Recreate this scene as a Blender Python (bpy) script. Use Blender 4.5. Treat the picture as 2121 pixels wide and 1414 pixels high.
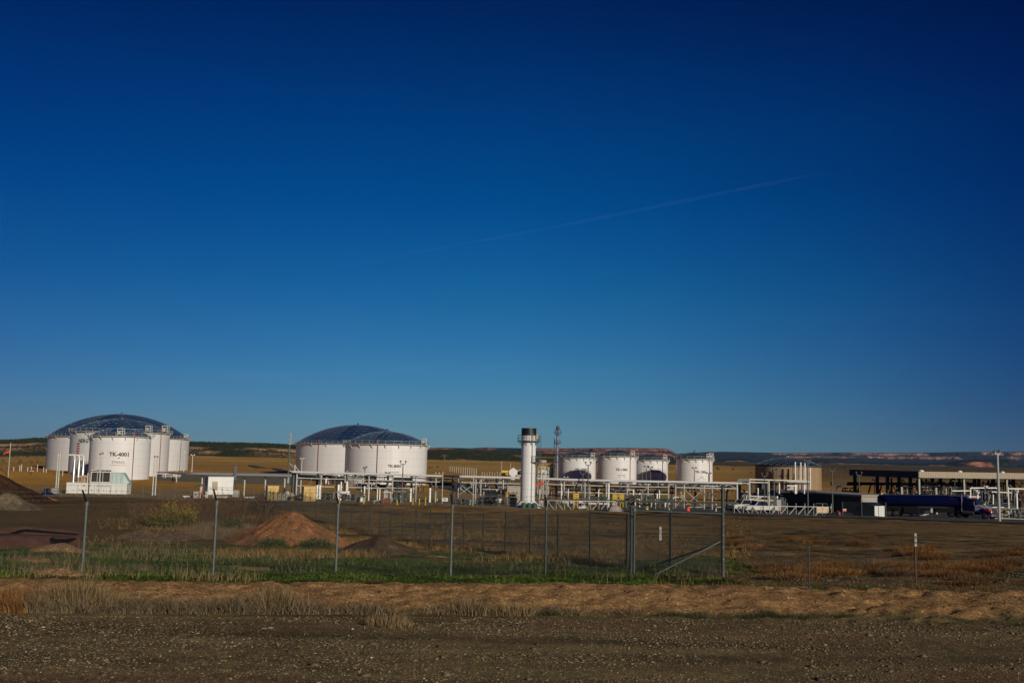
import bpy, math, random
import numpy as np
from mathutils import Vector, Matrix
random.seed(7); rng = np.random.default_rng(7)
sc = bpy.context.scene; col = sc.collection
for o in list(bpy.data.objects): bpy.data.objects.remove(o)
R_ = math.radians
# ---------------------------------------------------------------- camera
F = 2062.0; CX, CY = 1060.5, 707.0; EYE = 3.3
TILT = math.atan((938 - CY) / F); ROLL = 0.022
fw = Vector((0, math.cos(TILT), math.sin(TILT)))
r0 = Vector((1, 0, 0)); u0 = Vector((0, -math.sin(TILT), math.cos(TILT)))
cR = r0 * math.cos(ROLL) + u0 * math.sin(ROLL); cU = u0 * math.cos(ROLL) - r0 * math.sin(ROLL)
cam = bpy.data.objects.new('camera', bpy.data.cameras.new('camera')); col.objects.link(cam)
cam.data.lens = 35.0; cam.data.sensor_width = 36.0; cam.data.clip_start = 0.1; cam.data.clip_end = 90000
m = Matrix.Identity(4)
for i, v in enumerate((cR, cU, -fw)):
    for j in range(3): m[j][i] = v[j]
m[2][3] = EYE
cam.matrix_world = m; sc.camera = cam
# ---------------------------------------------------------------- light
SUN_EL, SUN_AZ = R_(17.5), R_(32)           # azimuth: to the right of straight behind the camera
sd = Vector((math.sin(SUN_AZ) * math.cos(SUN_EL), -math.cos(SUN_AZ) * math.cos(SUN_EL), math.sin(SUN_EL)))
w = bpy.data.worlds.new('World'); sc.world = w; w.use_nodes = True
nt = w.node_tree; nt.nodes.clear()
sky = nt.nodes.new('ShaderNodeTexSky'); sky.sky_type = 'NISHITA'; sky.sun_disc = False
sky.sun_elevation = SUN_EL; sky.sun_rotation = math.pi - SUN_AZ; sky.altitude = 1400
sky.air_density = 1.0; sky.dust_density = 0.15; sky.ozone_density = 3.0
# deep winter-sky tint: the clear sky is darkest high up and, as skylight is polarised, towards the right (square to the sun)
bg = nt.nodes.new('ShaderNodeBackground'); bg.inputs[1].default_value = 0.075
wo = nt.nodes.new('ShaderNodeOutputWorld')
wtc = nt.nodes.new('ShaderNodeTexCoord'); wsp = nt.nodes.new('ShaderNodeSeparateXYZ'); nt.links.new(wtc.outputs['Generated'], wsp.inputs[0])
def wramp(src, stops):
    r = nt.nodes.new('ShaderNodeValToRGB'); el = r.color_ramp.elements
    while len(el) < len(stops): el.new(.5)
    for e, (p, c) in zip(el, stops): e.position = p; e.color = (*c, 1)
    nt.links.new(src, r.inputs[0]); return r.outputs[0]
def wmul(a_, b_):
    m_ = nt.nodes.new('ShaderNodeMix'); m_.data_type = 'RGBA'; m_.blend_type = 'MULTIPLY'; m_.inputs[0].default_value = 1
    nt.links.new(a_, m_.inputs[6]); nt.links.new(b_, m_.inputs[7]); return m_.outputs[2]
e_ = wramp(wsp.outputs['Z'], [(0.0, (.32, .62, 1)), (.03, (.29, .58, .92)), (.081, (.20, .57, .90)), (.163, (.060, .53, .90)), (.247, (.000, .43, .93)), (.345, (.000, .30, .80)), (.424, (.000, .170, .56)), (.7, (.01, .09, .28))])
def wmath(op, a_, b_=None, v=None):
    n_ = nt.nodes.new('ShaderNodeMath'); n_.operation = op; nt.links.new(a_, n_.inputs[0])
    if b_ is not None: nt.links.new(b_, n_.inputs[1])
    if v is not None: n_.inputs[1].default_value = v
    return n_.outputs[0]
hx = wmath('MULTIPLY', wsp.outputs['X'], wsp.outputs['X']); hy = wmath('MULTIPLY', wsp.outputs['Y'], wsp.outputs['Y'])
hl = wmath('SQRT', wmath('ADD', wmath('ADD', hx, hy), v=1e-6)); az = wmath('DIVIDE', wsp.outputs['X'], hl)
az = wmath('ADD', wmath('MULTIPLY', az, v=.5), v=.5)
a_ = wramp(az, [(0.0, (.62, .6, .72)), (.27, (.70, .68, .80)), (.42, (.93, .93, .96)), (.5, (1, 1, 1)), (.57, (.95, .95, .97)), (.66, (.72, .74, .86)), (.735, (.42, .45, .68)), (.85, (.35, .40, .62))])
y_ = wramp(wmath('ADD', wmath('MULTIPLY', wsp.outputs['Y'], v=.5), v=.5), [(0, (.02, .16, .62)), (.45, (.03, .19, .65)), (.60, (1, 1, 1))])  # added grade: sky behind the camera dimmed and blued to shape shadow fill
# thin uneven high haze, drawn out sideways
wmp = nt.nodes.new('ShaderNodeMapping'); wmp.inputs['Scale'].default_value = (1.6, 1.6, 14); wmp.inputs['Rotation'].default_value = (0, .12, 0); nt.links.new(wtc.outputs['Generated'], wmp.inputs[0])
wnz = nt.nodes.new('ShaderNodeTexNoise'); wnz.inputs['Scale'].default_value = 1.5; wnz.inputs['Detail'].default_value = 7; wnz.inputs['Distortion'].default_value = .6; nt.links.new(wmp.outputs[0], wnz.inputs['Vector'])
w_ = wramp(wnz.outputs[0], [(.25, (.93, .96, .975)), (.6, (1, 1, 1)), (.85, (1.28, 1.10, 1.04))])
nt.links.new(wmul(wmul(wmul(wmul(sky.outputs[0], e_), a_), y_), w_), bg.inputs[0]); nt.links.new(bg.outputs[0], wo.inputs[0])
sl = bpy.data.lights.new('sun', 'SUN'); sl.energy = 5.0; sl.angle = R_(0.5); sl.color = (1.0, 0.895, 0.73)
so = bpy.data.objects.new('sun', sl); col.objects.link(so)
so.rotation_euler = sd.to_track_quat('Z', 'Y').to_euler()
sc.view_settings.view_transform = 'Standard'; sc.view_settings.look = 'None'
sc.view_settings.exposure = -0.55; sc.view_settings.gamma = 1.0
sc.render.engine = 'CYCLES'
# ---------------------------------------------------------------- projection helpers
def W(px, row, D):
    d = fw + cR * ((px - CX) / F) + cU * ((CY - row) / F)
    t = D / d.y
    return Vector((d.x * t, D, EYE + d.z * t))
def row_of(p):
    d = Vector(p) - Vector((0, 0, EYE)); z = d.dot(fw)
    return CX + F * d.dot(cR) / z, CY - F * d.dot(cU) / z
# ---------------------------------------------------------------- noise + terrain
TB = np.random.default_rng(3).random((256, 256))
def vn(x, y):
    x = np.asarray(x, float); y = np.asarray(y, float)
    xi = np.floor(x).astype(int); yi = np.floor(y).astype(int); fx = x - xi; fy = y - yi
    fx = fx * fx * (3 - 2 * fx); fy = fy * fy * (3 - 2 * fy)
    a = TB[xi & 255, yi & 255]; b = TB[(xi + 1) & 255, yi & 255]; c = TB[xi & 255, (yi + 1) & 255]; d = TB[(xi + 1) & 255, (yi + 1) & 255]
    return (a * (1 - fx) + b * fx) * (1 - fy) + (c * (1 - fx) + d * fx) * fy
def fbm(x, y, n=4, s=1.0):
    t = 0; a = .5; k = s
    for i in range(n): t = t + a * (vn(x * k + 17.3 * i, y * k + 9.1 * i) - .5); a *= .5; k *= 2.03
    return t * 2     # about -1..1
PD = [-60, 24.3, 25.6, 27, 34, 40, 50, 56, 66, 78, 97, 120, 135, 156, 180, 206, 240, 300, 335, 360, 422, 600, 900, 1100, 2000, 60000]
PZ = [0, .22, -.05, -.15, -.6, -1.05, -1.7, -2.1, -2.7, -3.2, -3.8, -4.3, -4.6, -5.2, -5.9, -6.6, -7.2, -8.8, -8.0, -8.2, -8.6, -8.8, -6.5, -7, -12, -60]
def ratio(x, y): return x / np.maximum(y, 8.0)
def gz(x, y):
    x = np.asarray(x, float); y = np.asarray(y, float); a = np.clip(ratio(x, y), -.8, .8)
    De = 20.6 + a * 2.0; d = y - (De - 20.6)
    near = np.interp(d, [0, 20.5, 20.9, 21.6, 22.5, 23.1, 23.9, 25.4, 27], [0, 0, .02, .13, .27, .30, .27, .02, -.15]) * np.interp(a, [-.5, -.25, 0], [.55, .75, 1])
    # the bank breaks up and spreads to the right
    near2 = np.interp(d, [0, 20.5, 21.5, 23.5, 25, 27], [0, 0, .12, .26, .12, -.12])
    k = np.clip((a - .30) / .12, 0, 1); near = near * (1 - k) + near2 * k
    base = np.interp(y, PD, PZ)
    z = np.where(y < 24.3, near, np.where(y < 27, near * (27 - y) / 2.7 + base * (y - 24.3) / 2.7, base))
    # ruts where vehicles cross the bank on the right
    for (xa, ya), (xb, yb), (xc, yc) in (((8.1, 24.7), (9.35, 22.6), (10.6, 20.7)), ((6.9, 24.1), (8.0, 22.0), (9.3, 20.3)), ((9.6, 24.9), (11.0, 22.6), (12.6, 21.0))):
        for (p0, p1) in (((xa, ya), (xb, yb)), ((xb, yb), (xc, yc))):
            dx, dy = p1[0] - p0[0], p1[1] - p0[1]; tt = np.clip(((x - p0[0]) * dx + (y - p0[1]) * dy) / (dx * dx + dy * dy), 0, 1)
            dd_ = np.hypot(x - p0[0] - dx * tt, y - p0[1] - dy * tt); z = z - .055 * np.exp(-(dd_ / .16) ** 2) + .025 * np.exp(-((dd_ - .3) / .12) ** 2)
    # left yard a little lower, left-hand far field lower, centre pad higher
    z = z + np.interp(a, [-.55, -.3, -.1, .3, .55], [-.35, -.1, .15, 0, .1]) * np.interp(y, [100, 150, 230, 300], [0, 1, 1, 0])
    z = z + np.interp(a, [-.5, -.3, 0, .3, .5], [-4.0, 0, 1.0, 2.5, 3.5]) * np.interp(y, [500, 900, 1200], [0, 1, 1])
    z = z + fbm(x, y, 3, .9) * .10 * np.interp(y, [20.5, 21.5, 24, 60], [0.05, .35, .4, 0.3])
    z = z + fbm(x + 50, y, 4, .25) * .22 * np.interp(y, [23, 30, 60, 150, 200], [.1, .5, 1.2, .8, .3])
    z = z + fbm(x, y + 80, 5, 3.4) * .05 * np.interp(y, [18, 20.7, 21.5, 24, 40], [.15, .25, 2.0, 1.8, .5])
    z = z + fbm(x, y, 3, .02) * 1.2 * np.interp(y, [220, 300, 500, 900], [0, .2, .7, 2.2])
    z = z + 2.9 * np.clip((-a - .415) / .05, 0, 1) * np.interp(y, [286, 310, 335, 350], [0, 1, 1, 0])
    # thicket hummocks on the left, beyond the weeds
    z = z + np.exp(-((a + .27) / .07) ** 2 - ((y - 106) / 16) ** 2) * 0.9
    return z
def g1(x, y): return float(gz(x, y))
def G(px, D, up=0.0):
    row = 1050.0
    for _ in range(4):
        p = W(px, row, D); p.z = g1(p.x, D); row = row_of(p)[1]
    p.z += up
    return p
# ---------------------------------------------------------------- materials
def mat(name, c, rough=.7, metal=0.0, var=.25, scale=8.0, bump=0.0, c2=None, spec=.5, attr=None, coat=0.0, stretch=(1, 1, 1), voro=0.0, emit=None):
    m = bpy.data.materials.new(name); m.use_nodes = True; n = m.node_tree.nodes; l = m.node_tree.links
    b = n['Principled BSDF']; b.inputs['Roughness'].default_value = rough; b.inputs['Metallic'].default_value = metal
    b.inputs['Specular IOR Level'].default_value = spec; b.inputs['Coat Weight'].default_value = coat
    tc = n.new('ShaderNodeTexCoord'); mp = n.new('ShaderNodeMapping'); mp.inputs['Scale'].default_value = stretch
    l.new(tc.outputs['Object'], mp.inputs[0])
    nz = n.new('ShaderNodeTexNoise'); nz.inputs['Scale'].default_value = scale; nz.inputs['Detail'].default_value = 6; nz.inputs['Roughness'].default_value = .65
    l.new(mp.outputs[0], nz.inputs['Vector'])
    mx = n.new('ShaderNodeMix'); mx.data_type = 'RGBA'
    d = c2 if c2 else tuple(x * (1 - var) for x in c)
    e = c if c2 else tuple(min(1, x * (1 + var)) for x in c)
    mx.inputs[6].default_value = (*d, 1); mx.inputs[7].default_value = (*e, 1)
    cr = n.new('ShaderNodeValToRGB'); cr.color_ramp.elements[0].position = .32; cr.color_ramp.elements[1].position = .68
    l.new(nz.outputs[0], cr.inputs[0]); l.new(cr.outputs[0], mx.inputs[0])
    out = mx.outputs[2]
    if attr:
        at = n.new('ShaderNodeAttribute'); at.attribute_name = attr
        mu = n.new('ShaderNodeMix'); mu.data_type = 'RGBA'; mu.blend_type = 'MULTIPLY'; mu.inputs[0].default_value = 1
        l.new(at.outputs['Color'], mu.inputs[6]); l.new(out, mu.inputs[7]); out = mu.outputs[2]
    l.new(out, b.inputs['Base Color'])
    if bump:
        bp = n.new('ShaderNodeBump'); bp.inputs['Strength'].default_value = bump; bp.inputs['Distance'].default_value = .05
        l.new(nz.outputs[0], bp.inputs['Height']); l.new(bp.outputs[0], b.inputs['Normal'])
    return m
M = {}
M['white'] = mat('white_paint', (.685, .70, .715), .32, 0, .05, .9, spec=.5, stretch=(1, 1, .06))
def stain(m):
    n = m.node_tree.nodes; l = m.node_tree.links; b = n['Principled BSDF']; src = b.inputs['Base Color'].links[0].from_socket
    tc = [q for q in n if q.type == 'TEX_COORD'][0]; mp = n.new('ShaderNodeMapping'); mp.inputs['Scale'].default_value = (1.3, 1.3, .045); l.new(tc.outputs['Object'], mp.inputs[0])
    nz = n.new('ShaderNodeTexNoise'); nz.inputs['Scale'].default_value = 1.6; nz.inputs['Detail'].default_value = 6; l.new(mp.outputs[0], nz.inputs['Vector'])
    r = n.new('ShaderNodeValToRGB'); r.color_ramp.elements[0].position = .56; r.color_ramp.elements[0].color = (0, 0, 0, 1); r.color_ramp.elements[1].position = .74; r.color_ramp.elements[1].color = (.26, .26, .26, 1); l.new(nz.outputs[0], r.inputs[0])
    mx = n.new('ShaderNodeMix'); mx.data_type = 'RGBA'; l.new(r.outputs[0], mx.inputs[0]); l.new(src, mx.inputs[6]); mx.inputs[7].default_value = (.50, .44, .33, 1); l.new(mx.outputs[2], b.inputs['Base Color']); return m
stain(M['white']); M['seam'] = mat('weld_seam', (.52, .52, .48), .6, 0, .1, 2.)
M['white2'] = mat('white_steel', (.50, .51, .47), .5, 0, .10, 1.2)
M['offwhite'] = mat('off_white_cladding', (.70, .715, .70), .5, 0, .06, 1.5)
M['pipe'] = mat('insulated_pipe', (.80, .79, .76), .35, .2, .10, 2.)
M['galv'] = mat('galvanised_steel', (.115, .138, .132), .55, .3, .25, 14.)
M['galvd'] = mat('weathered_galvanised', (.055, .068, .066), .6, .3, .35, 18.)
M['grey'] = mat('grey_paint', (.30, .31, .30), .6, 0, .2, 3.)
M['dgrey'] = mat('dark_grey_steel', (.06, .065, .07), .6, .2, .3, 3.)
M['black'] = mat('black_paint', (.012, .012, .014), .45, 0, .4, 4.)
M['rubber'] = mat('rubber', (.015, .015, .016), .85, 0, .3, 8.)
M['navy'] = mat('dome_sky_reflection', (.012, .036, .10), .36, 0, .3, .5, spec=.35)  # aluminium domes: reflected sky is put into the base colour
M['dtop'] = mat('dark_dome', (.012, .020, .035), .5, 0, .3, .5, spec=.3)
M['rib'] = mat('dome_rib', (.11, .17, .25), .5, .2, .1, 3.)
M['chrome'] = mat('bright_steel', (.75, .75, .74), .22, .95, .08, 3.)
M['red'] = mat('red_paint', (.42, .03, .03), .5, 0, .2, 3.)
M['stake'] = mat('brown_stake', (.085, .040, .025), .8, 0, .3, 6.)
M['lgalv'] = mat('pale_galvanised', (.34, .38, .36), .5, .2, .2, 8.)
M['maroon'] = mat('dark_red_paint', (.20, .04, .035), .6, 0, .3, 3.)
M['rust'] = mat('rusty_steel', (.12, .040, .024), .85, .1, .5, 2.5, .3, c2=(.03, .012, .010))
M['rib2'] = mat('dome_node', (.35, .38, .40), .4, .4, .1, 3.)
M['post'] = mat('grey_white_steel', (.46, .47, .45), .55, 0, .12, 1.2)
M['exh'] = mat('dull_stainless', (.42, .42, .41), .35, .7, .12, 2.)
M['orange'] = mat('windsock_fabric', (.80, .09, .04), .8, 0, .1, 3.)
M['yellow'] = mat('yellow_paint', (.72, .50, .02), .5, 0, .15, 3.)
M['yel2'] = mat('yellow_ochre_board', (.66, .47, .17), .75, 0, .14, 1.4, c2=(.50, .35, .12))
M['tan'] = mat('tan_cladding', (.34, .245, .145), .55, 0, .10, .8, stretch=(1, 1, .2))
M['tanrib'] = mat('tan_metal_sheet', (.38, .33, .25), .5, 0, .08, 1.5)
M['dark_and_shade'] = mat('dark_sheet_and_shade', (.030, .027, .025), .6, 0, .25, 1.5)  # dark sheet; on left-facing walls it stands in for shading
M['green'] = mat('dark_green_paint', (.03, .075, .055), .5, 0, .25, 3.)
M['blue'] = mat('navy_truck_paint', (.003, .006, .045), .25, 0, .15, 2., spec=.4)
M['silver'] = mat('silver_paint', (.55, .56, .58), .3, .5, .1, 2.)
M['glass'] = mat('dark_glass', (.015, .02, .03), .08, 0, .2, 2.)
M['teal'] = mat('pale_teal_panel', (.48, .62, .60), .35, .1, .12, 2.)
M['copper'] = mat('lagging', (.52, .40, .25), .55, .2, .25, 5.)
M['concrete'] = mat('concrete', (.38, .35, .30), .85, 0, .18, 5., .1)
M['letter'] = mat('black_lettering', (.02, .02, .02), .6, 0, .2, 4.)
M['lred'] = mat('red_lettering', (.36, .07, .06), .6, 0, .2, 4.)
M['sign'] = mat('white_sign', (.78, .78, .76), .5, 0, .08, 4.)
M['lamp'] = mat('lamp_globe', (.85, .85, .82), .3, 0, .04, 3.)
M['asphalt'] = mat('asphalt', (.055, .052, .050), .9, 0, .3, 1.2, .2, c2=(.035, .034, .034))
M['liner'] = mat('grey_liner', (.07, .068, .06), .8, 0, .3, .3, c2=(.045, .045, .042))
M['wood'] = mat('weathered_wood', (.16, .12, .08), .85, 0, .3, 12.)
def ground_mat():
    m = mat('ground', (1.30, 1.28, 1.25), .95, 0, 0, 3.2, 0, c2=(.60, .61, .63), spec=.1, attr='col'); n = m.node_tree.nodes; l = m.node_tree.links; b = n['Principled BSDF']
    tc = [q for q in n if q.type == 'TEX_COORD'][0]; src = b.inputs['Base Color'].links[0].from_socket
    n2 = n.new('ShaderNodeTexNoise'); n2.inputs['Scale'].default_value = 22; n2.inputs['Detail'].default_value = 8; n2.inputs['Roughness'].default_value = .75; l.new(tc.outputs['Object'], n2.inputs['Vector'])
    v = n.new('ShaderNodeTexVoronoi'); v.inputs['Scale'].default_value = 26; v.inputs['Randomness'].default_value = 1; l.new(tc.outputs['Object'], v.inputs['Vector'])
    r = n.new('ShaderNodeValToRGB'); r.color_ramp.elements[0].position = .3; r.color_ramp.elements[0].color = (.38, .38, .4, 1); r.color_ramp.elements[1].position = .7; r.color_ramp.elements[1].color = (1.6, 1.58, 1.5, 1); l.new(n2.outputs[0], r.inputs[0])
    hs_ = n.new('ShaderNodeSeparateColor'); l.new(v.outputs['Color'], hs_.inputs[0]); r2 = n.new('ShaderNodeValToRGB'); r2.color_ramp.elements[0].color = (.62, .62, .66, 1); r2.color_ramp.elements[1].color = (1.25, 1.22, 1.15, 1); e = r2.color_ramp.elements.new(.93); e.color = (1.05, 1.03, 1.0, 1); r2.color_ramp.elements[2].color = (2.0, 1.9, 1.75, 1); l.new(hs_.outputs[0], r2.inputs[0])
    for q in (r, r2):
        mu = n.new('ShaderNodeMix'); mu.data_type = 'RGBA'; mu.blend_type = 'MULTIPLY'; mu.inputs[0].default_value = 1; l.new(src, mu.inputs[6]); l.new(q.outputs[0], mu.inputs[7]); src = mu.outputs[2]
    l.new(src, b.inputs['Base Color'])
    b1 = n.new('ShaderNodeBump'); b1.inputs['Strength'].default_value = .9; b1.inputs['Distance'].default_value = .03; l.new(n2.outputs[0], b1.inputs['Height']); l.new(b1.outputs[0], b.inputs['Normal'])
    return m
M['ground'] = ground_mat()
M['hill'] = mat('hill_ground', (1.4, 1.4, 1.4), .95, 0, 0, .05, .0, c2=(.45, .45, .48), spec=.05, attr='col')
M['stone'] = mat('stones', (1.3, 1.3, 1.3), .8, 0, 0, 30., .1, c2=(.7, .7, .7), spec=.3, attr='col')
M['grass'] = mat('dry_grass', (1.2, 1.2, 1.2), .8, 0, 0, 6., .0, c2=(.7, .7, .7), spec=.15, attr='col')
# ---------------------------------------------------------------- builders
class MB:
    def __init__(s, T=None): s.v = []; s.f = []; s.T = T; s.c = None; s.cols = []
    def add(s, vs, fs):
        b = len(s.v)
        if s.T is not None: vs = [s.T @ Vector(v) for v in vs]
        s.v += [tuple(v) for v in vs]; s.f += [tuple(i + b for i in f) for f in fs]
        return s
    def box(s, c, d, rz=0.0):
        x, y, z = d[0] / 2, d[1] / 2, d[2] / 2; cs, sn = math.cos(rz), math.sin(rz); vs = []
        for sz in (-z, z):
            for sx, sy in ((-x, -y), (x, -y), (x, y), (-x, y)): vs.append((c[0] + sx * cs - sy * sn, c[1] + sx * sn + sy * cs, c[2] + sz))
        return s.add(vs, [(3, 2, 1, 0), (4, 5, 6, 7), (0, 1, 5, 4), (1, 2, 6, 5), (2, 3, 7, 6), (3, 0, 4, 7)])
    def tube(s, a, b, r, n=6, r2=None, cap=True):
        a = Vector(a); b = Vector(b); d = b - a
        if d.length < 1e-6: return s
        d.normalize(); u = d.orthogonal().normalized()
        if abs(d.z) < .95: u = d.cross(Vector((0, 0, 1))).normalized()
        w_ = d.cross(u); r2 = r if r2 is None else r2; vs = []
        for p, rr in ((a, r), (b, r2)):
            for i in range(n):
                t = 2 * math.pi * (i + .5) / n; vs.append(p + u * (math.cos(t) * rr) + w_ * (math.sin(t) * rr))
        fs = [(i, (i + 1) % n, n + (i + 1) % n, n + i) for i in range(n)]
        if cap: fs += [tuple(range(n - 1, -1, -1)), tuple(range(n, 2 * n))]
        return s.add(vs, fs)
    def bar(s, a, b, wd): return s.tube(a, b, wd * .7071, 4)
    def path(s, pts, r, n=6):
        for i in range(len(pts) - 1): s.tube(pts[i], pts[i + 1], r, n)
        return s
    def lathe(s, prof, c, n=48, cap=True):
        vs = []; fs = []
        for (r, z) in prof:
            for i in range(n):
                t = 2 * math.pi * i / n; vs.append((c[0] + r * math.cos(t), c[1] + r * math.sin(t), c[2] + z))
        for k in range(len(prof) - 1):
            for i in range(n):
                j = (i + 1) % n; fs.append((k * n + i, k * n + j, (k + 1) * n + j, (k + 1) * n + i))
        if cap: fs += [tuple(range(n - 1, -1, -1)), tuple((len(prof) - 1) * n + i for i in range(n))]
        return s.add(vs, fs)
    def loft(s, secs, cap=True):
        n = len(secs[0]); vs = [p for q in secs for p in q]; fs = []
        for k in range(len(secs) - 1):
            for i in range(n):
                j = (i + 1) % n; fs.append((k * n + i, k * n + j, (k + 1) * n + j, (k + 1) * n + i))
        if cap: fs += [tuple(range(n - 1, -1, -1)), tuple((len(secs) - 1) * n + i for i in range(n))]
        return s.add(vs, fs)
    def build(s, name, m, parent=None, smooth=False, kind=None):
        off = Vector(parent['_w']) if parent is not None else Vector((0, 0, 0))
        loc = None
        if parent is None:
            xs = [v[0] for v in s.v]; ys = [v[1] for v in s.v]; zs = [v[2] for v in s.v]
            loc = Vector(((min(xs) + max(xs)) / 2, (min(ys) + max(ys)) / 2, min(zs))); off = loc
        me = bpy.data.meshes.new(name)
        me.from_pydata([(v[0] - off[0], v[1] - off[1], v[2] - off[2]) for v in s.v], [], s.f)
        me.materials.append(m if not isinstance(m, str) else M[m])
        if smooth: me.polygons.foreach_set('use_smooth', [True] * len(me.polygons))
        o = bpy.data.objects.new(name, me); col.objects.link(o)
        if parent is not None: o.parent = parent; o['_w'] = tuple(off)
        else: o.location = loc; o['_w'] = tuple(loc)
        if kind: o['kind'] = kind
        if smooth:
            md = o.modifiers.new('edge', 'EDGE_SPLIT'); md.split_angle = R_(35)
        return o
def tag(o, label, cat, group=None, kind=None):
    o['label'] = label
    if cat: o['category'] = cat
    if group: o['group'] = group
    if kind: o['kind'] = kind
    return o
def thing(name, label, cat, loc, group=None):
    o = bpy.data.objects.new(name, None); col.objects.link(o); o.location = loc; o['_w'] = tuple(loc); o.empty_display_size = .3
    return tag(o, label, cat, group)
def np_obj(name, V, Fc, m, color=None, smooth=False):
    """V (n,3) array, Fc (k,m) int array -> mesh object"""
    V = np.asarray(V, dtype=np.float32); Fc = np.asarray(Fc, dtype=np.int32); k, q = Fc.shape
    loc = np.array([(V[:, 0].min() + V[:, 0].max()) / 2, (V[:, 1].min() + V[:, 1].max()) / 2, V[:, 2].min()]) if name not in ('ground',) else np.zeros(3)
    me = bpy.data.meshes.new(name); me.vertices.add(len(V)); me.vertices.foreach_set('co', (V - loc.astype(np.float32)).ravel())
    me.loops.add(k * q); me.loops.foreach_set('vertex_index', Fc.ravel()); me.polygons.add(k)
    me.polygons.foreach_set('loop_start', np.arange(0, k * q, q, dtype=np.int32))
    try: me.polygons.foreach_set('loop_total', np.full(k, q, dtype=np.int32))
    except Exception: pass
    me.materials.append(M[m] if isinstance(m, str) else m)
    if color is not None:
        a = me.color_attributes.new('col', 'FLOAT_COLOR', 'POINT')
        c = np.ones((len(V), 4), dtype=np.float32); c[:, :3] = color; a.data.foreach_set('color', c.ravel())
    me.update(calc_edges=True); me.validate()
    if smooth: me.polygons.foreach_set('use_smooth', [True] * k)
    o = bpy.data.objects.new(name, me); col.objects.link(o); o.location = loc; o['_w'] = tuple(loc.tolist())
    return o
def grid_faces(nr, nc):
    i = np.arange(nr * nc).reshape(nr, nc)
    return np.stack([i[:-1, :-1], i[:-1, 1:], i[1:, 1:], i[1:, :-1]], -1).reshape(-1, 4)
def mix(a, b, t): t = np.clip(t, 0, 1)[..., None]; return a * (1 - t) + b * t
def C3(*c): return np.array(c, float)
# ================================================================ GROUND
ds = np.concatenate([np.linspace(-40, 10, 20, endpoint=False), np.linspace(10, 20, 60, endpoint=False), np.linspace(20, 28, 150, endpoint=False),
                     np.geomspace(28, 160, 330, endpoint=False), np.geomspace(160, 1100, 150, endpoint=False), np.geomspace(1100, 60000, 40)])
rs = np.linspace(-.78, .78, 520)
DD, RR = np.meshgrid(ds, rs, indexing='ij')
X = RR * (np.maximum(DD, 0) + 14); Y = DD
Z = gz(X, Y)
a = ratio(X, Y); De = 20.6 + np.clip(a, -.8, .8) * 2
n1 = fbm(X, Y, 5, .35); n2 = fbm(X + 31, Y + 7, 5, 1.1); n3 = fbm(X, Y * 2.5, 4, .12); n4 = fbm(X + 9, Y * 1.0, 4, .03)
grav = C3(.172, .134, .066); bank = C3(.39, .238, .110); soil = C3(.165, .110, .040); grn = C3(.040, .050, .011)
field = C3(.27, .165, .050); dark = C3(.125, .078, .028); rgrav = C3(.17, .118, .050); pad = C3(.34, .245, .120)
slope = C3(.50, .28, .062); plain = C3(.50, .31, .085); farc = C3(.12, .095, .045)
c = np.broadcast_to(grav, X.shape + (3,)) * (1 + .35 * n2[..., None]) * (1 + .75 * fbm(X * .12, Y * 1.7, 4, .9)[..., None]) * (1 + .22 * (np.exp(-((Y - a * 2 - 15.3 + .15 * fbm(X, Y * 0, 3, .3)) / .30) ** 2) + np.exp(-((Y - a * 2 - 17.1 + .15 * fbm(X, Y * 0, 3, .3)) / .32) ** 2))[..., None])
c = mix(c, C3(.20, .13, .07) * np.ones_like(c), (fbm(X * .35, Y * 1.5, 4, .5) - .28) * 5)
dn = Y - De + n2 * .5
c = mix(c, bank * (1 + .30 * n1[..., None] + .25 * n2[..., None]), (dn - .3) / .35)
gm_ = mix(soil * (1 + .4 * n2[..., None]), grn * (1 + .3 * n1[..., None]), (fbm(X, Y * 1.6, 4, .30) + .30) * 3.5)
rt = np.clip((a - .19) / .04 + n2 * .6, 0, 1)
gm_ = mix(gm_, rgrav * (1 + .35 * n2[..., None]), rt - np.clip(fbm(X * .6, Y * 1.8, 3, .4) - .1, 0, 1) * 4)
c = mix(c, gm_, (Y + n2 * 1.0 - 24.4 - rt * 1.2) / .5)
fl = mix(field * np.clip(1 + 1.1 * fbm(X, Y * 2.2, 4, .13)[..., None] + 1.1 * fbm(X + 40, Y * 2, 5, .6)[..., None], .25, 2), dark * np.ones_like(c), np.clip((-a - .20) / .05 + n1 * .9, 0, 1) * .8)
fl = mix(fl, rgrav * np.clip(1 + .9 * n2[..., None] + .9 * fbm(X, Y * 2.4, 4, .3)[..., None], .3, 2), np.clip((a - .2) / .05, 0, 1))
c = mix(c, fl, (Y + n1 * 6 - 46) / 6)
c = mix(c, C3(.22, .145, .062) * (1 + .2 * n3[..., None]), np.clip((a - .20) / .04, 0, 1) * np.clip((Y - 108) / 5, 0, 1) * np.clip((126 - Y + a * 20 * 0) / 4, 0, 1))
c = mix(c, pad * (1 + .25 * n3[..., None] + .2 * n2[..., None]), (Y + n1 * 4 - 150 + np.clip(a, -1, 0) * 60) / 4)
c = mix(c, slope * (1 + .25 * n3[..., None]), (Y + n1 * 6 - 222) / 6)
c = c * 1.0
c = mix(c, slope * 1.02 * (1 + .3 * n4[..., None]), (Y - 336) / 8)
c = mix(c, plain * (1 + .55 * fbm(X * .25, Y, 4, .02)[..., None]), (Y - 560) / 80)
c = mix(c, C3(.18, .120, .050) * (1 + .5 * fbm(X * .25, Y, 4, .02)[..., None]), np.clip((a - .20) / .12, 0, 1) * np.clip((Y - 430) / 60, 0, 1) * (1 - .75 * np.exp(-((Y - 520) / 70) ** 2)))
c = mix(c, farc * (1 + .5 * fbm(X, Y, 4, .01)[..., None]), (Y - 1000 + n4 * 60) / 50)
c = np.clip(c, .01, .9)
V = np.stack([X, Y, Z], -1).reshape(-1, 3)
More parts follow.
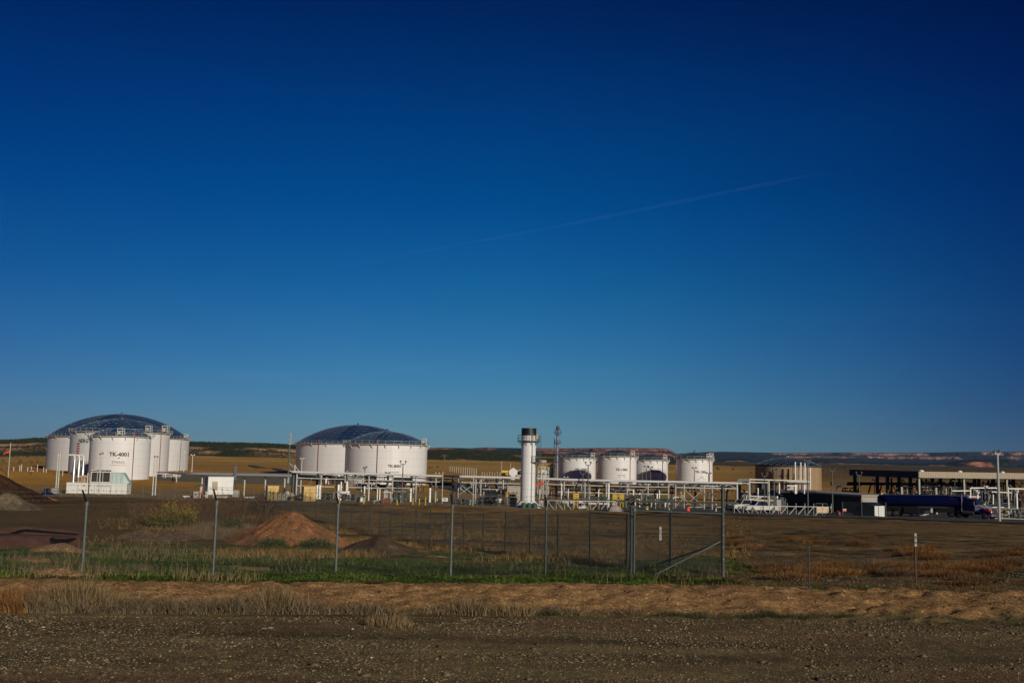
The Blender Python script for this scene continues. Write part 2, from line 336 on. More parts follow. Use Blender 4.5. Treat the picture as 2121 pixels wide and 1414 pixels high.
g = np_obj('ground', V, grid_faces(*X.shape), 'ground', c.reshape(-1, 3), smooth=True); g['kind'] = 'structure'
def sheet(name, pts, up, m, nu=60, nv=6):
    """strip following the terrain: pts = list of (near point (x,y), far point (x,y))"""
    P = np.array([[*p, *q] for p, q in pts], float); t = np.linspace(0, 1, len(P)); tu = np.linspace(0, 1, nu)
    A = np.stack([np.interp(tu, t, P[:, k]) for k in range(4)], -1); s_ = np.linspace(0, 1, nv)[None, :]
    XX = A[:, 0:1] * (1 - s_) + A[:, 2:3] * s_; YY = A[:, 1:2] * (1 - s_) + A[:, 3:4] * s_
    o = np_obj(name, np.stack([XX, YY, gz(XX, YY) + up], -1).reshape(-1, 3), grid_faces(nu, nv), m, smooth=True); o['kind'] = 'structure'; return o
def gp(px, D): p = G(px, D); return (p.x, p.y)
sheet('road', [(gp(1235, 149), gp(1235, 168)), (gp(1500, 146), gp(1500, 196)), (gp(1850, 140), gp(1850, 200)), (gp(2200, 130), gp(2200, 200))], .12, 'asphalt', 120, 14)
sheet('road', [(gp(515, 620), gp(515, 640)), (gp(560, 560), gp(565, 590)), (gp(585, 500), gp(592, 535)), (gp(625, 490), gp(625, 515))], .25, 'asphalt', 60, 4)
sheet('pavement', [(gp(-60, 345), gp(-60, 372)), (gp(30, 337), gp(42, 372))], .15, 'asphalt', 20, 4)
sheet('road', [(gp(900, 330), gp(915, 400)), (gp(960, 300), gp(985, 345)), (gp(1060, 290), gp(1080, 310)), (gp(1240, 270), gp(1260, 288))], .2, 'asphalt', 50, 4)
# ================================================================ HILLS
def interp_px(px, tab): return np.interp(px, [t[0] for t in tab], [t[1] for t in tab])
def hill(name, tops, px0, px1, D0, D1, base, prof, rock, veg, ns, amp, seed, bands=((.3, .4),), nc=700, nr=110, cover=.0, pth=0.):
    pxs = np.linspace(px0, px1, nc); s_ = np.linspace(0, 1, nr)
    A = (pxs - CX) / F; top = np.array([W(p, interp_px(p, tops), (D0 + D1) / 2 if True else 0).z for p in pxs])
    S, AA = np.meshgrid(s_, A, indexing='ij'); TT = np.broadcast_to(top, S.shape)
    D = D0 + (D1 - D0) * S; XX = AA * D
    wv = fbm(XX + seed, D * .0 + seed, 5, ns) ; wv2 = fbm(XX + seed * 3, D + seed, 5, ns * 2.2)
    pp = np.clip(S * 1.0 + wv * amp * (1 - S) * np.minimum(1, S * 6) + wv2 * amp * .6 * S * (1 - S) * 2, 0, 1)
    h = np.interp(pp, [p[0] for p in prof], [p[1] for p in prof])
    ZZ = base + (TT - base) * h + fbm(XX, D, 4, ns * 5) * (TT - base) * .05 * (1 - S)
    rk = np.zeros_like(ZZ)
    for b0, b1 in bands:
        md, hw_ = (b0 + b1) / 2, (b1 - b0) / 2
        big = np.clip((fbm(XX * .5 + seed * b0 * 9, XX * 0 + seed, 4, ns * 1.5) - pth) * 6 + .5, 0, 1)
        rk = np.maximum(rk, np.clip((hw_ - np.abs(pp + wv2 * .02 - md)) / hw_ * 4, 0, 1) * big)
    patch = fbm(XX + 5 * seed, D * 1.5, 4, ns * 6); patch2 = fbm(XX - seed, ZZ * 6, 4, ns * 9)
    cc = mix(veg * (1 + .5 * patch2[..., None]), rock * (1 + .30 * patch2[..., None]), np.clip(rk * (1 + patch * 1.6), 0, 1))
    o = np_obj(name, np.stack([XX, D, ZZ], -1).reshape(-1, 3), grid_faces(nr, nc), 'hill', np.clip(cc, .005, .9).reshape(-1, 3), smooth=True)
    o['kind'] = 'structure'; return o, XX, D, ZZ, rk
RED = C3(.42, .17, .11); PINK = C3(.46, .25, .18); VEG = C3(.045, .050, .032); VEGB = C3(.020, .030, .030); TANR = C3(.50, .31, .16)
hA = hill('hills', [(-80, 914), (0, 911.5), (50, 909.5), (85, 905.5), (110, 906), (200, 906), (385, 913.5), (450, 914.5), (560, 917), (620, 921), (700, 926), (780, 932), (860, 940)],
     -120, 860, 930, 1500, -12, [(0, 0), (.22, .22), (.32, .34), (.36, .50), (.42, .55), (.46, .70), (.52, .76), (.8, .95), (1, 1)], TANR, VEG, .012, .22, 11, ((.26, .37), (.40, .49)), pth=-.12)
hB = hill('hills', [(600, 946), (700, 940), (800, 936), (885, 932.5), (960, 931), (1000, 933.5), (1060, 934.5), (1100, 939.5), (1160, 941), (1300, 949), (1420, 958)],
     600, 1420, 1000, 1800, -12, [(0, 0), (.10, .12), (.16, .36), (.3, .42), (.5, .6), (.55, .75), (.62, .8), (.85, .97), (1, 1)], TANR, VEG, .010, .22, 23, ((.07, .18), (.28, .36), (.48, .57)), pth=-.06)
MES = [(0, 0), (.3, .18), (.48, .36), (.52, .44), (.54, .62), (.60, .68), (.615, .90), (.66, .93), (.8, 1), (1, 1)]
hC = hill('mesa', [(800, 931), (850, 928), (885, 926.5), (920, 925.5), (975, 927), (1010, 925), (1065, 926), (1100, 927), (1240, 926), (1300, 925.5), (1378, 926.5), (1390, 929), (1404, 938), (1425, 946)],
     800, 1425, 4600, 6800, -20, MES, RED, VEGB, .0035, .18, 31, ((.51, .56), (.60, .64)), pth=-.25)
hD = hill('mesa', [(1360, 944), (1420, 937), (1470, 934), (1500, 933.5), (1560, 934.5), (1640, 936), (1690, 935), (1760, 934.5), (1850, 935), (1950, 934), (2000, 932.5), (2220, 931)],
     1360, 2240, 6200, 9500, -20, MES, PINK, VEGB, .0028, .18, 47, ((.515, .55), (.60, .64)), pth=-.05)
hE = hill('mesa', [(1400, 963), (1435, 958), (1452, 955), (1475, 957), (1500, 951.5), (1530, 949), (1550, 950), (1565, 953), (1590, 955), (1640, 951), (1700, 953), (1760, 957), (1850, 958), (1905, 959), (1960, 958), (1985, 953), (2020, 949.5), (2090, 950), (2106, 962), (2140, 966), (2240, 966)],
     1400, 2240, 3600, 4700, -24, [(0, 0), (.25, .1), (.35, .25), (.4, .7), (.48, .85), (.6, .96), (1, 1)], RED, VEGB, .006, .14, 59, ((.34, .42),), pth=.10)
# junipers scattered over the near hills: one uncountable mass
def blob_cloud(name, pts, size, colr, cvar, matname, k=9):
    """many little leafy clumps: each a handful of jittered triangles"""
    n = len(pts); P = np.repeat(np.asarray(pts), k, 0); S = np.repeat(size, k)[:, None]
    o = rng.normal(size=(n * k, 3)); o /= np.linalg.norm(o, axis=1)[:, None]; o *= rng.random((n * k, 1)) ** .4
    cen = P + o * S * [.5, .5, .42] + np.stack([0 * S[:, 0], 0 * S[:, 0], S[:, 0] * .40], -1)
    tri = rng.normal(size=(n * k, 3, 3)); tri /= np.linalg.norm(tri, axis=2)[..., None]
    Vv = (cen[:, None, :] + tri * S[:, None, :] * .36).reshape(-1, 3)
    Fc = np.arange(n * k * 3).reshape(-1, 3)
    cc = np.repeat(colr * (1 + cvar * rng.normal(size=(n * k, 1))), 3, 0)
    return np_obj(name, Vv, Fc, matname, np.clip(cc, .004, .9))
pts = []; 
for (o_, XX, DD_, ZZ, rk), n in ((hA, 15000), (hB, 15000)):
    nr, nc = XX.shape; i = rng.integers(0, nr - 1, n); j = rng.integers(0, nc - 1, n); fx = rng.random(n); fy = rng.random(n)
    q = lambda Q: Q[i, j] * (1 - fy) * (1 - fx) + Q[i + 1, j] * fy * (1 - fx) + Q[i, j + 1] * (1 - fy) * fx + Q[i + 1, j + 1] * fy * fx
    xx, dd, zz, rr = q(XX), q(DD_), q(ZZ), q(rk)
    keep = (rng.random(n) > rr * .93) & (fbm(xx, dd, 3, .01) + rng.random(n) * .6 > -.05)
    pts.append(np.stack([xx, dd, zz - .3], -1)[keep])
pts = np.concatenate(pts)
o = blob_cloud('junipers', pts, rng.uniform(1.1, 2.7, len(pts)), C3(.035, .045, .022), .3, 'grass'); o['kind'] = 'stuff'
n = 900; aa = rng.uniform(-.56, .56, n); dd = rng.uniform(620, 1150, n); keep = (fbm(aa * dd, dd, 3, .008) > (.12 - np.clip(aa, 0, .3) * .5)); aa, dd = aa[keep], dd[keep]
P_ = np.stack([aa * dd, dd, gz(aa * dd, dd) - .2], -1)
o = blob_cloud('scrub', P_, rng.uniform(1.0, 2.6, len(P_)), C3(.05, .05, .025), .3, 'grass'); o['kind'] = 'stuff'
# ================================================================ TEXT
def text_on(parent, s, name, matn, pos, height, ang, R=None, center=None, bold=0.0, flip=False, sx=1.0):
    """lettering laid on a cylinder (center,R) or on a flat face whose outward normal points at angle ang from -Y; pos=(along,z)"""
    cu = bpy.data.curves.new('t', 'FONT'); cu.body = s; cu.size = 1.0; cu.align_x = 'CENTER'; cu.align_y = 'CENTER'; cu.offset = bold; cu.resolution_u = 2
    to = bpy.data.objects.new('t', cu); col.objects.link(to)
    dg = bpy.context.evaluated_depsgraph_get(); me = to.evaluated_get(dg).to_mesh()
    vs = [v.co.copy() for v in me.vertices]; fs = [tuple(p.vertices) for p in me.polygons]
    to.to_mesh_clear(); bpy.data.objects.remove(to)
    k = height / .70; mb = MB(); out = []
    for v in vs:
        x, y = v.x * k * sx, v.y * k
        if R:
            t = ang + x / R; out.append((center[0] + math.sin(t) * (R + .04), center[1] - math.cos(t) * (R + .04), pos[1] + y))
        else:
            t = (math.cos(ang), math.sin(ang)); nn = (math.sin(ang), -math.cos(ang))
            out.append((center[0] + t[0] * (x + pos[0]) + nn[0] * .03, center[1] + t[1] * (x + pos[0]) + nn[1] * .03, pos[1] + y))
    mb.add(out, fs); o = mb.build(name, matn, parent); return o
# ================================================================ TANKS
def facing(C, px):  # angle (from -Y towards +X) of the shell point seen at pixel column px; C centre, returns None outside
    pass
def ang_for(C, R, px):
    """shell angle whose visible point lands on pixel column px"""
    best = None
    for i in range(-90, 91):
        t = math.radians(i) + math.atan2(-C.x, C.y) * 1.0
        p = (C.x + math.sin(t) * R, C.y - math.cos(t) * R, C.z + 5); q = row_of(p)[0]
        if best is None or abs(q - px) < best[0]: best = (abs(q - px), t)
    return best[1]
def tank(px, D, R, rim_row, label, dome_rise, K, base_z=None, shell='white', roof='navy', band=True, girder=.9, red_px=None, boxes=(), stair_px=None, name='storage_tank', gp='white storage tanks', railf=True, brackets=22, vent=True, nodes=.22):
    p = W(px, rim_row, D); zt = p.z; zb = g1(p.x, D) - .4 if base_z is None else base_z
    C = Vector((p.x, D, zb)); t = thing(name, label, 'tank', C, gp)
    n = 96; h = zt - zb
    MB().lathe([(R, 0), (R, h), (R - .15, h)], C, n, cap=False).build('shell', shell, t, smooth=True)
    fl = MB()
    if girder > 0:
        mb_ = 0; MB().lathe([(R - .05, h - .12), (R + girder, h - .12), (R + girder, h + .06), (R - .05, h + .06)], C, n, cap=False).build('walkway', 'white2', t)
        rl = MB()
        nn = max(16, int(2 * math.pi * R / 2.6))
        for i in range(nn):
            t0 = 2 * math.pi * i / nn; t1 = 2 * math.pi * (i + 1) / nn; rr = R + girder - .05
            a0 = Vector((C.x + rr * math.cos(t0), C.y + rr * math.sin(t0), zt)); a1 = Vector((C.x + rr * math.cos(t1), C.y + rr * math.sin(t1), zt))
            rl.tube(a0, a0 + Vector((0, 0, 1.25)), .07, 4)
            for q in (.6, 1.2): rl.tube(a0 + Vector((0, 0, q)), a1 + Vector((0, 0, q)), .045, 4, cap=False)
        rl.build('railing', 'lgalv', t)
        for i in range(brackets):
            if math.sin(2 * math.pi * (i + .3) / brackets) > .25: continue
            bk = MB(); t0 = 2 * math.pi * (i + .3) / brackets; cx, sx_ = math.cos(t0), math.sin(t0)
            bk.bar((C.x + (R + .02) * cx, C.y + (R + .02) * sx_, zt - 1.5), (C.x + (R + girder) * cx, C.y + (R + girder) * sx_, zt - .12), .18); bk.build('bracket', 'white2', t)
    # geodesic dome
    Rs = (R * R + dome_rise * dome_rise) / (2 * dome_rise); rings = []
    for k in range(K + 1):
        m_ = 6 * k if k else 1; ph = math.asin(min(1, R / Rs)) * k / K if Rs > dome_rise else math.pi / 2 * k / K
        rr = Rs * math.sin(ph); zz = zt + dome_rise - Rs * (1 - math.cos(ph)) + .1
        rings.append([Vector((C.x + rr * math.cos(2 * math.pi * j / m_ + .3), C.y + rr * math.sin(2 * math.pi * j / m_ + .3), zz)) for j in range(m_)])
    vs = [v for r in rings for v in r]; idx = []; b = 0
    for r in rings: idx.append(b); b += len(r)
    fs = []; ed = set()
    for k in range(K):
        for sct in range(6):
            for j in range(k + 1):
                o0 = idx[k + 1] + (sct * (k + 1) + j) % (6 * (k + 1)); o1 = idx[k + 1] + (sct * (k + 1) + j + 1) % (6 * (k + 1))
                i0 = idx[k] + ((sct * k + j) % (6 * k) if k else 0)
                fs.append((o0, o1, i0)); ed |= {(o0, o1), (min(o0, i0), max(o0, i0)), (min(o1, i0), max(o1, i0))}
                if j < k:
                    i1 = idx[k] + (sct * k + j + 1) % (6 * k); fs.append((i0, o1, i1))
                    ed.add((min(i0, i1), max(i0, i1)))
    dm = MB().add(vs, fs).build('dome_roof', roof, t)
    rb = MB()
    for a_, b_ in ed:
        up = Vector((0, 0, .05)); rb.bar(vs[a_] + up, vs[b_] + up, .042)
    rb.build('dome_struts', 'rib', dm)
    nd = MB(); vis = sorted([v for k in range(1, K) for v in rings[k]], key=lambda v: v.y)[2:60:2]
    for v in vis: MB().box((v.x, v.y, v.z + .12), (nodes * .9, nodes * .9, nodes * .4), .5).build('dome_node', 'rib2', dm)
    if red_px:
        t0 = ang_for(C, R, red_px); s_, c_ = math.sin(t0), -math.cos(t0)
        MB().tube((C.x + (R + .18) * s_, C.y + (R + .18) * c_, zb), (C.x + (R + .18) * s_, C.y + (R + .18) * c_, zt + .1), .12, 6).build('foam_pipe', 'maroon', t)
        q = Vector((C.x + (R - .2) * s_, C.y + (R - .2) * c_, zt + .7)); fc = MB().box(q, (.75, .5, 1.0)).box(q + Vector((.1, 0, .7)), (.5, .4, .3)); fc.build('foam_chamber', 'maroon', t)
    for (bx, sz) in boxes:
        t0 = ang_for(C, R, bx); q = Vector((C.x + (R - .3) * math.sin(t0), C.y - (R - .3) * math.cos(t0), zt))
        bb = MB(); s2 = sz / 2
        for dx in (-s2, s2):
            for dy in (-s2, s2): bb.bar((q.x + dx, q.y + dy, q.z), (q.x + dx, q.y + dy, q.z + sz * 1.5), .18)
        for dz in (.45, .95, 1.45): bb.box((q.x, q.y, q.z + sz * dz), (sz * 1.1, sz * 1.1, .14 * sz))
        bb.box((q.x - .1 * sz, q.y - s2, q.z + sz * .7), (sz * .4, .1, sz * .5))
        bb.build('gauge_platform', 'white2', t)
    if stair_px:
        st = MB(); t0 = ang_for(C, R, stair_px)
        r1, r2 = R + .1, R + 1.0; N = 60; span = h * 1.25 / R
        for i in range(N):
            tt = t0 + span * (i / N - 1) * -1; z = zb + h * (1 - i / N) if False else zt - h * i / N
            s_, c_ = math.sin(tt), -math.cos(tt)
            st.bar((C.x + r1 * s_, C.y + r1 * c_, z), (C.x + r2 * s_, C.y + r2 * c_, z), .2)
        st.build('spiral_stair', 'galv', t)
    if vent:
        v = rings[0][0]; MB().lathe([(.35, 0), (.35, .5), (.6, .55), (.1, .9)], (v.x, v.y, v.z), 10).build('roof_vent', 'chrome', t)
    MB().lathe([(R + .35, 0), (R + .35, .42), (R + .02, .42)], (C.x, C.y, zb - .05), n, cap=False).build('ring_foundation', 'concrete', t)
    return t, C, R, zb, zt
def seams(t, C, R, zb, zt, k):
    mb = MB()
    for i in range(1, k):
        z = (zt - zb) * i / k; mb.lathe([(R + .012, z - .03), (R + .012, z + .03)], C, 96, cap=False)
    mb.build('weld_seam', 'seam', t)
def lettering(T, px, row, s, hpx, nm, matn='letter', bold=0.0, D=None, sx=1.0):
    t, C, R, zb, zt = T; a_ = ang_for(C, R, px); p = (C.x + R * math.sin(a_), C.y - R * math.cos(a_)); z = W(px, row, p[1]).z
    text_on(t, s, nm, matn, (0, z), hpx * p[1] / F, a_, R=R, center=(C.x, C.y), bold=bold, sx=sx)
def diamond(T, px, row, hp):
    t, C, R, zb, zt = T; a_ = ang_for(C, R, px); cx, cy = C.x + (R + .04) * math.sin(a_), C.y - (R + .04) * math.cos(a_); z = W(px, row, cy).z; s = hp * cy / F / 2
    tx, ty = math.cos(a_), math.sin(a_)
    for (u, v, mn) in ((-1, 0, 'letter'), (0, 1, 'lred'), (1, 0, 'copper'), (0, -1, 'sign')):
        c0 = (u * s * .5, v * s * .5); q = [(c0[0] + du * s * .46, c0[1] + dv * s * .46) for du, dv in ((-1, 0), (0, -1), (1, 0), (0, 1))]
        MB().add([(cx + tx * x_, cy + ty * x_, z + y_) for x_, y_ in q], [(0, 1, 2, 3)]).build('hazard_diamond', mn, t)
T1 = tank(249, 482, 31.8, 906, 'widest white tank with the highest blue dome, behind the other left-hand tanks', 11.2, 11, red_px=372, boxes=((384, 1.6),), name='storage_tank')
T2 = tank(251, 390, 18.1, 895.5, 'tall white tank lettered ENERGY behind the ethanol tank', 5.2, 8, red_px=329, boxes=((305, 1.8), (340, 2.0)))
T3 = tank(251, 338, 9.65, 903.5, 'white ethanol tank lettered TK-4001 with a red pipe', 2.7, 5, red_px=275, boxes=((246, 1.7),), brackets=16)
T4 = tank(740, 460, 27.4, 920, 'wide white domed tank half hidden behind tank TK-8001', 8.8, 10, red_px=659)
T5 = tank(801, 350, 14.2, 920, 'white tank lettered TK-8001 below a long white pipe', 4.4, 8, red_px=780, boxes=((878, 1.5),), brackets=20)
T6 = tank(1196, 458, 8.4, 947.5, 'white tank lettered TK-1005 crossed by a curved blue shadow', 2.7, 5, roof='dtop', boxes=((1228, 1.6),), brackets=18, nodes=.12)
T7 = tank(1278, 422, 8.2, 944.5, 'white tank lettered TK-1004, largest of the right-hand group', 2.7, 5, roof='dtop', red_px=1305, boxes=((1311, 1.6),), brackets=18, nodes=.12)
T8 = tank(1346, 458, 8.2, 952, 'white tank lettered TK-1007 between TK-1004 and TK-1006', 2.6, 5, roof='dtop', red_px=1372, boxes=((1378, 1.6),), brackets=18, nodes=.12)
T9 = tank(1438, 426, 7.65, 950, 'white tank lettered TK-1006, rightmost of the white tanks', 2.7, 5, roof='dtop', red_px=1469, boxes=((1468, 1.5), (1474, 1.7)), brackets=18, nodes=.12)
for T_, k in ((T1, 6), (T2, 7), (T3, 6), (T4, 6), (T5, 6), (T6, 5), (T7, 5), (T8, 5), (T9, 5)): seams(*T_, k)
lettering(T3, 246, 941, 'TK-4001', 7.8, 'tank_number', bold=.035)
lettering(T3, 245, 957, 'ETHANOL', 5.0, 'product_name', 'dgrey', sx=.78)
lettering(T3, 245, 962.6, 'FLAMMABLE - KEEP FIRE AWAY', 1.7, 'warning_line', 'lred', sx=.95)
diamond(T3, 246, 948.7, 5.2)
lettering(T2, 172, 913, 'NERGY', 7.6, 'company_lettering', bold=.03, sx=1.0)
lettering(T2, 167, 957, 'BBS', 7.4, 'company_lettering', bold=.03, sx=1.0)
mb = MB()
t, C, R, zb, zt = T2; a0, a1 = ang_for(C, R, 156.5), ang_for(C, R, 163.5)
for i in range(5):
    zc = W(160, 918.5 + i * 4.9, 380).z; n_ = 8; vs = []
    for j in range(n_ + 1):
        tt = a0 + (a1 - a0) * j / n_
        for dz in (-.26, .26): vs.append((C.x + (R + .05) * math.sin(tt), C.y - (R + .05) * math.cos(tt), zc + dz))
    mb.add(vs, [(2 * j, 2 * j + 2, 2 * j + 3, 2 * j + 1) for j in range(n_)])
mb.build('red_stripes', 'lred', t)
lettering(T5, 817.5, 965.2, 'TK-8001', 5.4, 'tank_number', bold=.035, sx=1.05); diamond(T5, 817.5, 971, 3.0); lettering(T5, 818, 977.6, 'CANDRX', 3.6, 'product_name', 'dgrey', sx=.9)
lettering(T6, 1204, 972.5, 'TK-1005', 4.7, 'tank_number', bold=.035)
lettering(T7, 1287.5, 972.5, 'TK-1004', 4.9, 'tank_number', bold=.035); diamond(T7, 1287.5, 978.5, 2.8); lettering(T7, 1287.5, 984, 'GASOLINE', 2.8, 'product_name', 'dgrey', sx=.8); lettering(T7, 1287.5, 988.3, 'FLAMMABLE - NO SMOKING', 1.2, 'warning_line', 'lred', sx=.9)
lettering(T8, 1358, 976.7, 'TK-1007', 4.6, 'tank_number', bold=.035)
lettering(T9, 1452, 977.2, 'TK-1006', 4.7, 'tank_number', bold=.035); diamond(T9, 1453, 983, 2.8); lettering(T9, 1453, 988.5, 'DIESEL', 2.6, 'product_name', 'dgrey', sx=.8); lettering(T9, 1453, 992.6, 'FLAMMABLE - NO SMOKING', 1.2, 'warning_line', 'lred', sx=.9)
# tan insulated tank
T10 = tank(1632, 250, 7.9, 964, 'tan ribbed metal tank with a low blue dome', 1.9, 5, shell='tan', roof='dtop', girder=0, gp='tan tank', nodes=.08, base_z=None)
t, C, R, zb, zt = T10
mb = MB()
for i in range(150):
    tt = 2 * math.pi * i / 150; mb.bar((C.x + (R + .01) * math.cos(tt), C.y + (R + .01) * math.sin(tt), zb), (C.x + (R + .01) * math.cos(tt), C.y + (R + .01) * math.sin(tt), zt), .06)
mb.build('cladding_ribs', 'tan', t)
MB().lathe([(R + .1, zt - zb - .25), (R + .1, zt - zb + .1), (R - .1, zt - zb + .1)], C, 96, cap=False).build('eave_trim', 'dark_and_shade', t)
for i, (px, rt) in enumerate(((1647, 956), (1658.5, 957), (1667, 958), (1678, 968))):
    p = W(px, rt, 238); q = G(px, 238)
    t = thing('vent_pipe', ['tall white pipe in front of the tan tank, leftmost of four', 'second tall white pipe from the left in front of the tan tank', 'third tall white pipe from the left in front of the tan tank', 'shortest white pipe in front of the tan tank, rightmost of four'][i], 'pipe', q, 'tall pipes in front of the tan tank')
    MB().tube(q, (p.x, 238, p.z), .16, 8).build('riser', 'pipe', t)
    mb = MB(); mb.tube((q.x - .45, 238.4, q.z), (p.x - .45, 238.4, p.z - 1.2), .06, 4)
    for k in range(5): mb.box((q.x - .25, 238.2, q.z + (p.z - q.z) * (k + 1) / 6), (.6, .3, .12))
    mb.build('support_brackets', 'dgrey', t)
# ================================================================ STACK, FLARE
def P3(px, row, D, dy=0.0): v = W(px, row, D); v.y += dy; return v
def railing(mb, cx, cy, z, r, n=14, h=1.1):
    for i in range(n):
        a0 = 2 * math.pi * i / n; a1 = 2 * math.pi * (i + 1) / n
        p0 = Vector((cx + r * math.cos(a0), cy + r * math.sin(a0), z)); p1 = Vector((cx + r * math.cos(a1), cy + r * math.sin(a1), z))
        mb.tube(p0, p0 + Vector((0, 0, h)), .035, 4)
        for q in (h * .5, h): mb.tube(p0 + Vector((0, 0, q)), p1 + Vector((0, 0, q)), .03, 3)
D = 160.; b = G(1092.5, D); top = W(1096.5, 886.5, D); R = 1.17
t = thing('vapor_stack', 'tall white cylindrical stack with a black top and flared base', 'stack', b)
H = top.z - b.z; hw = W(1096, 902, D).z - b.z
c0 = Vector((b.x, D, b.z))
MB().lathe([(R, 0), (R, hw)], c0, 40, cap=False).build('barrel', 'white', t, smooth=True)
MB().lathe([(R + .03, hw), (R + .03, H), (R - .12, H), (R - .12, H - .6)], c0, 40, cap=True).build('black_top', 'black', t, smooth=True)
mb = MB()
for rr in (904.5, 943, 979, 1012, 1030): z = W(1096, rr, D).z - b.z; mb.lathe([(R + .01, z - .03), (R + .06, z), (R + .01, z + .03)], c0, 40, cap=False)
mb.build('band', 'offwhite', t)
zp = W(1096, 914, D).z; mb = MB().lathe([(R, 0), (R + .62, 0), (R + .62, .12), (R, .12)], (c0.x, c0.y, zp), 30, cap=False)
for i in range(10):
    a0 = i * .628; mb.bar((c0.x + R * math.cos(a0), c0.y + R * math.sin(a0), zp - .6), (c0.x + (R + .6) * math.cos(a0), c0.y + (R + .6) * math.sin(a0), zp), .07)
mb.build('platform', 'dgrey', t)
mb = MB(); railing(mb, c0.x, c0.y, zp, R + .6, 14, .95); mb.build('railing', 'galv', t)
mb = MB(); z2 = W(1106, 957, D).z; mb.box((c0.x + R + .1, c0.y - .7, z2), (1.6, 1.2, .12)); mb.bar((c0.x + R, c0.y - .6, z2 - .7), (c0.x + R + .7, c0.y - .9, z2), .07)
for dx in (-.7, -.2, .3, .8):
    mb.tube((c0.x + R + .1 + dx, c0.y - 1.3, z2), (c0.x + R + .1 + dx, c0.y - 1.3, z2 + 1.0), .035, 4)
for q in (.5, 1.0): mb.tube((c0.x + R - .6, c0.y - 1.3, z2 + q), (c0.x + R + .9, c0.y - 1.3, z2 + q), .03, 4)
mb.build('sampling_platform', 'dgrey', t)
mb = MB(); lx = c0.x + R + .55; ly = c0.y - .1
for dx in (-.22, .22): mb.tube((lx + dx, ly, b.z), (lx + dx, ly, zp + 1.2), .035, 4)
z = b.z
while z < zp: mb.tube((lx - .22, ly, z), (lx + .22, ly, z), .02, 3); z += .35
mb.build('ladder', 'galv', t)
mb = MB(); z = b.z + 3
while z < zp - .4:
    for i in range(8): mb.tube((lx + .02 + .38 * math.cos(i * .785), ly + .38 * math.sin(i * .785), z), (lx + .02 + .38 * math.cos(i * .785 + .785), ly + .38 * math.sin(i * .785 + .785), z), .02, 3)
    z += 1.1
mb.build('ladder_cage', 'galv', t)
MB().tube((c0.x + .6, c0.y - R - .05, b.z + .4), (c0.x + .6, c0.y - R - .05, hw + b.z + .5), .045, 6).build('conduit', 'grey', t)
MB().box((c0.x + R + .15, c0.y - .5, zp + .75), (.45, .45, .7)).build('burner_box', 'copper', t)
mb = MB()
for i in range(8):
    a0 = i * math.pi / 4 + .2; cs, sn = math.cos(a0), math.sin(a0); ro = R + .95
    pts_ = []
    for w_ in (-.5, .5):
        tx, ty = -sn * w_, cs * w_
        pts_ += [(c0.x + R * .98 * cs + tx * .8, c0.y + R * .98 * sn + ty * .8, b.z + 1.05), (c0.x + ro * cs + tx * 1.5, c0.y + ro * sn + ty * 1.5, b.z), (c0.x + R * .9 * cs + tx, c0.y + R * .9 * sn + ty, b.z)]
    mb.add(pts_, [(0, 1, 2), (5, 4, 3), (0, 3, 4, 1), (1, 4, 5, 2), (2, 5, 3, 0)])
mb.build('base_skirt', 'white', t)
mb = MB()
for i, dx in enumerate((-1.0, -.15, .7)): mb.lathe([(.42, 0), (.42, .55), (.3, .75), (.05, .8)], (c0.x + .35 + dx, c0.y - 2.6, b.z + .1), 14)
mb.box((c0.x + .3, c0.y - 2.6, b.z), (2.6, 1.0, .25)); mb.build('blower', 'green', t)
# flare
D = 300.; b = G(1153, D); zt = W(1153, 890, D).z
t = thing('flare_stack', 'slim shiny steel flare stack with ring platforms right of the white stack', 'stack', b)
MB().tube(b, (b.x, D, zt), .40, 14).build('barrel', 'chrome', t, smooth=True)
mb = MB(); mb.tube((b.x - .95, D, b.z), (b.x - .95, D, zt - 2.5), .13, 6)
for rr, r in ((897.5, 1.05), (901, .8), (918.5, 1.0), (942, .9), (957, .7)):
    z = W(1153, rr, D).z; mb.lathe([(.3, 0), (r, 0), (r, .18), (.3, .18)], (b.x, D, z), 14, cap=False)
    if r > .85: railing(mb, b.x, D, z, r, 8, 1.0)
mb.build('platforms', 'dgrey', t)
MB().lathe([(.5, 0), (.55, .5), (.35, 1.2)], (b.x, D, zt), 12).build('flare_tip', 'dgrey', t)
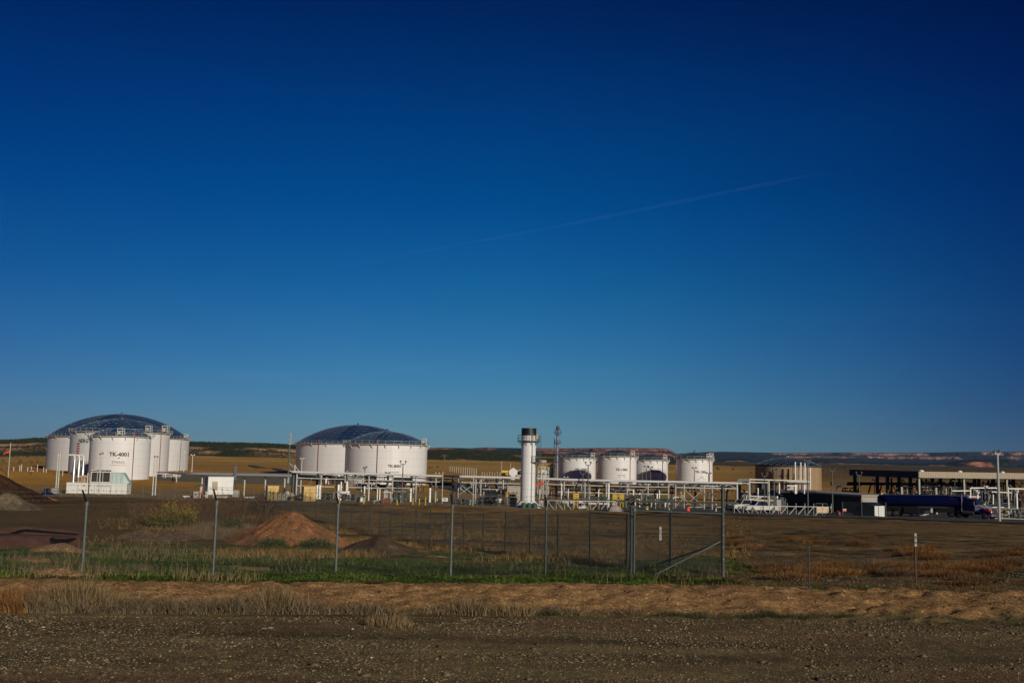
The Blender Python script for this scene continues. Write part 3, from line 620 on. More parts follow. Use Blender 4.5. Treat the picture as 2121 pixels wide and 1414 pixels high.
# ================================================================ LIGHT POLES
def light_pole(px, rt, rb, D, style, label, w=None, base=False, group='floodlight poles', m_='galv', hm=None):
    b = W(px, rb, D); z0 = g1(b.x, D); b.z = min(b.z, z0) - .05 if abs(b.z - z0) < 2.5 else z0; zt = W(px, rt, D).z
    t = thing('light_pole', label, 'light pole', b, group); r = w or .06 + D * .00025
    s = D / F
    if base: MB().lathe([(.42, -.3), (.42, .75), (.38, .78)], b, 18).build('footing', 'concrete', t)
    MB().tube(b, (b.x, D, zt), r * 1.25, 10, r * .8).build('pole', m_, t, smooth=True)
    a = MB(); hmb = []
    if style == 'U':
        wd = 5.2 * s
        a.path([(b.x - wd, D, zt + 5.5 * s), (b.x - wd * .95, D, zt + 1.5 * s), (b.x - wd * .6, D, zt), (b.x + wd * .6, D, zt), (b.x + wd * .95, D, zt + 1.5 * s), (b.x + wd, D, zt + 5.5 * s)], r * .55, 6); hs_ = [(-wd, 5.5 * s), (wd, 5.5 * s)]
    elif style == 'U4':
        wd = 5.2 * s
        a.path([(b.x - wd * 1.3, D, zt + 9 * s), (b.x - wd, D, zt + 1.5 * s), (b.x - wd * .6, D, zt), (b.x + wd * .6, D, zt), (b.x + wd, D, zt + 1.5 * s), (b.x + wd * 1.2, D, zt + 8 * s)], r * .55, 6)
        a.path([(b.x - wd * .4, D - .2, zt + 5.5 * s), (b.x, D - .2, zt), (b.x + wd * .6, D - .2, zt + 5.5 * s)], r * .5, 6); hs_ = [(-wd * 1.3, 9 * s), (-wd * .4, 5.5 * s), (wd * .6, 6.5 * s), (wd * 1.2, 8 * s)]
    elif style == 'T': wd = 3.6 * s; a.bar((b.x - wd, D, zt), (b.x + wd, D, zt), r); hs_ = [(-wd, .4 * s), (wd, .4 * s)]
    elif style == 'V': wd = 2.4 * s; a.path([(b.x - wd, D, zt), (b.x, D, zt - 4 * s), (b.x + wd, D, zt + 2 * s)], r * .6, 5); hs_ = [(-wd, .5 * s), (wd, 2.5 * s)]
    else: hs_ = [(0, .5 * s)]
    if a.v: a.build('arm', m_, t)
    for k, (dx, dz) in enumerate(hs_):
        q = Vector((b.x + dx, D, zt + dz)); hh = MB(); k_ = (3.6 if D < 145 else 2.1) * s
        if hm == 'globe': hh.lathe([(k_ * .2, -k_ * .5), (k_ * .62, -k_ * .2), (k_ * .62, k_ * .3), (k_ * .25, k_ * .55)], q, 10)
        else:
            sg = -1 if dx < 0 else 1
            hh.T = Matrix.Translation(q) @ Matrix.Rotation(sg * .45, 4, 'Y') @ Matrix.Rotation(-.5, 4, 'X')
            hh.loft([[(x_ * k_ * f_, y_ * k_ * f_ * .7, z_ * k_) for x_, y_ in ((-1, -1), (1, -1), (1, 1), (-1, 1))] for f_, z_ in ((.45, -.35), (.9, 0), (1.0, .45), (.8, .6))])
        ho = hh.build('lamp_head', 'lamp' if hm == 'globe' else (hm or 'dgrey'), t)
        if hm != 'globe':
            gl = MB(hh.T); gl.box((0, 0, .63 * k_), (k_ * 1.5, k_ * 1.0, .04 * k_)); gl.build('lens', 'glass', ho)
    return t
LP = [
 (115.5, 942, 1013, 200, 'S', 'left one of two close white poles left of the white generator skid', 'globe'),
 (120, 941, 1012, 204, 'S', 'right one of two close white poles left of the white generator skid', 'globe'),
 (205, 941, 1016, 196, 'V', 'thin lamp pole with two small heads in front of the generator skid', None),
 (316, 946, 1018, 200, 'S', 'left one of two close white poles right of the generator skid', None),
 (321.5, 946, 1019, 203, 'S', 'right one of two close white poles right of the generator skid', None),
 (366, 935, 988, 325, 'S', 'lamp pole with a round white head before the right wall of the widest tank', 'globe'),
 (380, 936, 985, 340, 'S', 'lamp pole with a bright round head at the right edge of the widest tank', 'globe'),
 (397, 942, 982, 345, 'T', 'T-shaped pole with two round lamps on the brown slope right of the left tanks', 'globe'),
 (624, 949.5, 985, 230, 'T', 'T-shaped pole with two bright lamps before the half-hidden tank', 'globe'),
 (715, 975.5, 1000, 215, 'T', 'short pole with two bright lamps just above the long white pipe', 'globe'),
 (755, 969, 1000, 212, 'V', 'lamp pole with two dark heads before the left side of tank TK-8001', None),
 (802, 979, 1000, 215, 'T', 'low lamp pole with two dark round heads under the TK-8001 lettering', None),
 (832, 961, 1045, 166, 'U', 'tall grey floodlight pole in front of the TK-8001 lettering', None),
 (905.5, 980, 1003, 230, 'T', 'low lamp pole with a bright round head right of tank TK-8001', 'globe'),
 (1217, 963, 1058, 158, 'U', 'floodlight pole with two raised heads before tank TK-1005', None),
 (1206.5, 981, 1036, 176, 'U', 'smaller floodlight pole beside the one before tank TK-1005', None),
 (1172, 988, 1004, 230, 'T', 'short pole with two small white lamps above the pipe, before TK-1005', 'globe'),
 (1347, 968, 1000, 330, 'T', 'thin lamp pole before the TK-1007 lettering', None),
 (1330, 976, 1003, 330, 'S', 'thin grey pole at the left part of tank TK-1007, left one of two', 'globe'),
 (1338.5, 966, 1003, 335, 'T', 'thin grey pole with two tiny heads before tank TK-1007', None),
 (1438, 969, 999, 330, 'T', 'thin lamp pole before tank TK-1006, left of its lettering', None),
 (1468, 980, 1050, 200, 'T', 'thin grey lamp pole at the right edge of tank TK-1006', None),
 (1584, 986, 1050, 168, 'U', 'floodlight pole with two heads at the left edge of the tan tank', None),
 (1604, 979, 1066, 160, 'U4', 'floodlight pole with clustered heads before the tan tank', None),
 (1674, 960, 1086, 152, 'U4', 'tallest grey floodlight pole with four heads beside the sliding gate', None),
 (1725, 976, 1076, 160, 'U', 'floodlight pole with two heads right of the tan tank, at the gate end', None),
 (1780, 984, 1026, 185, 'U', 'floodlight pole with pale heads before the left end of the dark canopy', None),
 (1811.5, 994, 1026, 195, 'T', 'short floodlight pole seen below the dark canopy', None),
]
for (px, rt, rb, D, stl, lb, hm) in LP:
    light_pole(px, rt, rb, D, stl, lb, hm=hm, base=(px in (1674,)), w=(.085 if 1500 < px else None), m_='galv' if px > 700 else 'white2')
light_pole(2071, 940.5, 1104, 141, 'U', 'thick grey floodlight pole with two heads standing in front of the pipework at far right', w=.19, base=True, m_='lgalv')
light_pole(1979, 996, 1045, 175, 'T', 'slim lamp pole before the tan canopy edge', w=.06)
def simple_pole(px, rt, rb, D, r, name, label, cat, m_='white2', extra=None, group=None):
    b = W(px, rb, D); z0 = g1(b.x, D); b.z = z0 - .05; tp = W(px, rt, D)
    t = thing(name, label, cat, b, group); MB().tube(b, (b.x, D, tp.z), r, 8).build('pole', m_, t)
    return t, b, tp
def windsock(px, rt, rb, D, label, sock, L, r0_, dirn):
    t, b, tp = simple_pole(px, rt, rb, D, .10, 'windsock', label, 'windsock')
    q = W(sock[0], sock[1], D); n = 12; secs = []
    d = Vector((dirn[0], 0, dirn[1])).normalized(); up = Vector((0, 1, 0)); w_ = d.cross(up)
    for k in range(7):
        f = k / 6; c = q + d * (L * f) + Vector((0, 0, -.25 * L * f * f + .06 * math.sin(k * 2.4))); rr = r0_ * (1 - .5 * f)
        secs.append([c + up * (rr * math.cos(2 * math.pi * i / n)) + w_ * (rr * math.sin(2 * math.pi * i / n)) for i in range(n)])
    MB().loft(secs, cap=False).build('sock', 'orange', t, smooth=True)
    MB().tube(q, (b.x, D, q.z), .05, 6).build('swivel', 'galv', t)
windsock(17.0, 917, 985, 300, 'bright red windsock on a thin pole at far left', (19.5, 935.5), 1.75, .38, (-1, -.12))
windsock(1124, 985, 1046, 165, 'orange windsock hanging just right of the white stack', (1125.5, 999.5), 1.35, .28, (-1, -.2))
# tall mast with discs
t, b, tp = simple_pole(595.5, 898, 1019, 205, .16, 'antenna_mast', 'tall mast ringed with discs at its top, left of the half-hidden tank', 'mast', 'galv')
mb = MB()
for i in range(9): z = W(596, 898.5 + i * 2.7, 205).z; mb.lathe([(.1, 0), (.30, .03), (.30, .09), (.1, .12)], (b.x, 205, z), 12)
mb.build('discs', 'offwhite', t)
z = W(596, 992, 205).z; MB().lathe([(.28, -.8), (.28, .8)], (b.x, 205, z), 10).build('junction_box', 'grey', t)
z1 = W(597, 959, 205).z; MB().bar((b.x + .2, 205, z1), (b.x + .95, 205, z1 - .75), .09).build('camera_arm', 'white2', t)
t, b, tp = simple_pole(920, 941, 967, 620, .22, 'utility_pole', 'far utility pole with a crossarm on the brown plain right of TK-8001', 'pole', 'wood'); MB().box((b.x, 619.7, tp.z - .7), (3.2, .25, .25)).build('crossarm', 'wood', t)
for i, (px, rt, rb, D, lb) in enumerate(((915.5, 976, 1041, 172, 'thin white pole right of tank TK-8001 base'), (979.5, 983, 1048, 160, 'thin yellowish pole before the crossed braces of the pipe rack'), (1038.5, 955, 985, 300, 'thin pale pole left of the yellow equipment'), (1057.5, 958, 975, 320, 'short thin pole above the white valve house, left of two'), (1063, 962, 976, 320, 'short thin pole above the white valve house, right of two'))):
    simple_pole(px, rt, rb, D, .07, 'pole', lb, 'pole')
# rows of pipe-stub posts on the berm
for i in range(13):
    f = i / 12; px = 932 + 54 * f ** 1.0; D = 620 - 190 * f
    b = G(px, D); z = W(px, 965 + 4.5 * f ** 1.5, D).z; zb = b.z - .2; z = max(z, b.z + 1.6)
    o = MB().tube((b.x, D, min(zb, b.z)), (b.x, D, z), .15, 8).lathe([(.25, 0), (.25, .3)], (b.x, D, min(zb, b.z)), 8).build('marker_post', 'post'); tag(o, 'pale post in the left row of posts beyond the pipe rack', 'post', 'row of pale posts left of the stack')
for i in range(8):
    f = i / 7; px = 998 + 37 * f; D = 420 - 10 * f; b = G(px, D); z = W(px, 976.5 + (i % 3) * .8, D).z
    o = MB().tube((b.x, D, b.z - .3), (b.x, D, z), .12, 8).lathe([(.2, 0), (.2, .3)], (b.x, D, b.z), 8).build('marker_post', 'post'); tag(o, 'pale post in the right, shorter row beyond the pipe rack', 'post', 'row of pale posts near the stack')
for i, (px, row) in enumerate(((8, 966), (28, 969), (40.5, 964), (44, 961.5), (57, 967.5), (64.5, 966), (77, 962), (90, 967), (95.5, 972), (129.5, 975))):
    D = 312; b = G(px, D); z = W(px, row, D).z; z = max(z, b.z + 1.2)
    o = MB().tube((b.x, D, b.z - .3), (b.x, D, z), .085, 8).lathe([(.16, 0), (.16, .12)], (b.x, D, z - .12), 8).build('well_post', 'offwhite'); tag(o, 'pale upright post on the brown embankment left of the widest tank', 'post', 'posts on the left embankment')
t = thing('fire_hydrant', 'small dark red hydrant on the embankment left of the tanks', 'hydrant', G(66, 306)); b = Vector(t['_w'])
MB().lathe([(.28, 0), (.22, .1), (.22, 1.1), (.3, 1.15), (.25, 1.4), (.08, 1.55)], b, 12).build('barrel', 'maroon', t); MB().tube((b.x - .5, b.y, b.z + .9), (b.x + .5, b.y, b.z + .9), .14, 8).build('outlet', 'sign', t)
# ================================================================ PIPE RACKS
def rackD(px): return 188 - (px - 620) * .018
def rowline(tab):
    xs = [t[0] for t in tab]; ys = [t[1] for t in tab]
    return lambda px: float(np.interp(px, xs, ys))
topl = rowline([(600, 976.6), (620, 977.2), (760, 981.2), (930, 986), (1075, 989.3), (1180, 993), (1300, 996), (1420, 998), (1460, 999), (1530, 1000.5)])
def hline(mb, px0, px1, rf, r, dy=0.0, n=8, step=60):
    k = max(1, int((px1 - px0) / step)); prev = None
    for i in range(k + 1):
        px = px0 + (px1 - px0) * i / k; D = rackD(px) + dy; row = rf(px) if callable(rf) else rf
        p = W(px, row, D)
        if prev is not None: mb.tube(prev, p, r, n)
        prev = p
    return mb
def vpost(mb, px, row0, D, wd, row1=None, bar=True):
    p = W(px, row0, D); zb = g1(p.x, D) - .1 if row1 is None else W(px, row1, D).z
    (mb.bar if bar else mb.tube)((p.x, D, zb), (p.x, D, p.z), wd); return mb
def rack(label, px0, px1, posts, beams, braces, toppipe, base, back=(), pipes_dark=True):
    t = thing('pipe_rack', label, 'pipe rack', G((px0 + px1) / 2, rackD((px0 + px1) / 2)), 'white steel pipe racks')
    for px in posts: vpost(MB(), px, topl(px) + 1.0, rackD(px), .19).build('post', 'post', t)
    for px in back: vpost(MB(), px, topl(px) + 1.6, rackD(px) + 5, .28).build('rear_post', 'dgrey', t)
    for (a_, b_, rf, wd) in beams: hline(MB(), a_, b_, rf, wd * .78, 0, 4).build('beam', 'white2', t)
    if toppipe: hline(MB(), toppipe[0], toppipe[1], topl, .20, -.45, 12).build('top_pipe', 'white', t)
    if braces:
        for (x0, y0, x1, y1) in braces:
            MB().bar(W(x0, y0, rackD(x0) - .15), W(x1, y1, rackD(x1) - .15), .085).build('brace', 'white2', t)
    return t
lv2 = lambda px: topl(px) + 12.2; lv3 = lambda px: topl(px) + 26.5
rk1 = rack('long white pipe rack between the dark vertical duct and the stack', 614, 1075, [615, 665.5, 715, 764.5, 813.5, 862, 903, 949.5, 985.5, 996, 1042.5], [(615, 1078, lv2, .15), (615, 800, lambda p: topl(p) + 28.5, .17), (800, 862, lambda p: topl(p) + 27, .14), (903, 945, lambda p: topl(p) + 26, .13), (1000, 1078, lambda p: topl(p) + 25, .13)],
    [(951, 1000, 984, 1027), (951, 1024, 984, 1001), (952, 1010, 966, 1021), (766, 1001, 785, 1009), (800, 1010, 813, 999), (985, 1003, 996, 996)], (606, 1076), None, back=(658, 700, 853, 892, 938, 1029))
for (px, rt, rb, w_) in ((657.5, 1004, 1029, .20), (663, 1004, 1025, .22), (701.5, 1003, 1024, .24), (707, 997, 1031, .13), (719, 996, 1016, .20), (755.5, 1006, 1030, .14), (764.5, 1008, 1032, .10), (782, 1012, 1035, .12), (787, 1012, 1037, .12), (851, 1012, 1033, .20), (891, 1010, 1037, .20), (937, 1012, 1022, .16), (945, 1018, 1028, .10), (1029, 1015, 1040, .14)):
    D = rackD(px) - 1; vpost(MB(), px, rt, D, w_, None, False).build('pipe_leg', 'pipe', rk1)
mb = MB()   # dark pipe runs behind the beams
for (x0, x1, dr, r) in ((615, 1078, 6, .10), (615, 700, 11.0, .10), (760, 1078, 14.5, .20), (815, 851, 9, .22), (891, 985, 18.0, .16), (1000, 1030, 24.5, .10)): hline(mb, x0, x1, (lambda d_: lambda p: topl(p) + d_)(dr), r, 2.2, 8)
for (x, r0_, r1_) in ((804, 984, 1001), (851.5, 985, 1001), (893, 987, 1006), (939, 988, 1015), (1030, 992, 1015), (1009, 991, 1013), (991, 992, 1008), (820, 1000, 1028), (829, 1000, 1026), (842, 1008, 1034), (660, 980, 994)): mb.tube(W(x, r0_, rackD(x) + 2), W(x, r1_, rackD(x) + 2), .17, 8)
for (x0, x1, r_) in ((804, 813, 984.5), (851, 861, 985), (893, 902, 987), (893, 902, 997), (851, 862, 996)): mb.tube(W(x0, r_, rackD(x0) + 2), W(x1, r_, rackD(x1) + 2), .15, 8)
mb.build('dark_pipes', 'dgrey', rk1)
rk2 = rack('white pipe rack in the middle, from the stack to the tower bay', 1114, 1400, [1132.5, 1168.5, 1211.5, 1256, 1299, 1342, 1384.5], [(1132, 1385, lambda p: topl(p) + 11.2, .14), (1155, 1385, lambda p: topl(p) + 25.5, .14)],
    [(1300, 1009, 1316, 1019), (1328, 1020, 1341, 1010)], (1112, 1422), None, back=(1153, 1236, 1290, 1358, 1367))
for (px, rt, rb, w_) in ((1163, 1000, 1035, .10), (1177, 1012, 1035, .10), (1240, 1014, 1036, .12), (1261, 1001, 1038, .18), (1312, 1014, 1040, .14), (1325, 1020, 1044, .14), (1361, 1022, 1046, .16), (1366, 1014, 1040, .12), (1118, 1013, 1030, .18)): vpost(MB(), px, rt, rackD(px) - 1, w_ * .8, None, False).build('pipe_leg', 'pipe', rk2)
mb = MB()
for (x0, x1, dr, r) in ((1114, 1400, 7, .08), (1155, 1400, 22.8, .18), (1132, 1400, 13, .12), (1140, 1300, 16, .10)): hline(mb, x0, x1, (lambda d_: lambda p: topl(p) + d_)(dr), r, 2.4, 8)
for (x, r0_, r1_) in ((1155, 1000, 1032), (1199, 1003, 1018), (1176, 1004, 1014), (1241, 1004, 1012), (1283, 997, 1016), (1295, 998, 1013), (1324, 1008, 1020), (1361, 1008, 1022), (1265, 1000, 1030), (1209, 1000, 1030)): mb.tube(W(x, r0_, rackD(x) + 2), W(x, r1_, rackD(x) + 2), .14, 8)
for (x0, x1, r_) in ((1254, 1262, 998), (1283, 1298, 996), (1283, 1296, 999), (1300, 1310, 999)): mb.tube(W(x0, r_, rackD(x0) + 2), W(x1, r_, rackD(x1) + 2), .15, 8)
mb.build('dark_pipes', 'dgrey', rk2)
rk3 = rack('white braced tower bay of the pipe rack left of the grey gate', 1395, 1530, [1399, 1417, 1458.5, 1475, 1526], [(1399, 1526, lambda p: topl(p) + 11, .18), (1417, 1526, lambda p: topl(p) + .5, .16), (1423, 1455, 1050, .12), (1484, 1508, 1050, .10)],
    [(1418, 1013, 1457, 1049), (1418, 1048, 1457, 1013), (1400, 1048, 1417, 1030), (1417, 1030, 1430, 1045), (1410, 1021, 1417, 1028), (1460, 1001, 1473, 1008), (1476, 1010, 1492, 1000), (1502, 1000, 1522, 1009), (1434, 1009, 1446, 1001), (1500, 1001, 1486, 1008)], (1395, 1526), None, back=(1440, 1506))
mb = MB()
for i in range(26):
    x = 1400 + i * 2.3 + rng.random(); mb.bar(W(x, 1001 + rng.random() * 2, rackD(x) + 2), W(x + 1.5 + rng.random() * 2, 1008, rackD(x) + 2), .12)
hline(mb, 1395, 1475, lambda p: topl(p) + 9, .2, 2.5); hline(mb, 1395, 1530, lambda p: topl(p) + 6, .10, 2.5)
mb.build('cable_tray', 'dgrey', rk3)
for rk_, a_, b_, n_ in ((rk1, 620, 1075, 90), (rk2, 1116, 1400, 80), (rk3, 1400, 1524, 26)):
    for mt, nm in (('pipe', 'small_white_pipes'), ('black', 'small_dark_pipes'), ('grey', 'small_grey_pipes')):
        for i in range(n_ // 3):
            mb = MB(); x = a_ + (b_ - a_) * rng.random(); t0 = topl(x) + 3 + 24 * rng.random(); D = rackD(x) + 1 + 3 * rng.random(); r_ = .03 + .05 * rng.random()
            if rng.random() < .62: mb.tube(W(x, t0, D), W(x, t0 + 5 + 18 * rng.random(), D), r_, 5)
            else:
                L_ = min(b_ - x, 8 + 30 * rng.random()); p0 = W(x, t0, D); p1 = W(x + L_, topl(x + L_) + t0 - topl(x), D); mb.path([p0 + Vector((0, 0, -.9)), p0, p1, p1 + Vector((0, 0, -1.2 * rng.random()))], r_, 5)
            mb.build('small_pipe', mt, rk_)
# right tower bays px 1526-1690
t = thing('pipe_rack', 'open white steel frame with slanted ladder tray before the tan tank', 'pipe rack', G(1570, 172), 'white steel pipe racks'); D_ = 172
for (px, rt) in ((1526, 1000), (1551.5, 991), (1591.5, 994)): vpost(MB(), px, rt, D_, .30).build('post', 'white2', t)
for (x0, y0, x1, y1, w_) in ((1526, 1000.5, 1538, 1000.5, .2), (1552, 992.3, 1676, 995.5, .22), (1552, 998, 1590, 999, .18), (1552, 1027, 1591, 1028, .2), (1552, 1034, 1583, 1035, .16), (1630, 996.5, 1676, 998, .18), (1524, 1000, 1551, 1001, .22)):
    MB().bar(W(x0, y0, D_ - .1), W(x1, y1, D_ - .1), w_).build('beam', 'white2', t)
for i in range(7): x = 1526 + i * 3.4; MB().bar(W(x, 1000.3, D_), W(x + 6, 992, D_ + 3.5), .16 if i else .2).build('tray_bar', 'white2', t)
mb = MB()
for (x0, y0, x1, y1, r) in ((1537, 1003, 1590, 1003, .12), (1555, 1004, 1563, 1004, .1), (1551, 1010, 1582, 1010.5, .1), (1590, 1001.5, 1676, 1001, .14), (1608, 1018, 1690, 1017, .16), (1532, 1004, 1532, 1038, .25), (1577, 1000, 1577, 1012, .5), (1608, 998, 1608, 1018, .12), (1628, 1000, 1628, 1017, .14), (1660, 996, 1660, 1018, .1), (1557, 1000, 1557, 1028, .1), (1530, 1001, 1530, 1036, .16)): mb.tube(W(x0, y0, D_ + 2), W(x1, y1, D_ + 2), r, 8)
mb.build('dark_pipes', 'dgrey', t)
mb = MB()
for i in range(7): mb.tube(W(1631 + i * 2, 1007, D_ + 1), W(1631 + i * 2, 1014, D_ + 1), .07, 5)
for x, a_, b_ in ((1647, 996, 1022), (1649.5, 1000, 1022), (1614, 1000, 1022), (1666, 1003, 1022), (1570, 1010, 1030)): mb.tube(W(x, a_, D_ + 1), W(x, b_, D_ + 1), .12, 6)
mb.tube(W(1630, 1005.5, D_), W(1647, 1005.5, D_), .12, 6); mb.build('white_pipes', 'pipe', t)
# louvered panel + duct
t = thing('cable_duct', 'tall dark blue-grey vertical duct at the left end of the pipe rack', 'duct', G(610, 189)); a_ = W(610, 979, 189); gb = g1(a_.x, 189)
MB().box((a_.x, 189, (a_.z + gb) / 2), (.75, .7, a_.z - gb), .5).build('casing', 'dgrey', t); MB().box((a_.x + .6, 188.8, (a_.z + gb) / 2), (.16, .16, a_.z - gb)).build('mast', 'white2', t)
mb = MB().bar(W(610, 979, 188.6), W(610.5, 962, 188.6), .22).bar(W(612, 965, 188.6), W(620, 976, 188.6), .12).bar(W(600, 974, 188.6), W(609, 979, 188.6), .16); mb.build('vent_frame', 'white2', t)
# ================================================================ VALVE MANIFOLDS AND PIPE CLUTTER
def manifold(label, px0, px1, r0_, r1_, D, n, cols, seed, name='valve_manifold', cat='pipework', headers=2, thick=.12):
    R0 = random.Random(seed); c = G((px0 + px1) / 2, D); t = thing(name, label, cat, c, 'valve and pump clusters')
    s = D / F; xl, xr = W(px0, r1_, D).x, W(px1, r1_, D).x; zt = W(px0, r0_, D).z; zb = min(W(px0, r1_, D).z, c.z + .3) if r1_ > 1020 else W(px0, r1_, D).z
    if zt - zb < .8: zt = zb + .8
    for k in range(headers):
        z = zb + (zt - zb) * (.18 + .5 * k / max(1, headers - 1) if headers > 1 else .3); y = D + R0.uniform(-.8, .8)
        MB().tube((xl, y, z), (xr, y, z), thick * R0.uniform(1, 1.5), 8).build('header', R0.choice(cols), t)
    for i in range(n):
        x = xl + (xr - xl) * (i + R0.uniform(.2, .8)) / n; y = D + R0.uniform(-1.2, 1.2); h = (zt - zb) * R0.uniform(.45, 1.0); m_ = R0.choice(cols)
        mb = MB().tube((x, y, zb - .3), (x, y, zb + h * .8), thick * R0.uniform(.5, .9), 7)
        z = zb + h * R0.uniform(.35, .7); mb.lathe([(thick * 1.6, -.06), (thick * 1.6, .06)], (x, y, z - .25), 8).lathe([(thick * 1.6, -.06), (thick * 1.6, .06)], (x, y, z + .25), 8); mb.lathe([(thick, -.22), (thick * 1.7, 0), (thick, .22)], (x, y, z), 8)
        if R0.random() < .5: mb.path([(x, y, zb + h * .8), (x + .15, y, zb + h * .95), (x + R0.uniform(.5, 1.2), y, zb + h * .95)], thick * .7, 7)
        mb.build('riser', m_, t)
        if R0.random() < .6:
            w_ = MB(); w_.tube((x, y - .1, z), (x, y - .5, z), .03, 4)
            for q in range(8): w_.tube((x + .22 * math.cos(q * .785), y - .5, z + .22 * math.sin(q * .785)), (x + .22 * math.cos(q * .785 + .785), y - .5, z + .22 * math.sin(q * .785 + .785)), .03, 3)
            w_.build('handwheel', R0.choice(['green', 'dgrey', 'red', 'galv']), t)
    return t
DK = ['dgrey', 'black', 'dgrey', 'green', 'grey']; WH = ['pipe', 'white2', 'grey', 'dgrey', 'pipe']; MX = ['dgrey', 'grey', 'pipe', 'green', 'rust']
manifold('row of small dark valves on the pipe rack, nearest the vertical duct', 617, 655, 982, 990, 190, 11, DK, 1)
manifold('cluster of white valves on the pipe rack before the half-hidden tank', 667, 712, 981, 989, 189, 13, WH, 2)
manifold('cluster of white and dark valves on the pipe rack below tank TK-8001 left edge', 722, 752, 983, 990, 187, 9, WH, 3)
manifold('row of short pipe stubs hanging under the rack beside the ochre cabinet', 672, 714, 992, 998, 188, 14, ['dgrey', 'pipe', 'dgrey'], 4)
manifold('dark slanted pipes on the rack before tank TK-8001', 755, 778, 982, 996, 187, 8, DK, 5)
manifold('dark pipe cluster under the rack left of the white fire pump shelter', 738, 800, 1000, 1012, 190, 14, DK, 6, thick=.2)
manifold('black pipe cluster on the rack under the TK-8001 lettering', 815, 840, 988, 1008, 186, 9, ['black', 'dgrey'], 7, thick=.22)
manifold('dark pumps on the ground between the ochre cabinets and the pipe rack', 668, 690, 1017, 1027, 182, 7, DK, 8)
manifold('grey pumps and valves under the rack, right of the right ochre cabinet', 705, 735, 1018, 1028, 180, 8, DK, 9)
manifold('red and grey valve group beside the white instrument boxes', 736, 756, 1022, 1034, 172, 7, ['maroon', 'grey', 'galv', 'dgrey'], 10)
manifold('grey pump skid left of the red base of the white shelter', 770, 790, 1034, 1046, 166, 7, ['galv', 'dgrey', 'grey'], 11)
manifold('green-grey pipework frame behind the white shelter', 812, 842, 1006, 1040, 174, 9, ['green', 'galv', 'grey', 'dgrey'], 12)
manifold('dark green pump row right of the small white sign', 942, 976, 1029, 1042, 172, 12, ['green', 'dgrey', 'galv', 'pipe'], 13)
manifold('grey valve row behind the low fence left of the stack', 986, 1040, 1028, 1044, 172, 13, MX, 14)
manifold('dark valve bank beside the yellow railings left of the stack', 1004, 1030, 1018, 1030, 180, 6, ['black', 'dgrey'], 15, thick=.22)
manifold('pipework between the stack base and the white rack, right of the stack', 1118, 1150, 1028, 1046, 172, 7, MX, 16)
manifold('pipe and valve thicket under the middle rack before TK-1005', 1160, 1215, 1020, 1038, 178, 12, MX, 17)
manifold('pipe and valve thicket under the middle rack before TK-1004', 1218, 1290, 1022, 1042, 176, 15, MX, 18)
manifold('dense tangle of valves behind the chain-link corner post', 1290, 1350, 1016, 1046, 174, 22, ['grey', 'dgrey', 'green', 'pipe', 'black'], 19)
manifold('green tank and valves left of the braced tower bay', 1352, 1398, 1026, 1048, 170, 12, ['green', 'dgrey', 'pipe', 'green'], 20)
manifold('upright pipes and meters on the rack before TK-1007', 1322, 1398, 995, 1004, 182, 16, MX, 21)
manifold('upright pipes in a bundle under the slanted tray', 1534, 1550, 1008, 1034, 176, 9, ['pipe', 'white2', 'dgrey'], 22, thick=.15)
manifold('low pipes under the open white frame', 1552, 1600, 1026, 1038, 176, 10, ['dgrey', 'copper', 'pipe'], 23)
manifold('dark loading arms left of the canopy', 1728, 1778, 1000, 1024, 200, 16, ['black', 'dgrey', 'pipe', 'black'], 24, thick=.16)
manifold('dark process pipes beside the flare stack', 1133, 1147, 955, 990, 310, 8, ['black', 'dgrey', 'black'], 25, thick=.45)
manifold('steel process pipes behind the right side of the stack', 1118, 1132, 968, 990, 300, 7, ['pipe', 'grey', 'dgrey'], 26, thick=.28)
manifold('white valves beside the small white valve house', 1068, 1078, 972, 980, 300, 5, ['pipe', 'white2', 'grey'], 27, thick=.3)
manifold('white pipe fittings at the foot of tank TK-4001', 336, 375, 980, 987, 315, 6, ['pipe', 'pipe', 'white2'], 28, thick=.14)
# ================================================================ BUILDINGS AND EQUIPMENT
def frame(px, row_unused, D, rot):
    """local frame at ground: x along the front face, -y towards the viewer side, rotated by rot"""
    b = G(px, D); return b, Matrix.Translation(b) @ Matrix.Rotation(rot, 4, 'Z')
GR = R_(28)
# generator skid container
b = G(139, 206); bx = G(260, 206); L = bx.x - b.x; c0 = G(199.5, 206); h = (1022 - 1000.5) * 206 / F + .1
t = thing('generator_skid', 'white generator skid with exhaust silencers and radiator on its roof, lettered JENBACHER', 'generator', c0)
T = Matrix.Translation(c0) @ Matrix.Rotation(R_(6), 4, 'Z')
MB(T).box((0, 1.6, h / 2), (L, 3.2, h)).build('container', 'offwhite', t)
mb = MB(T)
for i in range(1, 12): mb.box((-L / 2 + L * i / 12, -.02, h / 2), (.05, .04, h - .2))
mb.box((0, -.03, h - .05), (L + .1, .08, .14)).box((0, -.03, .08), (L + .1, .08, .16)); mb.build('wall_seams', 'white2', t)
tf = lambda x, z: tuple(T @ Vector((x, -.05, z)))
text_on(t, 'JENBACHER', 'maker_lettering', 'dgrey', (1.3, c0.z + h * .72), .34, R_(6), center=(c0.x, c0.y, 0))
MB(T).box((-L * .21, -.04, h * .72), (.55, .03, .4)).box((-L * .12, -.04, h * .72), (.5, .03, .3)).build('warning_labels', 'copper', t)
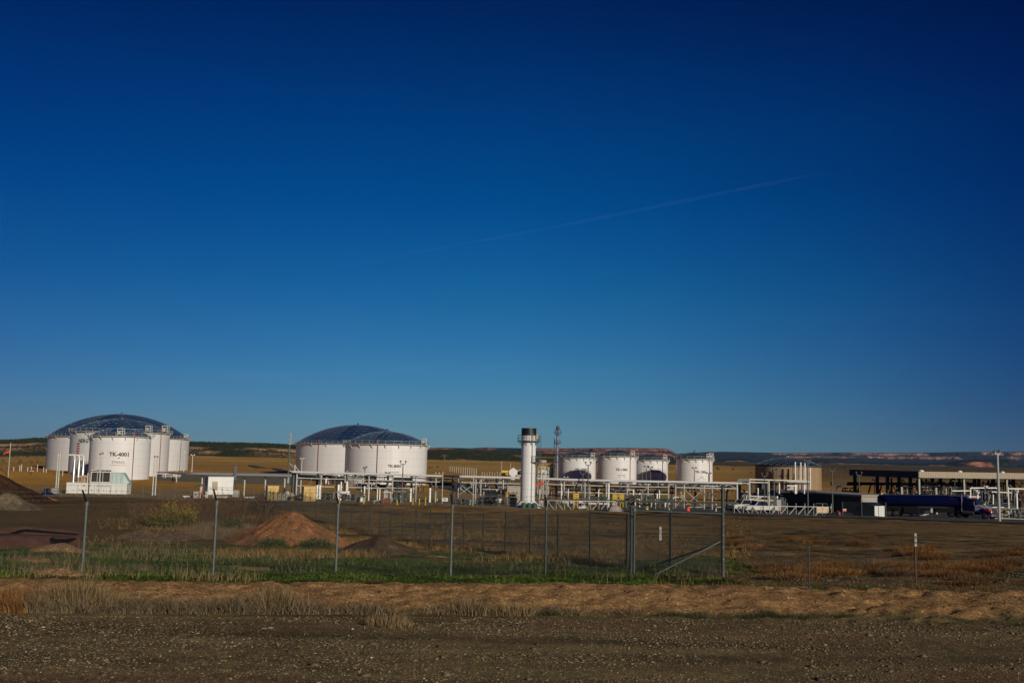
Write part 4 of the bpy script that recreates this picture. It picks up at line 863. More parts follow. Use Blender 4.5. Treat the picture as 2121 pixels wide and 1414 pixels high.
for i, dx in enumerate((.72, 1.40, 2.0)):
    q = Vector((-L / 2 + dx + .3, .8 + i * .8, h)); mb = MB(T).lathe([(.42, 0), (.42, .15), (.34, .3), (.34, 3.6), (.20, 4.3)], q, 16); mb.build('silencer', 'exh', t, smooth=True)
    MB(T).path([q + Vector((0, 0, 4.2)), q + Vector((0, 0, 5.0)), q + Vector((-.15, 0, 5.35)), q + Vector((-.45, 0, 5.55)), q + Vector((-1.2, 0, 5.5))], .19, 10).build('exhaust_elbow', 'pipe', t)
mb = MB(T); mb.box((.55, 1.4, h + 1.1), (3.6, 2.2, 1.9)); mb.build('radiator', 'dark_and_shade', t)
mb = MB(T)
for x in (-1.35, 2.45):
    for y in (.25, 2.55): mb.bar((x, y, h), (x, y, h + 2.3), .14)
for z in (h + .12, h + 2.2): mb.box((.55, .22, z), (4.0, .14, .14)); mb.box((.55, 2.55, z), (4.0, .14, .14))
for x in (-.1, 1.0): mb.box((x, .24, h + 1.1), (.07, .1, 2))
mb.build('radiator_frame', 'pipe', t)
mb = MB(T)
for x in (-.7, .5, 1.7): mb.lathe([(.55, 0), (.55, .25), (.48, .27)], (x, 1.4, h + 2.3), 16, cap=False); mb.bar((x - .5, 1.4, h + 2.55), (x + .5, 1.4, h + 2.55), .05)
mb.build('cooling_fan', 'galv', t)
mb = MB(T)
for i in range(7): q = Vector((-3.9 + i * .38, .6 + (i % 3) * .5, h)); mb.path([q, q + Vector((0, 0, .9 + .2 * (i % 2))), q + Vector((.3, 0, 1.25 + .1 * (i % 3))), q + Vector((.65, 0, 1.0)), q + Vector((.75, 0, .1))], .15, 8)
mb.build('coolant_pipes', 'copper', t)
mb = MB(T)
for i in range(4): q = Vector((-2.0 + i * .18, .3 + i * .35, h)); mb.path([q, q + Vector((0, 0, 1.9 + .12 * i)), q + Vector((.5, 0, 2.45 + .05 * i)), q + Vector((1.2, 0, 2.6))], .09, 8)
mb.build('manifold_pipes', 'pipe', t)
MB(T).box((3.75, 1.4, h + 1.05), (2.3, 2.2, 2.05)).build('intake_box', 'teal', t)
MB(T).add([(4.95, .3, h), (6.3, .5, h), (4.95, .3, h + 2.0), (4.95, 2.5, h), (6.3, 2.3, h), (4.95, 2.5, h + 2.0)], [(0, 1, 2), (5, 4, 3), (1, 4, 5, 2), (0, 3, 4, 1), (0, 2, 5, 3)]).build('intake_hood', 'teal', t)
mb = MB(T)
for x in (2.9, 3.75, 4.6): mb.box((x, .27, h + 1.05), (.06, .05, 2.0))
mb.build('panel_seams', 'grey', t)
# fuel tank / blue skid left of the generator
t = thing('pump_skid', 'small blue pump skid on the ground left of the generator skid', 'pump', G(100, 190)); q = Vector(t['_w'])
MB().box(q + Vector((0, 0, .25)), (2.2, 1.2, .5)).tube(q + Vector((-.7, 0, .85)), q + Vector((.2, 0, .85)), .4, 12).build('pump_body', 'blue', t); MB().box(q + Vector((1.3, 0, .8)), (1.1, .9, 1.0)).build('control_box', 'grey', t); MB().bar(q + Vector((-.6, 0, 1.2)), q + Vector((-1.1, 0, 2.0)), .08).build('handle', 'galv', t)
# white shed
c0 = G(456, 192); T = Matrix.Translation(c0) @ Matrix.Rotation(R_(30), 4, 'Z'); w_, dp, hh = 4.75, 2.6, 3.3
t = thing('equipment_shed', 'white ribbed equipment cabin with a dark left side on a dark skid', 'shed', c0)
MB(T).box((0, dp / 2, .55 + hh / 2), (w_, dp, hh)).build('cabin', 'offwhite', t); mb = MB(T)
for i in range(22): mb.box((-w_ / 2 + w_ * (i + .5) / 22, -.015, .55 + hh / 2), (.06, .03, hh - .1))
for i in range(12): mb.box((-w_ / 2 - .015, dp * (i + .5) / 12, .55 + hh / 2), (.03, .06, hh - .1))
mb.build('wall_ribs', 'offwhite', t); MB(T).box((0, dp / 2, .55 + hh + .06), (w_ + .15, dp + .15, .12)).build('roof', 'white2', t)
MB(T).box((-1.15, -.12, 2.25), (.95, .22, 1.55)).build('air_conditioner', 'tanrib', t); MB(T).box((-.5, -.1, 2.3), (.25, .15, .9)).box((-.45, -.1, 1.3), (.3, .18, .35)).build('switch_box', 'sign', t)
mb = MB(T)
for i in range(9): mb.box((-1.15, -.245, 1.75 + i * .1), (.8, .02, .03))
mb.build('louvres', 'grey', t); MB(T).box((0, dp / 2, .27), (w_ - .3, dp - .3, .54)).build('skid', 'dgrey', t)
MB(T).box((w_ / 2 + .6, .5, .75), (1.3, .9, 1.3)).build('battery_box', 'concrete', t)
MB(T).path([(-2.7, -.5, 0), (-2.7, -.5, .9), (-2.3, -.4, 1.2)], .07, 6).build('conduit', 'pipe', t)
t = thing('transformer_stack', 'dark finned vent stack standing behind the white cabin', 'vent', G(484, 200)); q = Vector(t['_w']); zt = W(484, 964, 200).z - q.z
MB().lathe([(.33, 0), (.33, zt)] , q, 10).build('stack', 'dgrey', t); mb = MB()
for i in range(9): mb.lathe([(.34, zt * (.55 + i * .05)), (.48, zt * (.56 + i * .05)), (.34, zt * (.575 + i * .05))], q, 10, cap=False)
mb.build('fins', 'grey', t)
# sign hut, boxes
t = thing('monitor_shelter', 'small T-shaped post with a little gabled roof left of the white cabin', 'shelter', G(414, 186)); q = Vector(t['_w'])
MB().bar(q, q + Vector((0, 0, 2.25)), .22).build('post', 'white2', t); MB().add([tuple(q + Vector(v)) for v in ((-.95, -.6, 2.1), (0, -.6, 2.5), (.95, -.6, 2.1), (-.95, .6, 2.1), (0, .6, 2.5), (.95, .6, 2.1), (-.95, -.6, 2.02), (.95, -.6, 2.02), (.95, .6, 2.02), (-.95, .6, 2.02), (0, -.6, 2.42), (0, .6, 2.42))], [(0, 1, 4, 3), (1, 2, 5, 4), (6, 10, 11, 9), (10, 7, 8, 11), (0, 6, 10, 1), (1, 10, 7, 2), (3, 4, 11, 9), (4, 5, 8, 11), (0, 3, 9, 6), (2, 7, 8, 5)]).build('gable_roof', 'galv', t); MB().box(q + Vector((.28, 0, 1.0)), (.28, .25, .5)).build('alarm_box', 'orange', t)
for px, w2, h2, lb, mt in ((406, .85, 1.1, 'pale grey utility box left of the gabled post', 'concrete'), (428, .35, 1.2, 'narrow white meter box between the gabled post and the white cabin', 'sign'), (423, .3, .45, 'tiny dark meter box right of the gabled post', 'dgrey')):
    q = G(px, 184); t = thing('utility_box', lb, 'box', q); MB().box(q + Vector((0, 0, h2 / 2)), (w2, .5, h2)).build('cabinet', mt, t); MB().box(q + Vector((0, 0, h2 + .04)), (w2 + .08, .6, .08)).build('lid', 'white2', t); MB().box(q + Vector((0, -.26, h2 * .6)), (w2 * .35, .03, h2 * .2)).build('plate', 'dgrey', t)
for px, x1, lb in ((390, 400, 'leftmost white pipe length lying on the ground before the cabin'), (457, 472, 'white pipe length lying under the white cabin'), (517, 528, 'white pipe length lying right of the white cabin')):
    p0 = G(px - 11, 186); p1 = G(x1, 186); o = MB().tube(p0 + Vector((0, 0, .25)), p1 + Vector((0, 0, .25)), .13, 10).box(p0 + Vector((.4, 0, .08)), (.12, .5, .2)).box(p1 + Vector((-.4, 0, .08)), (.12, .5, .2)).build('ground_pipe', 'pipe'); tag(o, lb, 'pipe')
# ochre cabinets
for px, x0, x1, rt, rb, lb, dlean in ((565, 553, 574, 1006.5, 1032, 'left ochre plywood-coloured cabinet with a dark side, half behind brush', 1.0), (641, 632, 655, 1008, 1036, 'right ochre cabinet with a dark left side under the pipe rack', 0.0)):
    D = 172; c0 = G(px, D); zt = W(px, rt, D).z; hh = zt - c0.z; w2 = (x1 - x0) * D / F / math.cos(R_(22)); T = Matrix.Translation(c0) @ Matrix.Rotation(R_(24), 4, 'Z')
    t = thing('cabinet', lb, 'cabinet', c0, 'ochre cabinets'); MB(T).box((0, 1.0, hh / 2), (w2, 2.0, hh)).build('body', 'yel2', t)
    MB(T).box((0, 1.0, hh + .04), (w2 + .12, 2.12, .08)).build('roof', 'yel2', t); mb = MB(T)
    mb.box((0, -.012, hh / 2), (.05, .03, hh - .2)); mb.box((-.15, -.03, hh * .5), (.05, .06, .3)).box((.15, -.03, hh * .5), (.05, .06, .3)); mb.build('door_seam', 'dark_and_shade', t)
# rubble, orange debris
def mound(name, label, cat, c, rx, ry, h, m_, color, seed, n=64, nr=40, pw=1.25, rot=0, rough=.12, cvar=.3, flat=0.0, spots=None):
    th = np.linspace(0, 2 * np.pi, n, endpoint=False); rr = np.linspace(0, 1.12, nr); Rg, Tg = np.meshgrid(rr, th, indexing='ij')
    x0 = Rg * np.cos(Tg) * rx; y0 = Rg * np.sin(Tg) * ry; x = c[0] + x0 * math.cos(rot) - y0 * math.sin(rot); y = c[1] + x0 * math.sin(rot) + y0 * math.cos(rot)
    f = np.clip((1 - Rg) / (1 - flat), 0, 1); prof = f ** (1 / pw) * .0 + np.where(f < .25, f * f * 2 * pw, 0) + np.where(f >= .25, np.minimum(1, (f - .25) * (1 - .125 * pw) / .72 + .125 * pw), 0)
    prof = np.clip(1.08 - np.sqrt(Rg ** 2 + .012 + .05 * (pw - 1.25)), 0, 1) ** 1.12; wob = 1 + fbm(x * .8 / max(1, rx / 4) + seed, y * .8 / max(1, rx / 4), 4, 1.) * rough * 2.2
    z = gz(x, y) + h * prof * wob + fbm(x + seed, y, 5, 2.2) * .09 * min(1, h) * prof ** .5 + h * .16 * fbm(Tg * 4.5 + seed, Rg * 1.2, 4, 1.) * np.clip(prof * (1 - prof) * 3, 0, 1) * np.minimum(1, Rg * 2.5) - .10 * (1 - f) ** 3 * 2
    cc = np.broadcast_to(np.array(color), x.shape + (3,)) * (1 + cvar * fbm(x, y, 4, 1.6)[..., None] + cvar * fbm(x * .4 + 3, y * .4, 3, .6)[..., None])
    if spots is not None: cc = mix(cc, np.array(spots), (fbm(x + 7, y, 4, .9) - .32) * 12)
    fc = []
    for i in range(nr - 1):
        for j in range(n): fc.append((i * n + j, i * n + (j + 1) % n, (i + 1) * n + (j + 1) % n, (i + 1) * n + j))
    o = np_obj(name, np.stack([x, y, z], -1).reshape(-1, 3), np.array(fc)[:, ::-1], m_, np.clip(cc, .004, .95).reshape(-1, 3), smooth=True)
    return tag(o, label, cat)
p = G(598, 180); mound('rubble_pile', 'heap of broken white rubble left of the dark duct', 'rubble', (p.x, p.y), 3.8, 1.8, 1.5, 'ground', (.62, .55, .47), 5, rough=.35, cvar=.6)
p = G(612, 176); mound('debris_pile', 'small orange heap beside the white rubble', 'debris', (p.x, p.y), 1.5, .7, .6, 'ground', (.50, .22, .06), 6, 24, 14, rough=.4)
p = G(97, 152); mound('debris_pile', 'small orange heap at the foot of the big dark soil pile', 'debris', (p.x, p.y), 1.9, .8, .55, 'ground', (.42, .20, .06), 8, 24, 14, rough=.4)
# piles
p = G(600, 56); mound('dirt_pile', 'tall reddish cone of dirt with green weeds on it behind the front fence', 'dirt pile', (p.x, p.y), 3.9, 3.0, 1.86, 'ground', (.30, .145, .065), 12, 120, 90, rough=.05, cvar=.3, spots=(.05, .075, .02))
p = G(785, 47); mound('mulch_pile', 'low dark brown gravelly pile right of the red dirt cone', 'dirt pile', (p.x, p.y), 2.4, 1.8, .85, 'ground', (.10, .068, .042), 13, 100, 70, rough=.10, cvar=.7)
p = G(-40, 132); mound('dark_soil_pile', 'big very dark soil pile cut off by the left edge', 'dirt pile', (p.x - 1.0, p.y), 10.8, 8, 5.0, 'ground', (.060, .033, .019), 14, 110, 70, rough=.04, cvar=.4)
p = G(10, 116); mound('gravel_pile', 'low grey gravel pile in front of the big dark soil pile', 'dirt pile', (p.x, p.y), 4.8, 3.2, 1.7, 'ground', (.16, .125, .085), 15, 90, 50, rough=.10, cvar=.4)
p = G(1462, 380); mound('soil_berm', 'long berm coloured dark for its shading, under tank TK-1006', 'berm', (p.x, 380), 14, 5, 2.6, 'ground', (.028, .022, .02), 16, 80, 40, rough=.05)  # the slope's shading is put into the soil colour
for px, D, rx, h_, cl, lb in ((120, 41, 1.7, .38, (.30, .19, .105), 'pale tan lump of soil beside the rusty steel plates'), (62, 32.5, 1.5, .16, (.36, .24, .12), 'flat sandy hump left of the first fence post'), (128, 25.6, 1.3, .17, (.38, .25, .13), 'sandy hump on the edge of the bank below the first fence post'), (552, 43, .9, .12, (.34, .25, .14), 'small sandy hump in the green weeds before the red pile'), (505, 31, 1.7, .12, (.33, .24, .12), 'long sandy hump right of the second fence post'), (905, 44, 1.2, .08, (.33, .22, .12), 'low sandy streak right of the dark mulch pile'), (300, 62, 2.4, .6, (.16, .11, .07), 'greyish hump of weeds and soil left of the pale rock line'), (345, 60, 3.0, .55, (.17, .12, .08), 'low brown hump before the green bush')):
    p = G(px, D); mound('soil_hump', lb, 'soil heap', (p.x, p.y), rx, rx * .55, h_, 'ground', cl, int(px), 40, 22, rough=.25, cvar=.3)
# pale rock line
n = 260; rk = []; 
t_ = rng.random(n); px_ = 335 + 110 * t_; D_s = 66 + rng.normal(0, .8, n) - 4 * t_
def stones(name, xs, ys, zs, size, cols):
    base = np.array([(0, 0, 1), (1, 0, .2), (.3, .95, .15), (-.8, .6, .2), (-.8, -.6, .1), (.3, -.95, .2), (0, 0, -.7)], float)
    fc = np.array([(0, 1, 2), (0, 2, 3), (0, 3, 4), (0, 4, 5), (0, 5, 1), (6, 2, 1), (6, 3, 2), (6, 4, 3), (6, 5, 4), (6, 1, 5)])
    n = len(xs); an = rng.random(n) * 6.28; v = np.repeat(base[None], n, 0) * (1 + rng.normal(0, .18, (n, 7, 1))); v = v * np.stack([size * rng.uniform(.8, 1.5, n), size * rng.uniform(.7, 1.1, n), size * rng.uniform(.35, .75, n)], -1)[:, None]
    cs, sn = np.cos(an)[:, None], np.sin(an)[:, None]; x = v[..., 0] * cs - v[..., 1] * sn; y = v[..., 0] * sn + v[..., 1] * cs
    Vv = np.stack([x + xs[:, None], y + ys[:, None], v[..., 2] + zs[:, None]], -1).reshape(-1, 3); Fc = (fc[None] + (np.arange(n) * 7)[:, None, None]).reshape(-1, 3)
    o = np_obj(name, Vv, Fc, 'stone', np.clip(np.repeat(cols, 7, 0), .01, .9)); o['kind'] = 'stuff'; return o
X_ = (px_ - CX) / F * D_s; stones('pale_rocks', X_, D_s, gz(X_, D_s), rng.uniform(.05, .16, n), C3(.34, .28, .21) * rng.uniform(.6, 1.2, (n, 1)))
# long pipeline on the left
t = thing('pipeline', 'pair of long pale pipes running from tank TK-4001 to the pipe rack', 'pipeline', G(480, 222))
for r0, r1, rad, dy, mt in ((980.2, 985.6, .23, 0, 'white'), (978, 982.5, .12, 4, 'grey'), (977, 981.2, .10, 6, 'silver')):
    MB().tube(W(325 if dy else 367, r0, 226 + dy), W(607, r1, 196 + dy), rad, 12).build('pipe_run', mt, t)
for px in (419, 462, 507, 550, 590):
    f = (px - 367) / 240; D = 226 - 30 * f; vpost(MB(), px, 984 + 3.6 * f, D, .24).build('support', 'white2', t)
o = MB(); a_ = W(325, 987, 330); b_ = W(625, 993, 322); o.add([(a_.x, 330, g1(a_.x, 330) - .3), (b_.x, 322, g1(b_.x, 322) - .3), (b_.x, 322, W(625, 989, 322).z), (a_.x, 330, W(325, 981.5, 330).z), (a_.x, 331, g1(a_.x, 330) - .3), (b_.x, 323, g1(b_.x, 322) - .3), (b_.x, 323, W(625, 989, 322).z), (a_.x, 331, W(325, 981.5, 330).z)], [(0, 1, 2, 3), (7, 6, 5, 4), (3, 2, 6, 7), (0, 3, 7, 4), (1, 5, 6, 2)])
tag(o.build('containment_wall', 'liner'), 'long low dark grey wall behind the pair of pale pipes', 'wall')
# white valve house, yellow units, process building
t = thing('valve_house', 'small white gabled tank-like house left of the stack, above the pipe rack', 'shed', G(1062, 290)); q = Vector(t['_w']); q.z = W(1062, 993, 290).z; MB().loft([[(q.x + x, q.y + y, q.z + z) for x, z in ((-.5, 0), (.5, 0), (.6, 1.2), (1.2, 1.6), (1.2, 2.6), (0, 3.5), (-1.2, 2.6), (-1.2, 1.6), (-.6, 1.2))] for y in (-1, 1)]).build('housing', 'white', t); MB().path([(q.x + 1, q.y - 1.1, q.z + 1.2), (q.x + 3.4, q.y - 1.1, q.z + 1.2)], .18, 8).build('outlet_pipe', 'pipe', t)
for px, r0_, r1_, lb in ((1046, 974, 978, 'upper yellow unit left of the white valve house'), (1045, 980, 984.5, 'lower pale yellow unit left of the white valve house')):
    c = W(px, r1_, 296); t = thing('meter_unit', lb, 'equipment', c); w2 = 1.9; h2 = (r1_ - r0_) * 296 / F; MB().box((c.x, c.y, c.z + h2 / 2), (w2, 1.2, h2)).build('casing', 'yellow' if r0_ < 978 else 'yel2', t); mb = MB()
    for dx in (-.7, 0, .7): mb.bar((c.x + dx, c.y - .3, g1(c.x, c.y)), (c.x + dx, c.y - .3, c.z + h2 + .2), .09)
    mb.build('frame', 'dgrey', t)
c = W(1125, 968, 290); zb = g1(c.x, 290)
t = thing('process_platform', 'grey process cabin on a raised braced platform between the stack and the flare', 'platform', Vector((c.x, 290, zb)))
mb = MB(); s = 290 / F; mb.box((c.x + .2, 290, c.z), (24 * s, 3, .18))
for dx in (-11, -4, 4, 11): mb.bar((c.x + dx * s, 288.8, zb), (c.x + dx * s, 288.8, c.z), .22)
for a_, b_ in ((-11, -4), (4, 11), (-4, 4)): mb.bar((c.x + a_ * s, 288.7, c.z - 12 * s), (c.x + b_ * s, 288.7, c.z - 1 * s), .16); mb.bar((c.x + b_ * s, 288.7, c.z - 20 * s), (c.x + a_ * s, 288.7, c.z - 12 * s), .14)
mb.box((c.x, 288.8, c.z - 9.5 * s), (24 * s, .2, .25)).box((c.x, 288.8, c.z - 16.5 * s), (24 * s, .2, .25)); mb.build('frame', 'white2', t)
MB().box((c.x - .3 * s, 290.3, c.z + 8 * s), (13.5 * s, 2, 15 * s)).build('cabin', 'concrete', t); mb = MB()
for i in range(5): mb.box((c.x - 5.5 * s + i * 2.7 * s, 289.2, c.z + 7 * s), (1.2 * s, .1, 7 * s))
mb.build('vents', 'dgrey', t); mb = MB()
for i in range(9): mb.bar((c.x - 11 * s + i * 2.8 * s, 288.6, c.z), (c.x - 11 * s + i * 2.8 * s, 288.6, c.z + 1.1), .06)
mb.bar((c.x - 11 * s, 288.6, c.z + 1.1), (c.x + 11 * s, 288.6, c.z + 1.1), .06); mb.build('railing', 'yellow', t)
# grey panel building left of stack
D = 176; c0 = G(1065, D); zt = W(1065, 1007.5, D).z
t = thing('panel_shelter', 'pale grey-tan panel building directly left of the stack', 'shed', c0); MB().box((c0.x, D + 1.2, (c0.z + zt) / 2), (2.5, 2.0, zt - c0.z)).build('walls', 'tanrib', t); MB().box((c0.x, D + 1.2, zt + .05), (2.7, 2.3, .1)).build('roof', 'white2', t); MB().box((c0.x, D + .17, (c0.z + zt) / 2 + .4), (2.5, .05, .07)).build('panel_joint', 'grey', t)
c = G(1061, 163); t = thing('tote', 'dark blue-grey box at the foot of the stack with a thin frame on top', 'tank', c); MB().box(c + Vector((0, 0, .75)), (1.5, 1.3, 1.5)).build('container', 'dgrey', t); mb = MB()
for dx in (-.6, .1, .7): mb.bar(c + Vector((dx, 0, 1.5)), c + Vector((dx, 0, 2.5)), .05)
mb.bar(c + Vector((-.9, 0, 2.1)), c + Vector((.7, 0, 2.3)), .08).box(c + Vector((0, 0, 1.8)), (1.1, .6, .35)); mb.build('fittings', 'black', t)
# yellow guard frames
def yframe(px, rt, rb, wpx, label, redpart=False, D=168):
    s = D / F; c = W(px, rb, D); t = thing('safety_railing', label, 'safety railing', Vector((c.x, D, g1(c.x, D))), 'yellow guard frames on steel legs'); h2 = (rb - rt) * s; w2 = wpx * s
    mb = MB()
    for i in range(4): mb.bar((c.x - w2 / 2 + w2 * i / 3, D, c.z), (c.x - w2 / 2 + w2 * i / 3, D, c.z + h2), .12)
    for z in (0, .5, 1): mb.box((c.x, D, c.z + h2 * z), (w2 + .1, .12, .13))
    mb.box((c.x - w2 * .2, D + .3, c.z + h2 * .5), (w2 * .5, .05, h2 * .9)); mb.build('rails', 'yellow', t)
    mb = MB()
    for dx in (-.35, .35): mb.bar((c.x + dx * w2, D, g1(c.x, D)), (c.x + dx * w2, D, c.z), .10)
    mb.build('leg', 'yellow' if redpart is False else 'white2', t)
    if redpart: MB().box((c.x - w2 * .75, D, c.z + h2 * .7), (w2 * .45, .3, h2 * .8)).build('hose_box', 'red', t)
    MB().box((c.x + w2 * .12, D - .1, c.z + h2 * .45), (w2 * .22, .05, h2 * .4)).build('notice', 'copper', t)
yframe(1049, 1020, 1027, 9, 'yellow guard frame with a red box left of the stack', True)
yframe(1193, 1022.5, 1031, 10, 'yellow guard frame on yellow legs before tank TK-1005')
yframe(1273.5, 1024, 1033, 8, 'left yellow guard frame of the pair before tank TK-1004'); yframe(1287.5, 1024, 1033, 8, 'right yellow guard frame of the pair before tank TK-1004')
for px, rt, rb, lb in ((753, 1031, 1046, 'thick leaning yellow bollard left of the pump skid'), (822.5, 1036, 1048, 'short yellow hydrant-like bollard right of the white shelter'), (855, 1031, 1046, 'thin yellow bollard left of the round yellow valve'), (868.5, 1033, 1040, 'short round yellow valve post right of TK-8001 rack'), (881, 1030, 1046, 'thin yellow pole between the pipe rack and the small sign'), (905, 1032, 1047, 'thin yellow bollard before the first green pumps'), (703.5, 1033, 1041, 'short yellow bollard under the ochre cabinet rack'), (442, 1018, 1028, 'thin yellow bollard before the white cabin')):
    D = 160 if px > 600 else 182; b = W(px, rb, D); z0 = g1(b.x, D); zt = max(W(px, rt, D).z, z0 + .7); t = thing('bollard', lb, 'bollard', Vector((b.x, D, z0)), 'yellow bollards'); MB().tube((b.x, D, z0 - .2), (b.x, D, zt), .09, 8).build('post', 'yellow', t); MB().lathe([(.09, 0), (.07, .06), (.02, .09)], (b.x, D, zt), 8).build('cap', 'yellow', t)
# small white shelter with red base
D = 165; c0 = G(802, D); zt = W(802, 1018.5, D).z; t = thing('fire_pump_shelter', 'white-roofed instrument shelter on a dark red base before tank TK-8001', 'shelter', c0)
MB().box((c0.x, D, zt), (1.2, 1.2, .12)).build('roof', 'sign', t); MB().box((c0.x - .22, D, c0.z + 1.5), (.62, .5, 1.3)).build('cabinet', 'concrete', t); mb = MB()
for dx, dy in ((-.5, -.5), (.5, -.5), (.5, .5), (-.5, .5)): mb.bar((c0.x + dx, D + dy, c0.z), (c0.x + dx, D + dy, zt), .10)
mb.build('leg', 'white2', t); mb = MB().box((c0.x - .2, D - .3, c0.z + .45), (1.5, 1.0, .3))
for i in range(6): mb.tube((c0.x - .9 + i * .3, D - .7, c0.z), (c0.x - .9 + i * .3, D - .7, c0.z + .75), .07, 6)
mb.build('valve_base', 'maroon', t)
for px, row, w2, h2, lb, mt in ((713, 1019.5, .75, .35, 'white wide box on the fence behind the left yellow bollard', 'sign'), (722, 1020, .38, .55, 'small bright white square box on the fence below the rack', 'sign'), (749, 1034, .35, .7, 'small white meter box left of the leaning yellow bollard', 'sign'), (922, 1034, .85, .6, 'white sign with a dark mark on the fence right of TK-8001', 'sign'), (1206, 1044, 1.0, 1.15, 'large white notice with pink and blue marks on the sliding fence', 'sign'), (1238, 1042, .5, .5, 'pinkish square notice on the fence right of the large notice', 'lred'), (1490, 1081 - 18, .5, .35, 'small white plate on the corner fence', 'sign')):
    D = 158 if px < 1400 else 34.5
    if px > 1400: c = W(1471, 1064.5, 34.3); w2, h2 = .11, .085; D = 34.3
    else: c = W(px, row, D)
    t = thing('notice_board' if px > 900 else 'instrument_box', lb, 'sign' if px > 900 else 'box', c); MB().box(c, (w2, .12 if px < 1400 else .01, h2)).build('panel', mt, t)
    if px < 1400: MB().bar((c.x, D + .1, g1(c.x, D)), (c.x, D + .1, c.z), .06).build('post', 'galv', t)
    if px == 922: MB().box(c + Vector((0, -.08, 0)), (.2, .02, .2)).build('mark', 'dgrey', t)
    if px == 1206: MB().box(c + Vector((.25, -.08, .35)), (.4, .02, .3)).build('pink_mark', 'lred', t); MB().box(c + Vector((-.28, -.08, -.1)), (.36, .02, .6)).build('dark_mark', 'dgrey', t); MB().box(c + Vector((.2, -.08, -.25)), (.4, .02, .3)).build('blue_mark', 'teal', t)
# ================================================================ SLIDING GATES
def truss_gate(label, px0, px1, rt, rb, D0, D1, n, up=True, flip=0.5, posts_above=.5, name='sliding_gate'):
    a0, a1 = W(px0, rt[0], D0), W(px1, rt[1], D1); b0, b1 = W(px0, rb[0], D0), W(px1, rb[1], D1)
    t = thing(name, label, 'gate', (b0 + b1) / 2); MB().bar(a0, a1, .09).build('top_rail', 'white2', t); MB().bar(b0, b1, .09).build('bottom_rail', 'white2', t)
    for i in range(n + 1):
        f = i / n; p = b0.lerp(b1, f); q = a0.lerp(a1, f); MB().bar(p, q + Vector((0, 0, posts_above if f >= flip else 0)), .06).build('upright', 'white2', t)
        if i < n:
            g_ = (i + 1) / n; p2 = b0.lerp(b1, g_); q2 = a0.lerp(a1, g_)
            (MB().bar(p, q2, .075) if f >= flip else MB().bar(q, p2, .06)).build('brace', 'white2', t)
    return t
t = truss_gate('long white trussed sliding gate across the road left of the truck', 1521, 1722, (1046.5, 1049.5), (1068, 1071.5), 152, 152, 11, flip=.33)
t2 = truss_gate('white trussed fence panel in front of the middle pipe rack', 1134, 1276, (1036, 1038), (1060, 1061), 152, 152, 8, flip=.55, posts_above=.0, name='truss_fence')
# guard rail running behind corner
t = thing('guard_rail', 'long grey-green horizontal pipe rail behind the front fence corner', 'railing', G(1320, 156)); MB().tube(W(1118, 1034, 156), W(1530, 1041.5, 156), .15, 8).build('rail', 'galvd', t); MB().tube(W(1270, 1050, 156), W(1420, 1051, 156), .06, 8).build('lower_rail', 'galvd', t)
for px in (1134, 1180, 1240, 1300, 1360, 1420, 1470, 1518): vpost(MB(), px, 1035 + (px - 1118) * .018, 156.2, .12).build('post', 'galvd', t)
for px, rt, lb in ((1483, 1043, 'short pale bollard left of the white gate'), (1500, 1051, 'shortest pale bollard by the road before the white gate'), (1299, 1041, 'pale bollard among the valves behind the fence corner'), (1386, 1040, 'pale bollard left of the braced tower bay')):
    D = 158; b = G(px, D); z = max(W(px, rt, D).z, b.z + .6); o = MB().tube(b, (b.x, D, z), .11, 8).lathe([(.11, 0), (.06, .08)], (b.x, D, z), 8).build('bollard', 'white2'); tag(o, lb, 'bollard', 'pale bollards')
p = G(1277, 149); mound('snow_heap', 'pale grey heap of bagged material beside the fence panel', 'heap', (p.x, p.y), 1.5, .7, .9, 'ground', (.42, .38, .36), 44, 30, 18, rough=.3, cvar=.5)
for px, lb in ((1340, 'left yellow-orange barrel by the road before the rack'), (1425, 'orange barrel beside the braced tower bay')):
    q = G(px, 158); t = thing('drum', lb, 'barrel', q); MB().lathe([(.28, 0), (.3, .2), (.28, .45), (.3, .65), (.28, .9)], q, 14).build('body', 'yel2' if px < 1400 else 'orange', t); MB().lathe([(.25, .9), (.25, .93)], q, 14).build('lid', 'dgrey', t)
# ================================================================ DARK SHED, CANOPY, RACK AT RIGHT
D = 168; c0 = G(1785, D); zt = W(1785, 1027.5, D).z; hh = zt - c0.z; Lx = 8.3; Ly = 23
T = Matrix.Translation(c0) @ Matrix.Rotation(GR, 4, 'Z')
t = thing('metal_building', 'long low metal building with a tan front and a left wall coloured dark for shading, behind the gate', 'building', c0)
MB(T).box((Lx / 2, Ly / 2, hh / 2), (Lx, Ly, hh)).build('walls', 'tanrib', t); mb = MB(T)
MB(T).box((-.02, Ly / 2, hh / 2), (.06, Ly - .1, hh - .1)).build('shading_wall_panels', 'dark_and_shade', t)  # left wall's shading put in as dark sheet and ribs
for i in range(46): mb.box((-.055, .25 + i * .5, hh / 2), (.04, .06, hh - .2))
mb.build('wall_ribs', 'dark_and_shade', t)
MB(T).box((Lx / 2 - .1, Ly / 2 - .1, hh + .12), (Lx + .5, Ly + .5, .24)).build('roof', 'tanrib', t)
MB(T).box((Lx / 2 + .2, -.15, hh - 1.7), (Lx - .2, .12, .3)).build('trim_band', 'tanrib', t); MB(T).box((Lx / 2, -.06, hh - .95), (Lx - .3, .06, 1.2)).build('grey_fascia', 'grey', t)  # grey band above the tan trim
MB(T).box((4.6, -.25, hh - .9), (.9, .4, .9)).box((4.6, -.3, hh + .45), (1.2, .5, .25)).build('wall_unit', 'copper', t)
mb = MB(T); mb.box((-.12, 4, 1.1), (.06, 1.0, 2.1)); mb.box((-.12, 12, 1.4), (.06, 3.0, 2.6)); mb.build('door', 'black', t)
